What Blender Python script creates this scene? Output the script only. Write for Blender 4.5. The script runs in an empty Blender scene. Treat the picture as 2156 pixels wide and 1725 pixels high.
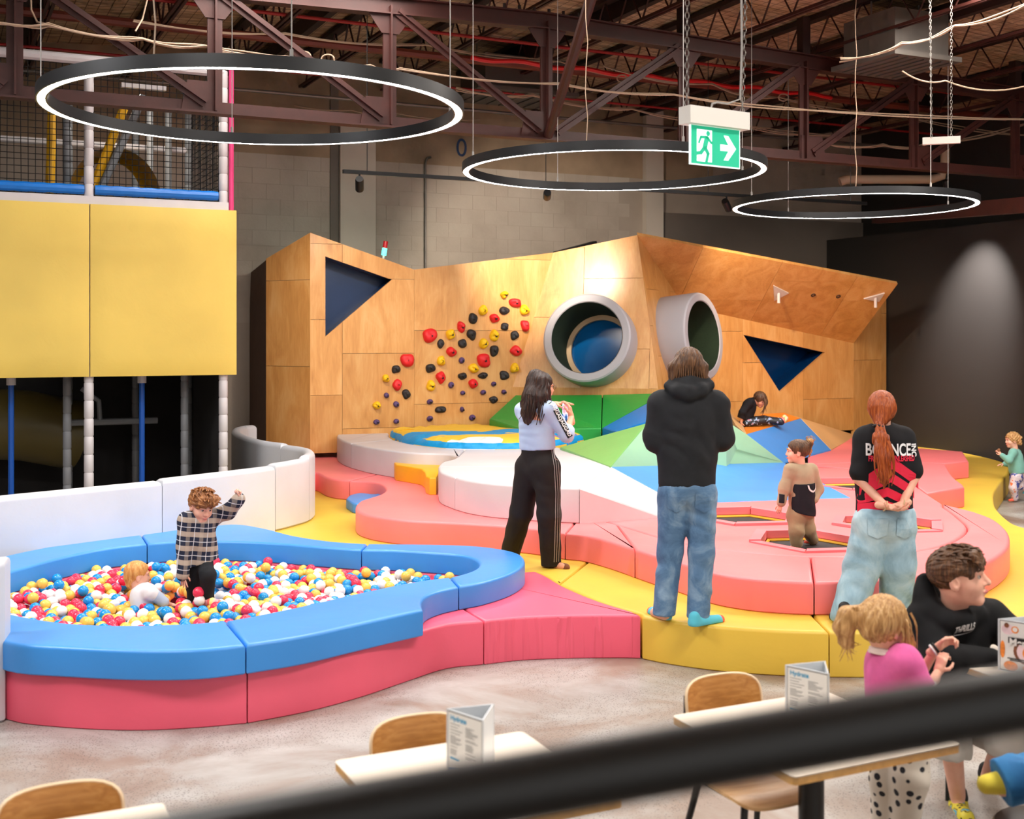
import bpy, bmesh, math, random
import numpy as np
from mathutils import Vector, Matrix, noise
from mathutils.bvhtree import BVHTree
from mathutils.geometry import tessellate_polygon

random.seed(7)
scene = bpy.context.scene
COL = scene.collection
R = math.radians

# ------------------------------------------------------------------ camera
F_PX, CX, HY = 2546.0, 1078.0, 708.0      # focal length in px, principal column, horizon row (2156 x 1725 frame)
CAM_Z = 2.22
cam_d = bpy.data.cameras.new('camera')
cam = bpy.data.objects.new('camera', cam_d)
COL.objects.link(cam)
cam.location = (0, 0, CAM_Z)
cam.rotation_euler = (R(90), 0, 0)
cam_d.sensor_fit = 'HORIZONTAL'
cam_d.sensor_width = 36.0
cam_d.lens = 36.0 * F_PX / 2156.0
cam_d.shift_x = 0.0
cam_d.shift_y = -(862.5 - HY) / 2156.0
cam_d.clip_start = 0.05
cam_d.clip_end = 200
cam_d.dof.use_dof = True
cam_d.dof.focus_distance = 10.5
cam_d.dof.aperture_fstop = 2.8
scene.camera = cam

# ------------------------------------------------------------------ world and exposure
world = bpy.data.worlds.new('world')
scene.world = world
world.use_nodes = True
bgn = world.node_tree.nodes['Background']
bgn.inputs[0].default_value = (1.0, 0.95, 0.9, 1)
bgn.inputs[1].default_value = 0.95
vs = scene.view_settings
vs.view_transform = 'Standard'
vs.look = 'None'
vs.exposure = 0.12
vs.gamma = 1.0
vs.use_curve_mapping = False

cy = scene.cycles                          # light paths: a closed, mostly matt hall needs few bounces
cy.max_bounces = 4
cy.diffuse_bounces = 3
cy.glossy_bounces = 2
cy.transmission_bounces = 2
cy.transparent_max_bounces = 4
cy.caustics_reflective = False
cy.caustics_refractive = False
cy.sample_clamp_indirect = 6.0
cy.use_adaptive_sampling = True
cy.adaptive_threshold = 0.06
cy.use_light_tree = False
cy.adaptive_min_samples = 12

# building axes: E1 runs along the trusses and the play wall, E2 across them
ANG = R(25.7)
E1 = Vector((math.cos(ANG), math.sin(ANG), 0))
E2 = Vector((-math.sin(ANG), math.cos(ANG), 0))


def area_light(name, loc, sx, sy, power, col, target=None):
    d = bpy.data.lights.new(name, 'AREA')
    d.shape = 'RECTANGLE'
    d.size, d.size_y, d.energy, d.color = sx, sy, power, col
    o = bpy.data.objects.new(name, d)
    COL.objects.link(o)
    o.location = loc
    if target is not None:
        o.rotation_euler = (Vector(target) - Vector(loc)).to_track_quat('-Z', 'Y').to_euler()
    else:
        o.rotation_euler = (0, 0, ANG)
    return o


# added fill lights without fixtures under the roof, over the cafe and over the play floor
area_light('fill_light', (-3.0, 3.2, 5.7), 2.4, 1.2, 240, (1.0, 0.97, 0.93))
area_light('fill_light', (3.2, 4.2, 5.7), 2.4, 1.2, 280, (1.0, 0.95, 0.89))
area_light('fill_light', (8.2, 9.5, 5.8), 2.4, 1.2, 420, (1.0, 0.92, 0.84))
area_light('fill_light', (-6.0, 6.5, 5.7), 2.4, 1.2, 300, (0.97, 0.98, 1.0))
area_light('fill_light', (0.4, 9.4, 6.0), 2.8, 1.6, 150, (1.0, 0.95, 0.89))
area_light('fill_light', (4.9, 12.4, 6.05), 2.8, 1.6, 380, (1.0, 0.92, 0.84))
area_light('fill_light', (-2.2, 12.2, 6.05), 2.8, 1.6, 230, (1.0, 0.93, 0.86))
# ------------------------------------------------------------------ helpers: placing
def P(x, y, z):
    """floor-plane point: where the sight line through photo pixel (x, y) meets the level z"""
    Y = F_PX * (CAM_Z - z) / (y - HY)
    return Vector(((x - CX) / F_PX * Y, Y, z))


def D(x, y, Y):
    """point at photo pixel (x, y) and distance Y along the view"""
    return Vector(((x - CX) / F_PX * Y, Y, CAM_Z - (y - HY) / F_PX * Y))


CAMV = Vector((0, 0, CAM_Z))


def on_plane(x, y, p0, n):
    d = Vector(((x - CX) / F_PX, 1.0, -(y - HY) / F_PX))
    t = (p0 - CAMV).dot(n) / d.dot(n)
    return CAMV + d * t


def plane_of(a, b, c):
    n = (b - a).cross(c - a).normalized()
    return a, n


# ------------------------------------------------------------------ helpers: materials
def s2l(c):
    return tuple(((v / 12.92) if v <= 0.04045 else ((v + 0.055) / 1.055) ** 2.4) for v in c)


def rgb(r, g, b):
    return s2l((r / 255, g / 255, b / 255)) + (1.0,)


MATS = {}


def new_mat(name):
    m = bpy.data.materials.new(name)
    m.use_nodes = True
    nt = m.node_tree
    b = nt.nodes['Principled BSDF']
    MATS[name] = m
    return m, nt, b


def nd(nt, t, **kw):
    n = nt.nodes.new(t)
    for k, v in kw.items():
        setattr(n, k, v)
    return n


def lk(nt, a, b):
    nt.links.new(a, b)


def ramp(nt, fac, stops, interp='LINEAR'):
    r = nd(nt, 'ShaderNodeValToRGB')
    r.color_ramp.interpolation = interp
    e = r.color_ramp.elements
    e[0].position, e[0].color = stops[0]
    e[1].position, e[1].color = stops[-1]
    for p, c in stops[1:-1]:
        q = e.new(p)
        q.color = c
    lk(nt, fac, r.inputs[0])
    return r.outputs[0]


def mixc(nt, fac, a, b, blend='MIX'):
    m = nd(nt, 'ShaderNodeMix', data_type='RGBA', blend_type=blend)
    for sock, v in ((m.inputs[0], fac), (m.inputs[6], a), (m.inputs[7], b)):
        if hasattr(v, 'is_linked'):
            lk(nt, v, sock)
        else:
            sock.default_value = v
    return m.outputs[2]


def math_n(nt, op, a, b=None):
    m = nd(nt, 'ShaderNodeMath', operation=op)
    for i, v in enumerate((a, b)):
        if v is None:
            continue
        if hasattr(v, 'is_linked'):
            lk(nt, v, m.inputs[i])
        else:
            m.inputs[i].default_value = v
    return m.outputs[0]


def coords(nt, kind='Object', scale=(1, 1, 1), rot=(0, 0, 0), loc=(0, 0, 0)):
    tc = nd(nt, 'ShaderNodeTexCoord')
    mp = nd(nt, 'ShaderNodeMapping')
    mp.inputs['Scale'].default_value = scale
    mp.inputs['Rotation'].default_value = rot
    mp.inputs['Location'].default_value = loc
    lk(nt, tc.outputs[kind], mp.inputs['Vector'])
    return mp.outputs[0]


def noise_n(nt, vec, scale=5, detail=3, rough=0.5, dist=0.0):
    n = nd(nt, 'ShaderNodeTexNoise')
    n.inputs['Scale'].default_value = scale
    n.inputs['Detail'].default_value = detail
    n.inputs['Roughness'].default_value = rough
    n.inputs['Distortion'].default_value = dist
    lk(nt, vec, n.inputs['Vector'])
    return n


def bump_n(nt, b, height, strength=0.2, dist=0.02):
    bp = nd(nt, 'ShaderNodeBump')
    bp.inputs['Strength'].default_value = strength
    bp.inputs['Distance'].default_value = dist
    lk(nt, height, bp.inputs['Height'])
    lk(nt, bp.outputs[0], b.inputs['Normal'])


def plain(name, col, rough=0.5, metal=0.0, var=0.0, scale=8, bump=0.0, bscale=60, coat=0.0, emit=None, estr=0.0, sheen=0.0):
    m, nt, b = new_mat(name)
    b.inputs['Base Color'].default_value = col
    b.inputs['Roughness'].default_value = rough
    b.inputs['Metallic'].default_value = metal
    b.inputs['Coat Weight'].default_value = coat
    if sheen:
        b.inputs['Sheen Weight'].default_value = sheen
    v = coords(nt)
    n = noise_n(nt, v, scale, 4)
    if var:
        lo = tuple(c * (1 - var) for c in col[:3]) + (1,)
        hi = tuple(min(1, c * (1 + var)) for c in col[:3]) + (1,)
        lk(nt, ramp(nt, n.outputs['Fac'], [(0.3, lo), (0.7, hi)]), b.inputs['Base Color'])
    if bump:
        n2 = noise_n(nt, v, bscale, 3)
        bump_n(nt, b, n2.outputs['Fac'], bump, 0.01)
    if emit:
        b.inputs['Emission Color'].default_value = emit
        b.inputs['Emission Strength'].default_value = estr
    return m


def vinyl(name, col, rough=0.45, coat=0.12):
    """soft-play vinyl: slight creases and sheen"""
    m, nt, b = new_mat(name)
    v = coords(nt)
    n = noise_n(nt, v, 1.3, 3)
    lo = tuple(c * 0.94 for c in col[:3]) + (1,)
    hi = tuple(min(1, c * 1.05) for c in col[:3]) + (1,)
    lk(nt, ramp(nt, n.outputs['Fac'], [(0.35, lo), (0.65, hi)]), b.inputs['Base Color'])
    b.inputs['Roughness'].default_value = rough
    b.inputs['Specular IOR Level'].default_value = 0.5
    b.inputs['Coat Weight'].default_value = coat
    b.inputs['Coat Roughness'].default_value = 0.4
    n1 = noise_n(nt, v, 2.6, 4, 0.55, 0.4)
    n2 = noise_n(nt, v, 420, 2)
    s = math_n(nt, 'ADD', n1.outputs['Fac'], math_n(nt, 'MULTIPLY', n2.outputs['Fac'], 0.02))
    bump_n(nt, b, s, 0.22, 0.03)
    return m


# ------------------------------------------------------------------ helpers: meshes
def link_mesh(name, verts, faces, mat=None, parent=None, smooth=True, angle=35):
    me = bpy.data.meshes.new(name)
    me.from_pydata([tuple(v) for v in verts], [], faces)
    me.update()
    if smooth:
        me.shade_smooth()
        if angle:
            me.set_sharp_from_angle(angle=R(angle))
    o = bpy.data.objects.new(name, me)
    COL.objects.link(o)
    if mat is not None:
        me.materials.append(MATS[mat] if isinstance(mat, str) else mat)
    if parent is not None:
        o.parent = parent
        o.matrix_parent_inverse = parent.matrix_basis.inverted()
    return o


class MB:
    """collects simple shapes; build() links them as one mesh"""

    def __init__(s):
        s.v, s.f = [], []

    def add(s, verts, faces):
        o = len(s.v)
        s.v += [Vector(v) for v in verts]
        s.f += [tuple(i + o for i in f) for f in faces]
        return s

    def box(s, c, size, M=None):
        hx, hy, hz = size[0] / 2, size[1] / 2, size[2] / 2
        vs_ = [Vector((x, y, z)) for x in (-hx, hx) for y in (-hy, hy) for z in (-hz, hz)]
        if M is not None:
            vs_ = [M @ v for v in vs_]
        c = Vector(c)
        return s.add([v + c for v in vs_], [(0, 1, 3, 2), (4, 6, 7, 5), (0, 4, 5, 1), (2, 3, 7, 6), (0, 2, 6, 4), (1, 5, 7, 3)])

    def bar(s, a, b, w, h, up=Vector((0, 0, 1))):
        """rectangular bar from a to b, w across, h along 'up'"""
        a, b = Vector(a), Vector(b)
        d = (b - a).normalized()
        x = d.cross(up)
        if x.length < 1e-4:
            x = d.cross(E1)
        x.normalize()
        u = x.cross(d).normalized()
        vs_ = []
        for p in (a, b):
            for sx, su in ((-1, -1), (1, -1), (1, 1), (-1, 1)):
                vs_.append(p + x * sx * w / 2 + u * su * h / 2)
        return s.add(vs_, [(3, 2, 1, 0), (4, 5, 6, 7), (0, 1, 5, 4), (1, 2, 6, 5), (2, 3, 7, 6), (3, 0, 4, 7)])

    def tube(s, pts, r, n=8, closed=False, caps=True):
        pts = [Vector(p) for p in pts]
        m = len(pts)
        rs = r if isinstance(r, (list, tuple)) else [r] * m
        vs_, fs = [], []
        prev = None
        for i, p in enumerate(pts):
            if closed:
                t = (pts[(i + 1) % m] - pts[i - 1])
            else:
                t = pts[min(i + 1, m - 1)] - pts[max(i - 1, 0)]
            t.normalize()
            if prev is None:
                a = Vector((0, 0, 1)) if abs(t.z) < 0.9 else Vector((1, 0, 0))
                u = t.cross(a).normalized()
            else:
                u = (prev - t * prev.dot(t)).normalized()
            prev = u
            w = t.cross(u)
            for k in range(n):
                an = 2 * math.pi * k / n
                vs_.append(p + (u * math.cos(an) + w * math.sin(an)) * rs[i])
        for i in range(m if closed else m - 1):
            for k in range(n):
                a, b = i * n + k, i * n + (k + 1) % n
                c, d_ = ((i + 1) % m) * n + (k + 1) % n, ((i + 1) % m) * n + k
                fs.append((a, b, c, d_))
        if caps and not closed:
            fs.append(tuple(range(n - 1, -1, -1)))
            fs.append(tuple((m - 1) * n + k for k in range(n)))
        return s.add(vs_, fs)

    def lathe(s, prof, c=(0, 0, 0), n=24, M=None):
        """profile [(r, z)...] turned about z"""
        vs_, fs = [], []
        m = len(prof)
        for k in range(n):
            an = 2 * math.pi * k / n
            for r_, z in prof:
                v = Vector((r_ * math.cos(an), r_ * math.sin(an), z))
                vs_.append((M @ v if M is not None else v) + Vector(c))
        for k in range(n):
            for i in range(m - 1):
                a = k * m + i
                b = ((k + 1) % n) * m + i
                fs.append((a, b, b + 1, a + 1))
        return s.add(vs_, fs)

    def prism(s, poly, d):
        """polygon (3d points) pushed along vector d"""
        n = len(poly)
        vs_ = [Vector(p) for p in poly] + [Vector(p) + d for p in poly]
        fs = [tuple(range(n - 1, -1, -1)), tuple(range(n, 2 * n))]
        fs += [(i, (i + 1) % n, n + (i + 1) % n, n + i) for i in range(n)]
        return s.add(vs_, fs)

    def sphere(s, c, r, seg=12, ring=8, sc=(1, 1, 1)):
        vs_, fs = [], []
        c = Vector(c)
        for i in range(ring + 1):
            th = math.pi * i / ring
            for k in range(seg):
                ph = 2 * math.pi * k / seg
                vs_.append(c + Vector((r * sc[0] * math.sin(th) * math.cos(ph), r * sc[1] * math.sin(th) * math.sin(ph), r * sc[2] * math.cos(th))))
        for i in range(ring):
            for k in range(seg):
                a, b = i * seg + k, i * seg + (k + 1) % seg
                fs.append((a, a + seg, b + seg, b))
        return s.add(vs_, fs)

    def build(s, name, mat=None, parent=None, smooth=True, angle=35):
        return link_mesh(name, s.v, s.f, mat, parent, smooth, angle)


def tag(o, label=None, cat=None, group=None, kind=None):
    if label:
        o['label'] = label
    if cat:
        o['category'] = cat
    if group:
        o['group'] = group
    if kind:
        o['kind'] = kind
    return o


def thing(name, loc, label, cat, group=None, rz=0.0):
    o = bpy.data.objects.new(name, None)
    o.empty_display_size = 0.1
    COL.objects.link(o)
    o.location = loc
    o.rotation_euler = (0, 0, rz)
    o.matrix_basis = Matrix.Translation(Vector(loc)) @ Matrix.Rotation(rz, 4, 'Z')
    return tag(o, label, cat, group)


def struct(o):
    o['kind'] = 'structure'
    return o


def copy_tree(o, parent=None):
    c = o.copy()
    COL.objects.link(c)
    if parent is not None:
        c.parent = parent
    for ch in list(o.children):
        copy_tree(ch, c)
    return c


# ------------------------------------------------------------------ helpers: soft-play slabs
def spl(pts, n=5, closed=False):
    """Catmull-Rom through plan points"""
    pts = [Vector((p[0], p[1])) for p in pts]
    m = len(pts)
    out = []
    rng = range(m) if closed else range(m - 1)
    for i in rng:
        p1, p2 = pts[i], pts[(i + 1) % m]
        p0 = pts[i - 1] if (closed or i > 0) else p1 * 2 - p2
        p3 = pts[(i + 2) % m] if (closed or i + 2 < m) else p2 * 2 - p1
        for k in range(n):
            t = k / n
            out.append(0.5 * ((2 * p1) + (p2 - p0) * t + (2 * p0 - 5 * p1 + 4 * p2 - p3) * t * t + (3 * p1 - p0 - 3 * p2 + p3) * t ** 3))
    if not closed:
        out.append(pts[-1])
    return out


def px(pts, z, n=5):
    """smooth plan curve traced at level z"""
    return spl([P(x, y, z) for x, y in pts], n)


def clean(poly, eps=0.006):
    out = []
    for p in poly:
        p = Vector((p[0], p[1]))
        if not out or (p - out[-1]).length > eps:
            out.append(p)
    while len(out) > 2 and (out[0] - out[-1]).length < eps:
        out.pop()
    return out


def area2(poly):
    return 0.5 * sum(poly[i - 1].x * poly[i].y - poly[i].x * poly[i - 1].y for i in range(len(poly)))


def inset(poly, d):
    n = len(poly)
    out = []
    for i in range(n):
        a, b, c = poly[i - 1], poly[i], poly[(i + 1) % n]
        e1 = (b - a).normalized()
        e2 = (c - b).normalized()
        n1, n2 = Vector((-e1.y, e1.x)), Vector((-e2.y, e2.x))
        m = n1 + n2
        if m.length < 1e-3:
            m = n1
        m.normalize()
        k = max(0.45, m.dot(n1))
        out.append(b + m * (d / k))
    return out


def slab(name, outline, z0, z1, mat, r=0.025, gap=0.004, parent=None, holes=()):
    """foam block: closed plan outline, rounded top edge"""
    poly = clean(outline)
    if area2(poly) < 0:
        poly.reverse()
    poly = inset(poly, gap)
    n = len(poly)
    prof = [(0.35 * r, z0), (0, z0 + 0.35 * r), (0, z1 - r), (0.13 * r, z1 - 0.5 * r), (0.5 * r, z1 - 0.13 * r), (r, z1), (r + 0.006, z1)]
    vs_, fs = [], []
    for d, z in prof:
        q = inset(poly, d) if d else poly
        vs_ += [Vector((p.x, p.y, z)) for p in q]
    for k in range(len(prof) - 1):
        for i in range(n):
            a, b = k * n + i, k * n + (i + 1) % n
            fs.append((a, b, b + n, a + n))
    top0 = (len(prof) - 1) * n
    fs.append(tuple(range(n - 1, -1, -1)))
    if not holes:
        fs.append(tuple(top0 + i for i in range(n)))
    else:
        loops = [[vs_[top0 + i] for i in range(n)]]
        idx = [top0 + i for i in range(n)]
        for h in holes:
            h = clean(h)
            if area2(h) > 0:
                h.reverse()
            m = len(h)
            o = len(vs_)
            vs_ += [Vector((p.x, p.y, z1)) for p in h] + [Vector((p.x, p.y, z0 + 0.01)) for p in h]
            for i in range(m):
                a, b = o + i, o + (i + 1) % m
                fs.append((a, b, b + m, a + m))
            loops.append([vs_[o + i] for i in range(m)])
            idx += [o + i for i in range(m)]
        for t in tessellate_polygon(loops):
            a, b, c = (idx[i] for i in t)
            nz = (vs_[b] - vs_[a]).cross(vs_[c] - vs_[a]).z
            fs.append((a, b, c) if nz > 0 else (a, c, b))
    c = sum((Vector((p.x, p.y, 0)) for p in poly), Vector()) / n
    c.z = z0
    o = link_mesh(name, [v - c for v in vs_], fs, mat, parent)
    o.location = c
    o.matrix_basis = Matrix.Translation(c)
    return o


def wedge(name, top, z0, mat, parent=None, gap=0.004):
    """faceted hill piece: sloping top polygon (3d), straight sides down to z0"""
    c = sum(top, Vector()) / len(top)
    top = [p + (c - p).normalized() * gap for p in top]
    n = len(top)
    a2 = area2([Vector((p.x, p.y)) for p in top])
    if a2 < 0:
        top = top[::-1]
    base = Vector((c.x, c.y, z0))
    vs_ = [Vector((p.x, p.y, min(z0, p.z - 0.02))) for p in top]
    ins = []
    for p in top:
        q = p + (c - p).normalized() * 0.012
        ins.append(q)
    low = [p - Vector((0, 0, 0.012)) for p in top]
    vs_ += low + ins
    fs = [tuple(range(n - 1, -1, -1))]
    for k in (0, 1):
        for i in range(n):
            a, b = k * n + i, k * n + (i + 1) % n
            fs.append((a, b, b + n, a + n))
    fs.append(tuple(2 * n + i for i in range(n)))
    o = link_mesh(name, [v - base for v in vs_], fs, mat, parent, True, 30)
    o.location = base
    return o


# ------------------------------------------------------------------ helpers: convex clipping for sheets
def clip_half(poly, p0, n):
    """keep the part of a convex 2d polygon where (p - p0).n >= 0"""
    out = []
    m = len(poly)
    for i in range(m):
        a, b = poly[i], poly[(i + 1) % m]
        da, db = (a - p0).dot(n), (b - p0).dot(n)
        if da >= 0:
            out.append(a)
        if (da > 0 > db) or (da < 0 < db):
            out.append(a + (b - a) * (da / (da - db)))
    return out


def cut_hole(pieces, hole):
    """convex pieces minus a convex CCW hole"""
    res = []
    for poly in pieces:
        rem = poly
        m = len(hole)
        for i in range(m):
            a, b = hole[i], hole[(i + 1) % m]
            e = b - a
            nrm = Vector((e.y, -e.x)).normalized()
            outp = clip_half(rem, a, nrm)
            if len(outp) > 2 and abs(area2(outp)) > 1e-5:
                res.append(outp)
            rem = clip_half(rem, a, -nrm)
            if len(rem) < 3:
                break
    return res


def text_mesh(name, cu, parent=None):
    """font curve turned into a plain mesh object"""
    t = bpy.data.objects.new('tmp_text', cu)
    COL.objects.link(t)
    dg = bpy.context.evaluated_depsgraph_get()
    me = bpy.data.meshes.new_from_object(t.evaluated_get(dg))
    bpy.data.objects.remove(t)
    bpy.data.curves.remove(cu)
    o = bpy.data.objects.new(name, me)
    me.materials.clear()
    COL.objects.link(o)
    if parent is not None:
        o.parent = parent
        o.matrix_parent_inverse = parent.matrix_basis.inverted()
    return o


def lettering(body, size, extrude=0.0, bold=0.0):
    cu = bpy.data.curves.new('lettering', 'FONT')
    cu.body = body
    cu.size = size
    cu.extrude = extrude
    cu.offset = bold
    cu.align_x = 'CENTER'
    cu.align_y = 'CENTER'
    return cu
# ------------------------------------------------------------------ materials of the setting
def make_setting_mats():
    # worn polished concrete
    m, nt, b = new_mat('concrete_floor')
    v = coords(nt)
    big = noise_n(nt, v, 0.9, 6, 0.62, 0.6)
    c1 = ramp(nt, big.outputs['Fac'], [(0.3, rgb(128, 104, 90)), (0.44, rgb(146, 130, 118)), (0.54, rgb(162, 156, 150)), (0.68, rgb(184, 182, 178))])
    vor = nd(nt, 'ShaderNodeTexVoronoi')
    vor.inputs['Scale'].default_value = 75
    lk(nt, v, vor.inputs['Vector'])
    sp = ramp(nt, vor.outputs['Distance'], [(0.2, (1, 1, 1, 1)), (0.34, (0, 0, 0, 1))])
    patch = noise_n(nt, v, 1.15, 4, 0.6)
    pm = ramp(nt, patch.outputs['Fac'], [(0.42, (0, 0, 0, 1)), (0.52, (1, 1, 1, 1))])
    fac = math_n(nt, 'MULTIPLY', math_n(nt, 'MULTIPLY', sp, pm), 0.8)
    lk(nt, mixc(nt, fac, c1, rgb(84, 76, 70)), b.inputs['Base Color'])
    b.inputs['Roughness'].default_value = 0.42
    fine = noise_n(nt, v, 40, 3)
    bump_n(nt, b, fine.outputs['Fac'], 0.08, 0.01)

    # painted concrete block
    m, nt, b = new_mat('block_paint')
    v = coords(nt, 'Object')
    oi = nd(nt, 'ShaderNodeObjectInfo')
    tc = nd(nt, 'ShaderNodeNewGeometry')
    n = noise_n(nt, tc.outputs['Position'], 0.8, 5, 0.6)
    base = ramp(nt, n.outputs['Fac'], [(0.3, rgb(166, 152, 138)), (0.52, rgb(184, 170, 156)), (0.75, rgb(196, 184, 170))])
    tone = ramp(nt, oi.outputs['Random'], [(0.0, (0.97, 0.97, 0.97, 1)), (1.0, (1.03, 1.05, 1.05, 1))])
    lk(nt, mixc(nt, 1.0, base, tone, 'MULTIPLY'), b.inputs['Base Color'])
    b.inputs['Roughness'].default_value = 0.85
    f = noise_n(nt, tc.outputs['Position'], 30, 4)
    bump_n(nt, b, f.outputs['Fac'], 0.25, 0.01)

    plain('render_wall', rgb(172, 158, 144), 0.85, var=0.12, scale=0.9, bump=0.2, bscale=25)
    plain('pale_column', rgb(206, 194, 180), 0.8, var=0.08, scale=1.2, bump=0.1, bscale=30)
    plain('concrete_band', rgb(156, 134, 110), 0.9, var=0.25, scale=1.6, bump=0.2, bscale=20)
    plain('grey_paint', rgb(116, 106, 97), 0.7, var=0.06, scale=1)
    plain('black_wall', rgb(40, 36, 34), 0.62, var=0.08, scale=0.8, bump=0.05, bscale=30)
    plain('brown_steel', rgb(58, 20, 13), 0.55, var=0.16, scale=6, bump=0.06, bscale=40)
    plain('dark_steel', rgb(38, 16, 12), 0.6, var=0.16, scale=6)
    plain('galvanised', rgb(120, 114, 108), 0.45, 0.6, var=0.1, scale=5)
    plain('black_metal', rgb(22, 22, 23), 0.42, 0.2, var=0.05)

    # foil faced roof insulation held by wire mesh
    m, nt, b = new_mat('foil_deck')
    v = coords(nt)
    n = noise_n(nt, coords(nt, scale=(1, 5, 1)), 2.2, 5, 0.65, 0.8)
    base = ramp(nt, n.outputs['Fac'], [(0.3, rgb(140, 108, 80)), (0.5, rgb(200, 170, 136)), (0.7, rgb(240, 216, 182))])
    br = nd(nt, 'ShaderNodeTexBrick')
    br.offset = 0.0
    br.inputs['Scale'].default_value = 1.0
    br.inputs['Brick Width'].default_value = 0.15
    br.inputs['Row Height'].default_value = 0.15
    br.inputs['Mortar Size'].default_value = 0.006
    br.inputs['Color1'].default_value = (1, 1, 1, 1)
    br.inputs['Color2'].default_value = (1, 1, 1, 1)
    br.inputs['Mortar'].default_value = (0.25, 0.2, 0.17, 1)
    lk(nt, v, br.inputs['Vector'])
    lk(nt, mixc(nt, 1.0, base, br.outputs['Color'], 'MULTIPLY'), b.inputs['Base Color'])
    b.inputs['Metallic'].default_value = 0.2
    b.inputs['Roughness'].default_value = 0.42
    bump_n(nt, b, n.outputs['Fac'], 0.7, 0.06)


make_setting_mats()

# ------------------------------------------------------------------ floor
fl = MB()
fl.add([(-22, -3, 0), (26, -3, 0), (26, 34, 0), (-22, 34, 0)], [(0, 1, 2, 3)])
struct(fl.build('floor', 'concrete_floor', None, False))

# origin of the play wall line and of the back wall
W0 = Vector((-2.79, 16.7, 0))
BACK = 2.0                                         # back wall stands this far behind the play wall
B0 = W0 + E2 * BACK


def bw(s, z, d=0.0):
    """point on the back wall: s metres along E1, height z, d metres out into the hall"""
    p = B0 + E1 * s - E2 * d
    return Vector((p.x, p.y, z))


def bw_s(x):
    """s on the back wall under photo column x"""
    m = (x - CX) / F_PX
    return (m * B0.y - B0.x) / (E1.x - m * E1.y)


# back wall shell
wb = MB()
wb.prism([bw(-9, 0, 0.011), bw(14.5, 0, 0.011), bw(14.5, 7.2, 0.011), bw(-9, 7.2, 0.011)], E2 * 0.2)
wall_back = struct(wb.build('wall_back', 'render_wall', None, False))

# concrete blocks proud of the shell between the two columns, running bond
sA, sB = bw_s(440), bw_s(1330)
bl, bh = 0.43, 0.236
blk = MB()
blk.box((0, 0, 0), (bl - 0.007, 0.034, bh - 0.007))
blk_o = None
row, nblk = 0, 0
z = 2.42
rest = MB()
RZ = Matrix.Rotation(ANG, 4, 'Z')
blocks = []
while z + bh < 5.95:
    s = sA + (bl / 2 if row % 2 else 0)
    while s + bl < sB:
        blocks.append((s + bl / 2, z + bh / 2))
        s += bl
    z += bh
    row += 1
s_mid = bw_s(900)
blocks.sort(key=lambda t: abs(t[0] - s_mid) * 0.6 + abs(t[1] - 4.0))
for i, (s, zc) in enumerate(blocks):
    if i < 290:
        if blk_o is None:
            blk_o = blk.build('block', 'block_paint', None, False)
            o = blk_o
        else:
            o = blk_o.copy()
            COL.objects.link(o)
        o.parent = wall_back
        o.location = bw(s, zc, 0.0)
        o.rotation_euler = (0, 0, ANG)
    else:
        rest.box(bw(s, zc, 0.0), (bl - 0.012, 0.03, bh - 0.012), RZ.to_3x3())
if rest.v:
    tag(rest.build('blocks', 'block_paint', wall_back, False), kind='stuff')

# concrete band (old tilt panel) above the blocks
band = MB()
band.prism([bw(sA - 3, 5.0, 0.02), bw(bw_s(1500), 5.0, 0.02), bw(bw_s(1500), 6.7, 0.02), bw(sA - 3, 6.7, 0.02)], E2 * 0.05)
struct(band.build('trim_1', 'concrete_band', None, False))


def wall_column(x0, x1, z0, z1, d, mat, name):
    m = MB()
    a, b = bw_s(x0), bw_s(x1)
    m.prism([bw(a, z0, d), bw(b, z0, d), bw(b, z1, d), bw(a, z1, d)], E2 * (d + 0.02))
    return struct(m.build(name, mat, None, False))


wall_column(712, 786, 0, 5.6, 0.12, 'pale_column', 'trim_2')
wall_column(694, 711, 0, 6.2, 0.05, 'grey_paint', 'trim_3')
wall_column(1352, 1388, 0, 6.2, 0.14, 'pale_column', 'trim_4')
wall_column(1392, 1822, 0, 4.42, 0.06, 'grey_paint', 'trim_5')
wall_column(1824, 1862, 0, 6.0, 0.12, 'pale_column', 'trim_6')
cd = MB()
cd.tube([bw(bw_s(893), 2.6, 0.06), bw(bw_s(893), 5.02, 0.06), bw(bw_s(897), 5.1, 0.06), bw(bw_s(905), 5.12, 0.04)], 0.018, 8)
tag(cd.build('conduit_pipe', 'galvanised'), 'thin grey conduit running up the concrete block wall', 'pipe')
# painted figure left on the concrete band
fc = bpy.data.curves.new('number_mark', 'FONT')
fc.body = '0'
fc.size = 0.42
fo = text_mesh('painted_number', fc)
fo.location = bw(bw_s(958), 5.17, 0.03)
fo.rotation_euler = (R(90), 0, ANG)
fo.data.materials.append(plain('blue_stencil', rgb(38, 60, 96), 0.7))
tag(fo, 'blue stencilled zero on the bare concrete wall high up', 'lettering')

# black wall at the right, running forward from the back wall
k0 = P(1930, 941, 0.30)
bk = MB()
kA = Vector((k0.x, k0.y, 0)) + E2 * 4.5
kB = kA - E2 * 22
top = 4.05
bk.prism([kA, kB, kB + Vector((0, 0, top)), kA + Vector((0, 0, top))], E1 * 0.18)
struct(bk.build('wall_right', 'black_wall', None, False))
bk = MB()
kC, kD = kA + E1 * 0.9, kB + E1 * 0.9
bk.prism([kC, kD, kD + Vector((0, 0, 7)), kC + Vector((0, 0, 7))], E1 * 0.2)
struct(bk.build('wall_far_right', 'black_wall', None, False))
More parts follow.
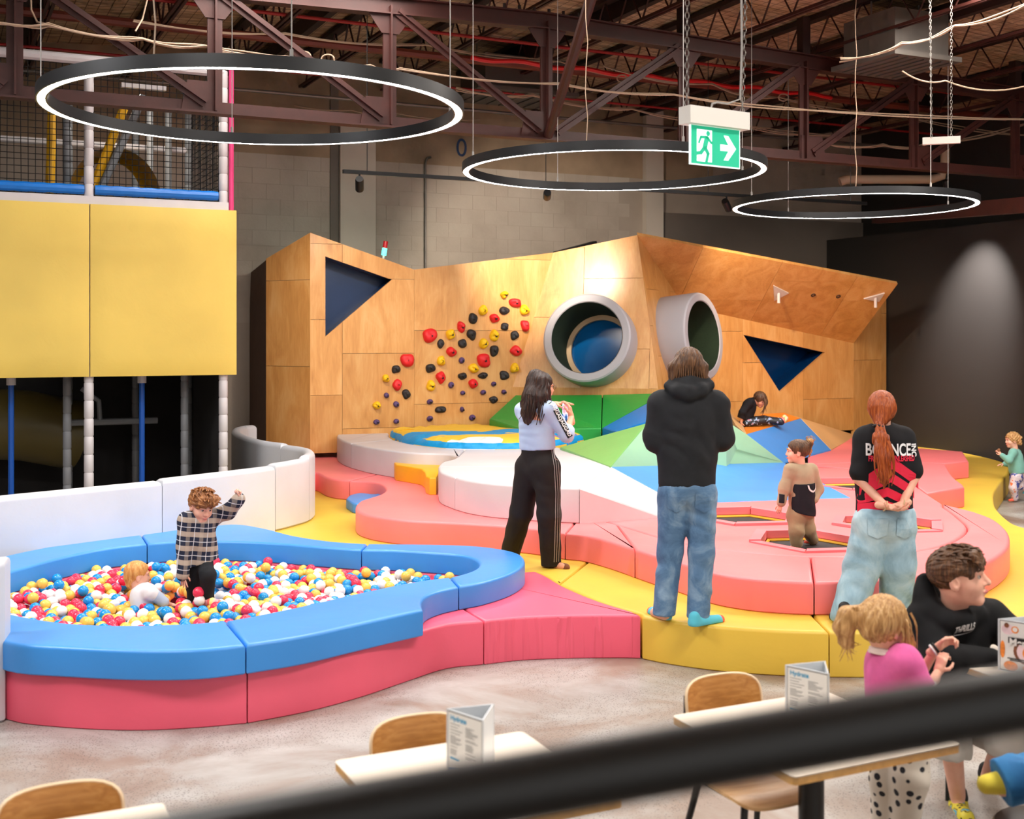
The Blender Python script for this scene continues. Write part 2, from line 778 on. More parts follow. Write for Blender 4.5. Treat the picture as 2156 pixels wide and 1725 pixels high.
# jamb where the back wall ends
jm = MB()
jp = D(1864, 640, 22.3)
jm.box((jp.x + 0.05, jp.y, 1.9), (0.13, 0.25, 3.8), RZ.to_3x3())
struct(jm.build('trim_7', 'pale_column', None, False))
lw = MB()
a = bw(-9, 0)
lw.prism([a, a - E2 * 24, a - E2 * 24 + Vector((0, 0, 7)), a + Vector((0, 0, 7))], -E1 * 0.2)
struct(lw.build('wall_left', 'grey_paint', None, False))
# ------------------------------------------------------------------ soft-play floor blocks
vinyl('vinyl_pink', rgb(236, 92, 118))
vinyl('vinyl_blue', rgb(48, 138, 218), 0.42, 0.45)
vinyl('vinyl_yellow', rgb(222, 184, 66))
vinyl('vinyl_gold', rgb(244, 176, 20))
vinyl('vinyl_coral', rgb(248, 126, 128))
vinyl('vinyl_white', rgb(204, 199, 202))
vinyl('vinyl_green', rgb(30, 150, 58))
vinyl('vinyl_midgreen', rgb(122, 178, 98))
vinyl('vinyl_lightgreen', rgb(160, 208, 166))
vinyl('vinyl_hillblue', rgb(72, 142, 214))
vinyl('vinyl_deepblue', rgb(0, 122, 204))
vinyl('vinyl_tan', rgb(226, 176, 118))
vinyl('vinyl_orange', rgb(244, 136, 26))
Z1, Z2, Z3, ZB = 0.30, 0.53, 0.85, 0.47

# ---- ball pit ring: outer and inner edge traced at the top of the blue blocks
zb = ZB
o_fl = px([(-70, 1262), (-48, 1312), (12, 1352), (150, 1364), (300, 1370), (420, 1368), (518, 1358)], zb)
o_fr = px([(518, 1358), (640, 1339), (740, 1317), (830, 1297), (892, 1284)], zb)
o_st = px([(892, 1284), (889, 1268), (901, 1254), (930, 1243), (966, 1235)], zb)
o_rd = px([(966, 1235), (1020, 1225), (1072, 1209), (1100, 1193), (1106, 1179), (1094, 1166), (1056, 1156), (992, 1149), (890, 1146), (774, 1145)], zb)
o_bk = px([(774, 1145), (700, 1140), (620, 1128), (560, 1113), (500, 1104), (430, 1109), (296, 1123)], zb)
o_bl = px([(296, 1123), (150, 1143), (0, 1173), (-90, 1205), (-70, 1262)], zb)
i_fl = px([(-22, 1255), (-14, 1272), (12, 1289), (120, 1309), (237, 1316), (370, 1314), (475, 1307)], zb)
i_fr = px([(475, 1307), (547, 1294), (634, 1276), (730, 1254), (822, 1234), (896, 1221), (948, 1215)], zb)
i_rd = px([(948, 1215), (979, 1207), (1000, 1198), (1008, 1187), (996, 1176), (961, 1168), (896, 1163), (830, 1159), (761, 1158)], zb)
i_bk = px([(761, 1158), (678, 1152), (591, 1145), (517, 1141), (459, 1140), (376, 1141), (310, 1145)], zb)
i_bl = px([(310, 1145), (223, 1155), (139, 1172), (56, 1194), (11, 1208), (-16, 1224), (-22, 1255)], zb)

blue = [
    ('large blue curved foam block along the front left of the ball pit', o_fl + i_fl[::-1]),
    ('blue foam block with a curved bite at its right end, front of the ball pit', o_fr + o_st[1:] + i_fr[::-1]),
    ('blue U-shaped foam block rounding the narrow right end of the ball pit', o_rd + i_rd[::-1]),
    ('blue foam block bending along the back of the ball pit behind the boy', o_bk + i_bk[::-1]),
    ('blue curved foam block at the back left of the ball pit by the white padding', o_bl + i_bl[::-1]),
]
for lab, poly in blue:
    tag(slab('foam_block', poly, Z1, ZB, 'vinyl_blue', 0.022), lab, 'foam block', 'blue blocks around the ball pit')

# pink base under the ring: floor contact of the front traced on the floor
f1 = px([(13, 1517), (60, 1527), (180, 1537), (300, 1540), (420, 1534), (521, 1525)], 0)
f2 = px([(521, 1525), (650, 1500), (760, 1470), (860, 1436), (940, 1410), (1019, 1401)], 0)
f3 = px([(1019, 1401), (1100, 1392), (1200, 1388), (1300, 1387), (1350, 1388)], 0)
e3 = px([(1350, 1293), (1262, 1266), (1192, 1237), (1152, 1214), (1128, 1203)], Z1)
pink = [
    ('long pink foam base block under the blue front of the ball pit', [o_fl[0], o_fl[5]] + f1 + i_fl[::-1]),
    ('pink foam base block between the two front seams of the ball pit', f2 + i_fr[::-1]),
    ('pink foam wedge with creased front, beside the yellow step', f3 + e3[1:] + o_rd[27:] + i_rd[::-1]),
    ('pink foam base block under the back of the ball pit', o_bk + i_bk[::-1]),
    ('pink foam base block under the back left of the ball pit', o_bl + i_bl[::-1]),
]

def creased_vinyl(name, col):
    """loose cover: upright gathers in the cloth"""
    m = vinyl(name, col)
    nt = m.node_tree
    b = nt.nodes['Principled BSDF']
    v = coords(nt, 'Object', (9, 9, 0.9), (0, 0, -0.1))
    n = noise_n(nt, v, 1.0, 2, 0.4, 0.3)
    bp = nd(nt, 'ShaderNodeBump')
    bp.inputs['Strength'].default_value = 0.3
    bp.inputs['Distance'].default_value = 0.05
    gn = nd(nt, 'ShaderNodeNewGeometry')
    sp3 = nd(nt, 'ShaderNodeSeparateXYZ')
    lk(nt, gn.outputs['Normal'], sp3.inputs[0])
    side = math_n(nt, 'LESS_THAN', math_n(nt, 'ABSOLUTE', sp3.outputs[2]), 0.5)
    hgt = ramp(nt, n.outputs['Fac'], [(0.46, (0, 0, 0, 1)), (0.52, (1, 1, 1, 1)), (0.58, (0, 0, 0, 1))])
    lk(nt, math_n(nt, 'MULTIPLY', hgt, side), bp.inputs['Height'])
    lk(nt, bp.outputs[0], b.inputs['Normal'])


creased_vinyl('vinyl_pink_loose', rgb(236, 92, 118))
for k_, (lab, poly) in enumerate(pink):
    tag(slab('foam_block', poly, 0.0, Z1, 'vinyl_pink_loose' if k_ == 2 else 'vinyl_pink', 0.02), lab, 'foam block', 'pink base blocks of the ball pit')

# ---- yellow step
yf1 = px([(1352, 1389), (1400, 1399), (1480, 1411), (1560, 1419), (1650, 1425), (1746, 1428)], 0)
yf2 = px([(1746, 1428), (1860, 1428), (2000, 1420), (2140, 1400), (2280, 1360), (2380, 1300)], 0)
yr = px([(2330, 1170), (2230, 1130), (2150, 1109), (2124, 1096), (2100, 1073), (2093, 1056), (2094, 1036), (2110, 1012), (2124, 992), (2114, 974), (2032, 954), (1940, 941), (1840, 930)], Z1)
hub = P(1330, 1112, Z1).to_2d()
hub2 = P(1640, 1040, Z1).to_2d()
hub3 = P(1820, 948, Z1).to_2d()
s_a = P(1176, 1231, Z1).to_2d()
yel = [
    ('yellow foam step running between the white padding and the ball pit', px([(1176, 1231), (1152, 1214), (1128, 1203)], Z1) + o_rd[27:] + o_bk[1:20] + [p.to_2d() for p in (P(520, 1090, Z1), P(560, 1010, Z1), P(620, 960, Z1), P(760, 962, Z1), P(1000, 1010, Z1))] + [hub]),
    ('curved yellow foam step under the man in the hoodie', yf1 + [P(1712, 1296, Z1).to_2d(), hub2, hub, s_a] + px([(1192, 1237), (1262, 1266), (1349, 1292)], Z1)),
    ('yellow foam step at the right under the staff member, sweeping out of view', yf2 + yr + [hub3, hub2, P(1712, 1296, Z1).to_2d()]),
]
for lab, poly in yel:
    tag(slab('foam_step', poly, 0.0, Z1, 'vinyl_yellow', 0.025), lab, 'foam block', 'yellow base steps')

# ---- coral layer
z = Z2
c1 = px([(640, 1000), (664, 995), (686, 1005), (709, 1010), (736, 1012)], z)
c2 = px([(736, 1012), (757, 1013), (780, 1015), (801, 1020), (812, 1030), (802, 1040), (779, 1048), (758, 1055), (748, 1066), (754, 1077), (780, 1086), (826, 1093), (872, 1097), (942, 1100), (1057, 1107), (1130, 1114), (1190, 1123)], z)
c3 = px([(1190, 1123), (1230, 1127), (1286, 1141), (1337, 1157)], z)
c4 = px([(1337, 1157), (1375, 1169), (1419, 1181), (1498, 1205), (1578, 1218), (1657, 1224), (1714, 1226)], z)
c5 = px([(1714, 1226), (1768, 1225), (1850, 1221), (1919, 1213), (2010, 1201), (2076, 1185), (2114, 1162), (2127, 1141), (2121, 1117), (2094, 1094), (2056, 1079), (2030, 1072), (1985, 1061)], z)
c6 = [P(1951, 1039, z), P(2031, 1025, z)] + [Vector((p.x, p.y, 0)) for p in px([(2028, 1020), (2006, 1002), (1990, 976)], z)]
c7 = [P(1990, 976, z), P(2040, 971, z), P(2028, 951, z), P(1940, 944, z), P(1885, 944, z)]
h1 = P(900, 975, z).to_2d()
h2 = P(1225, 1085, z).to_2d()
h3 = P(1400, 1060, z).to_2d()
h4 = P(1725, 1080, z).to_2d()
h5 = P(1840, 1030, z).to_2d()
h6 = P(1840, 985, z).to_2d()
h7 = P(1795, 915, z).to_2d()


def hexa(cx, cy, w, d):
    """six-sided trampoline opening about a floor point, long side along E1"""
    c = P(cx, cy, Z2).to_2d()
    a, b = E1.to_2d(), E2.to_2d()
    pts = [(1, 0), (0.5, 1), (-0.5, 1), (-1, 0), (-0.5, -1), (0.5, -1)]
    ang = R(-17)
    out = []
    for u, v in pts:
        u, v = u * w, v * d
        out.append(c + a * (u * math.cos(ang) - v * math.sin(ang)) + b * (u * math.sin(ang) + v * math.cos(ang)))
    return out


TR = [hexa(1706, 1139, 0.44, 0.45), hexa(1566, 1088, 0.46, 0.45), hexa(1868, 1103, 0.44, 0.42), hexa(1800, 1020, 0.46, 0.45)]
dk = [(1300, 1105), (1400, 1135), (1500, 1155), (1610, 1167), (1707, 1173), (1830, 1171), (1980, 1150), (2036, 1116), (2014, 1088), (1985, 1067)]
dk_l = px(dk[:5], z)
dk_r = px(dk[4:], z)
corals = [
    ('coral foam block in the far left corner by the plywood wall', c1 + [h1, P(820, 946, z).to_2d(), P(690, 943, z).to_2d(), P(630, 950, z).to_2d()], ()),
    ('coral foam block with a round notch and bulging lobe, left side', c2 + [h2, P(1000, 985, z).to_2d(), h1], ()),
    ('narrow coral foam block beside the woman with the phone', c3 + [dk_l[0], h2], ()),
    ('coral foam rim block in front of the man in the hoodie', c4 + dk_l[::-1], ()),
    ('round coral foam rim block around the staff member', c5 + dk_r[::-1], ()),
    ('coral foam deck with the sunken trampolines in it', dk_l + dk_r + [P(1985, 1061, z).to_2d(), P(1951, 1039, z).to_2d(), P(1905, 1004, z).to_2d(), P(1800, 988, z).to_2d(), P(1700, 984, z).to_2d(), P(1600, 1000, z).to_2d(), P(1480, 1045, z).to_2d(), h3, h2], TR),
    ('coral foam lobe with a square corner, right of the staff member', [p.to_2d() for p in c6] + [P(1840, 972, z).to_2d(), P(1700, 978, z).to_2d(), P(1800, 988, z).to_2d(), P(1905, 1004, z).to_2d()], ()),
    ('farthest coral foam lobe with a square corner by the black wall', [p.to_2d() for p in c7] + [P(1862, 924, z).to_2d(), h7, P(1740, 940, z).to_2d(), P(1700, 960, z).to_2d(), P(1700, 978, z).to_2d(), P(1840, 972, z).to_2d()], ()),
]
for lab, poly, holes in corals:
    tag(slab('foam_platform', poly, Z1, Z2, 'vinyl_coral', 0.025, 0.004, None, holes), lab, 'foam block', 'coral platform blocks')

# ---- trampolines sunk in the openings
plain('tramp_bed', rgb(44, 42, 42), 0.8, var=0.1, scale=30)
plain('tramp_rail', rgb(226, 170, 30), 0.5)
vinyl('vinyl_pad', rgb(248, 128, 134))
tl = ['black trampoline under the toddler in beige', 'black trampoline behind the man in the hoodie', 'black trampoline under the padding right of the staff member', 'farthest black trampoline, left of the staff member']
for k, hx in enumerate(TR):
    c = sum(hx, Vector((0, 0))) / 6
    t = thing('trampoline', (c.x, c.y, Z1), tl[k], 'trampoline', 'sunken trampolines')
    bed = MB()
    inn = [c + (p - c) * 0.93 for p in hx]
    bed.prism([Vector((p.x, p.y, Z2 - .08)) for p in [c + (p - c) * 0.90 for p in hx]], Vector((0, 0, 0.012)))
    bed.build('jumping_bed', 'tramp_bed', t, False)
    rail = MB()
    rail.tube([Vector((p.x, p.y, Z2 - .062)) for p in inn], 0.016, 6, True)
    rail.build('frame_rail', 'tramp_rail', t)
    base = MB()
    base.prism([Vector((p.x, p.y, 0.31)) for p in [c + (p - c) * 0.97 for p in hx]], Vector((0, 0, 0.02)))
    base.build('spring_base', 'black_metal', t, False)
    for i in range(6):
        a, b = hx[i], hx[(i + 1) % 6]
        a2, b2 = c + (a - c) * 1.2, c + (b - c) * 1.2
        a1, b1 = c + (a - c) * 0.97, c + (b - c) * 0.97
        pd = MB()
        lift = 0.012 + 0.006 * ((i * 7 + k) % 3)
        q = [a1 + (b1 - a1) * 0.01, b1 + (a1 - b1) * 0.01, b2 + (a2 - b2) * 0.012, a2 + (b2 - a2) * 0.012]
        if area2(q) < 0:
            q.reverse()
        pd.prism([Vector((p.x, p.y, Z2 - 0.045)) for p in q], Vector((0, 0, 0.045 + lift)))
        pd.build('edge_pad', 'vinyl_pad', t, False)

# ---- small shaped steps
st = slab('foam_step', [P(x, y, 0.715).to_2d() for x, y in ((829, 974), (833, 979), (860, 983), (886, 987.5), (894, 994), (896, 1003), (904, 1006), (919, 1006), (930, 985), (925, 974), (870, 968), (836, 970))], Z2, 0.715, 'vinyl_gold', 0.015)
tag(st, 'wavy golden yellow foam step tucked into the white blocks', 'foam block')
st = slab('foam_step', px([(728, 1050), (737, 1042), (760, 1038), (790, 1040), (806, 1032), (800, 1050), (772, 1058), (745, 1060), (728, 1050)], 0.41, 4), Z1, 0.41, 'vinyl_hillblue', 0.02)
tag(st, 'small blue foam step in the notch of the coral block', 'foam block')

# ---- white layer with the landing cushion
z = Z3
w_l = px([(830, 901), (788, 903), (744, 905), (718, 910), (709, 918), (719, 927), (739, 934)], z)
w_b = px([(739, 934), (770, 941), (808, 947), (850, 952), (884, 954), (918, 955), (946, 957), (963, 962)], z)
w_c = px([(963, 962), (951, 968), (931, 973), (922, 982)], z)
w_d = px([(922, 982), (927, 994), (957, 1005)], z)
w_e = px([(957, 1005), (988, 1012), (1034, 1018), (1090, 1022), (1160, 1026), (1220, 1028)], z)
V = P(1286, 983, z).to_2d()
b_in = px([(848, 899), (826, 906), (818, 916), (829, 926)], z)
b_fr = px([(829, 926), (870, 936), (920, 942), (981, 944)], z)
whites = [
    ('white foam block curving behind the left end of the cushion', w_l + b_in[::-1]),
    ('white foam block sweeping along the front left of the cushion', w_b + [P(981, 944, z).to_2d()] + b_fr[::-1]),
    ('white foam wedge directly in front of the cushion, behind the woman', w_c + [V, P(1177, 942, z).to_2d(), P(1080, 945, z).to_2d(), P(981, 944, z).to_2d()]),
    ('thin white foam wedge pointing right, with rounded left end', w_d + [V]),
    ('white foam block with tall curved front beside the woman with the phone', w_e + [V]),
]
for lab, poly in whites:
    tag(slab('foam_block', poly, Z2, Z3, 'vinyl_white', 0.025), lab, 'foam block', 'white blocks around the cushion')

# ---- faceted hill
A = P(1286, 983, Z3)
B = P(1220, 1028, Z3)
C = P(1398, 1090, Z2 + .002)
Dp = P(1440, 1066, Z2 + .002)
G0 = P(1179, 942, Z3 + .03)
AP = D(1362, 891, 14.0)              # crest behind the man
AP2 = D(1530, 884, 14.6)
Q1 = P(1572, 914, 0.93)
Q2 = P(1650, 974, Z2 + .015)
Q3 = P(1792, 1048, Z2 + .005)
Q4 = P(1500, 1058, Z2 + .005)
O1 = D(1605, 872, 19.2)
O2 = D(1651, 869, 19.9)
O3 = D(1686, 881, 18.6)
K1 = P(1750, 947, Z2 + .015)
K2 = D(1806, 918, 20.7)
wg = [
    ('white sloping foam wedge running down beside the man', 'vinyl_white', [A, B, C, Dp]),
    ('mid green triangular facet of the foam hill behind the woman', 'vinyl_midgreen', [G0, A, AP]),
    ('large pale green facet of the foam hill behind the man', 'vinyl_lightgreen', [A, Q2, Q1, AP2, AP]),
    ('light blue facet along the foot of the foam hill', 'vinyl_hillblue', [A, Dp, Q4, Q3, Q2]),
    ('blue facet of the foam hill below the girl sitting on orange', 'vinyl_hillblue', [Q1, Q2, K1, O3]),
    ('orange flat facet of the foam hill where the girl sits', 'vinyl_orange', [Q1, O3, O2, O1, D(1562, 891, 17.8)]),
    ('tan facet of the foam hill at the far right by the plywood wall', 'vinyl_tan', [O3, K1, K2, O2]),
    ('tan sloping facet behind the man, left of the girl sitting', 'vinyl_tan', [D(1548, 893, 16.2), Q1 + Vector((0, 0, 0.004)), D(1563, 893, 17.4), D(1528, 862, 18.0)]),
]
for lab, mat, pts in wg:
    tag(wedge('foam_facet', pts, Z2 if mat != 'vinyl_tan' else Z2 + .01, mat), lab, 'foam facet', 'facets of the foam hill')

# green pads that climb to the tube panel
gz = Z2 + .02
g_l = [D(1030, 882, 16.9), D(1085, 832, 17.6), D(1268, 831, 17.35), D(1266, 902, 15.9), D(1100, 905, 16.0)]
g_r = [D(1269, 831, 17.35), D(1400, 828, 17.2), D(1267, 902, 15.9)]
b_r = [D(1268, 901, 15.85), D(1400, 829, 17.1), D(1420, 870, 15.6), D(1362, 888, 15.0), D(1298, 908, 15.2)]
tag(wedge('foam_facet', g_l, gz, 'vinyl_green'), 'green foam pad leaning below the round tube, left one', 'foam facet', 'green pads under the tubes')
tag(wedge('foam_facet', g_r, gz, 'vinyl_green'), 'green triangular foam pad below the round tube, right one', 'foam facet', 'green pads under the tubes')
tag(wedge('foam_facet', b_r, gz, 'vinyl_deepblue'), 'deep blue triangular foam pad between green pads and the man', 'foam facet')

# ---- landing cushion (air bag) with printed waves
def cushion():
    out = spl([P(x, y, Z3) for x, y in ((824, 918), (850, 932), (930, 944), (1040, 947), (1130, 945), (1180, 938), (1262, 920))] + [P(x, y, 0.97) for x, y in ((1286, 908), (1262, 899), (1150, 891), (980, 891), (870, 897), (832, 905))], 8, True)
    c = sum(out, Vector((0, 0))) / len(out)
    n = len(out)
    rings = [1.0, 1.012, 1.0, 0.97, 0.93, 0.88, 0.8, 0.7, 0.6, 0.5, 0.4, 0.3, 0.2, 0.1]
    hs = [h_ - 0.04 for h_ in (0.82, 0.88, 0.93, 0.965, 0.985, 1.0, 1.01, 1.015, 1.02, 1.02, 1.02, 1.02, 1.02, 1.02)]
    vs_, cols = [], []
    Y_, B_, W_, Rd = rgb(244, 200, 66), rgb(0, 150, 214), rgb(240, 238, 232), rgb(222, 70, 50)
    for j, (rr, h) in enumerate(zip(rings, hs)):
        for i in range(n):
            p = c + (out[i] - c) * rr
            w = 0.018 * math.sin(i * 1.9 + j * 0.4) * min(1, j / 2) if j < 6 else 0.0
            w += 0.02 * noise.noise(Vector((p.x * 1.6, p.y * 1.6, 3))) * (j > 1)
            vs_.append(Vector((p.x, p.y, h + w)))
    vs_.append(Vector((c.x, c.y, 0.98)))
    fs = []
    m = len(rings)
    for j in range(m - 1):
        for i in range(n):
            a, b = j * n + i, j * n + (i + 1) % n
            fs.append((a, b, b + n, a + n))
    for i in range(n):
        fs.append(((m - 1) * n + i, (m - 1) * n + (i + 1) % n, m * n))
    fs.append(tuple(range(n - 1, -1, -1)))
    o = link_mesh('landing_cushion', vs_, fs, None, None, True, 60)
    # printed picture as a node material in plan coordinates of the cushion
    mt, nt, b = new_mat('cushion_print')
    tc = nd(nt, 'ShaderNodeTexCoord')
    sep = nd(nt, 'ShaderNodeSeparateXYZ')
    mp = nd(nt, 'ShaderNodeMapping')
    mp.inputs['Location'].default_value = (0.3, -15.3, 0)
    lk(nt, tc.outputs['Object'], mp.inputs['Vector'])
    lk(nt, mp.outputs[0], sep.inputs[0])
    x, y, zz = sep.outputs[0], sep.outputs[1], sep.outputs[2]
    nz = noise_n(nt, mp.outputs[0], 1.1, 2)
    wob = math_n(nt, 'MULTIPLY', math_n(nt, 'SUBTRACT', nz.outputs['Fac'], 0.5), 1.1)
    # wave band
    wy = math_n(nt, 'SUBTRACT', y, math_n(nt, 'ADD', math_n(nt, 'MULTIPLY', math_n(nt, 'SINE', math_n(nt, 'MULTIPLY', x, 2.6)), 0.13), math_n(nt, 'ADD', wob, 0.35)))
    band = math_n(nt, 'LESS_THAN', math_n(nt, 'ABSOLUTE', wy), 0.36)
    lim = math_n(nt, 'LESS_THAN', math_n(nt, 'ABSOLUTE', math_n(nt, 'SUBTRACT', x, -0.1)), 1.25)
    band = math_n(nt, 'MULTIPLY', band, lim)
    gapn = noise_n(nt, mp.outputs[0], 3.0, 1)
    foam = math_n(nt, 'GREATER_THAN', gapn.outputs['Fac'], 0.62)
    band = math_n(nt, 'MULTIPLY', band, math_n(nt, 'SUBTRACT', 1.0, foam))
    edge = math_n(nt, 'LESS_THAN', zz, 0.925)
    edge2 = math_n(nt, 'GREATER_THAN', zz, 0.855)
    edge = math_n(nt, 'MULTIPLY', edge, edge2)
    dx = math_n(nt, 'MULTIPLY', math_n(nt, 'SUBTRACT', x, -0.1), 1.0)
    dy = math_n(nt, 'MULTIPLY', math_n(nt, 'ADD', y, 0.62), 1.5)
    rr = math_n(nt, 'SQRT', math_n(nt, 'ADD', math_n(nt, 'MULTIPLY', dx, dx), math_n(nt, 'MULTIPLY', dy, dy)))
    whit = math_n(nt, 'LESS_THAN', math_n(nt, 'ADD', rr, wob), 0.24)
    dx2 = math_n(nt, 'SUBTRACT', x, 1.15)
    dy2 = math_n(nt, 'MULTIPLY', math_n(nt, 'SUBTRACT', y, 0.25), 3.5)
    r2 = math_n(nt, 'SQRT', math_n(nt, 'ADD', math_n(nt, 'MULTIPLY', dx2, dx2), math_n(nt, 'MULTIPLY', dy2, dy2)))
    redm = math_n(nt, 'LESS_THAN', math_n(nt, 'ABSOLUTE', math_n(nt, 'SUBTRACT', math_n(nt, 'ADD', r2, wob), 0.42)), 0.045)
    col = mixc(nt, band, Y_, B_)
    col = mixc(nt, whit, col, W_)
    col = mixc(nt, redm, col, Rd)
    col = mixc(nt, edge, col, B_)
    lk(nt, col, b.inputs['Base Color'])
    b.inputs['Roughness'].default_value = 0.55
    cr = noise_n(nt, mp.outputs[0], 4.5, 4, 0.6, 0.6)
    bump_n(nt, b, cr.outputs['Fac'], 0.6, 0.05)
    o.data.materials.append(mt)
    tag(o, 'yellow inflated landing cushion printed with blue waves under the climbing holds', 'air cushion')


cushion()

# ---- white padded fence round the play frame
def fence(name, pts, ztop, lab, zbase=Z1, th=0.12, cap=True):
    c = [Vector((p[0], p[1])) for p in pts]
    L, Rr = [], []
    n = len(c)
    for i in range(n):
        t = (c[min(i + 1, n - 1)] - c[max(i - 1, 0)]).normalized()
        nn = Vector((-t.y, t.x))
        L.append(c[i] + nn * th / 2)
        Rr.append(c[i] - nn * th / 2)
    o = slab(name, L + Rr[::-1], zbase, ztop, 'vinyl_fence', 0.05, 0.003)
    return tag(o, lab, 'padded fence', 'white padded fence panels')


vinyl('vinyl_fence', rgb(202, 204, 210), 0.42)
fz = 0.97
fpt = [(-160, 1068, .93), (-60, 1053, .93), (0, 1044, .93), (120, 1031, .935), (230, 1019, .94), (334, 1008, .945), (430, 995, .955), (515, 983, .965), (570, 974, .975), (612, 965, .985), (640, 957, .995), (652, 948, 1.0), (640, 940, 1.0), (600, 934, 1.0), (560, 929, 1.0), (525, 921, 1.0), (500, 910, 1.0), (498, 902, 1.0), (512, 897, 1.0), (535, 895, 1.0)]
fp = spl([P(*q) for q in fpt], 6)
cut = [0, 30, 48, 60, 78, 108, len(fp) - 1]
fl_l = ['white padded fence panel leaving the frame at the left', 'white padded fence panel left of the boy', 'white padded fence panel behind the boy', 'white padded fence panel bending round at its right end', 'white padded fence panel returning toward the play frame, inner face in shade', 'white padded fence end panel by the plywood wall']
for k in range(6):
    seg = fp[cut[k]:cut[k + 1] + 1]
    zb_ = Z1 if k >= 1 else 0.0
    fence('padded_fence', seg, (.93, .945, .965, .985, 1.0, 1.0)[k], fl_l[k], 0.0 if k < 2 else Z1)
e0 = P(-60, 1545, 0).to_2d()
e1_ = P(12, 1520, 0).to_2d()
o = slab('padded_fence', [e0, e1_, e1_ + Vector((-0.05, 0.2)), e0 + Vector((-0.1, 0.22))], 0, 0.93, 'vinyl_fence', 0.04)
tag(o, 'end of a white padded fence at the left edge, in front of the ball pit', 'padded fence', 'white padded fence panels')
# ------------------------------------------------------------------ faceted plywood play wall
def plywood(name, c0, c1, c2, grain=(1.0, 1.0, 1.0)):
    m, nt, b = new_mat(name)
    oi = nd(nt, 'ShaderNodeObjectInfo')
    tc = nd(nt, 'ShaderNodeTexCoord')
    mp = nd(nt, 'ShaderNodeMapping')
    add = nd(nt, 'ShaderNodeVectorMath', operation='ADD')
    sc = nd(nt, 'ShaderNodeVectorMath', operation='SCALE')
    sc.inputs['Scale'].default_value = 37.0
    cmb = nd(nt, 'ShaderNodeCombineXYZ')
    for i in range(3):
        lk(nt, oi.outputs['Random'], cmb.inputs[i])
    lk(nt, cmb.outputs[0], sc.inputs[0])
    lk(nt, tc.outputs['Object'], add.inputs[0])
    lk(nt, sc.outputs[0], add.inputs[1])
    mp.inputs['Scale'].default_value = (2.2, 2.2, 0.7)
    lk(nt, add.outputs[0], mp.inputs['Vector'])
    n = noise_n(nt, mp.outputs[0], 1.6, 6, 0.55, 1.2)
    mp2 = nd(nt, 'ShaderNodeMapping')
    mp2.inputs['Scale'].default_value = (14, 14, 1.2)
    lk(nt, add.outputs[0], mp2.inputs['Vector'])
    n2 = noise_n(nt, mp2.outputs[0], 3, 4, 0.6, 0.5)
    f = math_n(nt, 'ADD', math_n(nt, 'MULTIPLY', n.outputs['Fac'], 0.7), math_n(nt, 'MULTIPLY', n2.outputs['Fac'], 0.3))
    base = ramp(nt, f, [(0.32, c0), (0.5, c1), (0.68, c2)])
    tone = ramp(nt, oi.outputs['Random'], [(0.0, (0.86, 0.83, 0.78, 1)), (1.0, (1.04, 1.03, 1.02, 1))])
    lk(nt, mixc(nt, 1.0, base, tone, 'MULTIPLY'), b.inputs['Base Color'])
    b.inputs['Roughness'].default_value = 0.36
    b.inputs['Coat Weight'].default_value = 0.15
    b.inputs['Coat Roughness'].default_value = 0.25
    return m


plywood('plywood', rgb(198, 138, 72), rgb(218, 160, 92), rgb(230, 180, 116))
plywood('plywood_edge', rgb(180, 130, 80), rgb(196, 146, 96), rgb(208, 160, 110))
plain('navy_void', rgb(2, 44, 90), 0.25, var=0.06, scale=2)
plain('tube_grey', rgb(170, 166, 170), 0.5)
plain('tube_grass', rgb(22, 42, 20), 0.95, var=0.5, scale=120, bump=0.6, bscale=260)
plain('tube_rim', rgb(210, 180, 140), 0.5)
m_, nt_, b_ = new_mat('blue_acrylic')
b_.inputs['Base Color'].default_value = rgb(4, 88, 150)
b_.inputs['Roughness'].default_value = 0.12
plain('triangle_white', rgb(214, 204, 196), 0.4)

# corner points of the folded wall
v1 = D(653, 490, 16.7)
v2 = D(872, 568, 17.2)
v3 = D(1165, 532, 18.0)
UP = Vector((0, 0, 1))


def vert_plane(a, b):
    n = Vector((b.x - a.x, b.y - a.y, 0)).cross(UP).normalized()
    return a, n


pB = vert_plane(v1, v2)
pC = vert_plane(v2, v3)
v3b = on_plane(1080, 815, *pC)
v5 = D(1386, 819, 17.25)
pD = plane_of(v3, v3b, v5)
v4 = on_plane(1342, 495, *pD)
w7 = W0 + E1 * ((((1797 - CX) / F_PX) * W0.y - W0.x) / (E1.x - ((1797 - CX) / F_PX) * E1.y))
pG = (Vector((w7.x, w7.y, 1)), -E2)
v6 = on_plane(1440, 645, *pG)
v7 = on_plane(1797, 723, *pG)
pE = plane_of(v4, v5, v6)
pF = plane_of(v4, v6, v7)
v9 = on_plane(1890, 598, *pF)

wall_t = thing('play_wall', (W0.x, W0.y, 0), 'folded plywood climbing wall with triangular windows and round tubes', 'climbing wall')


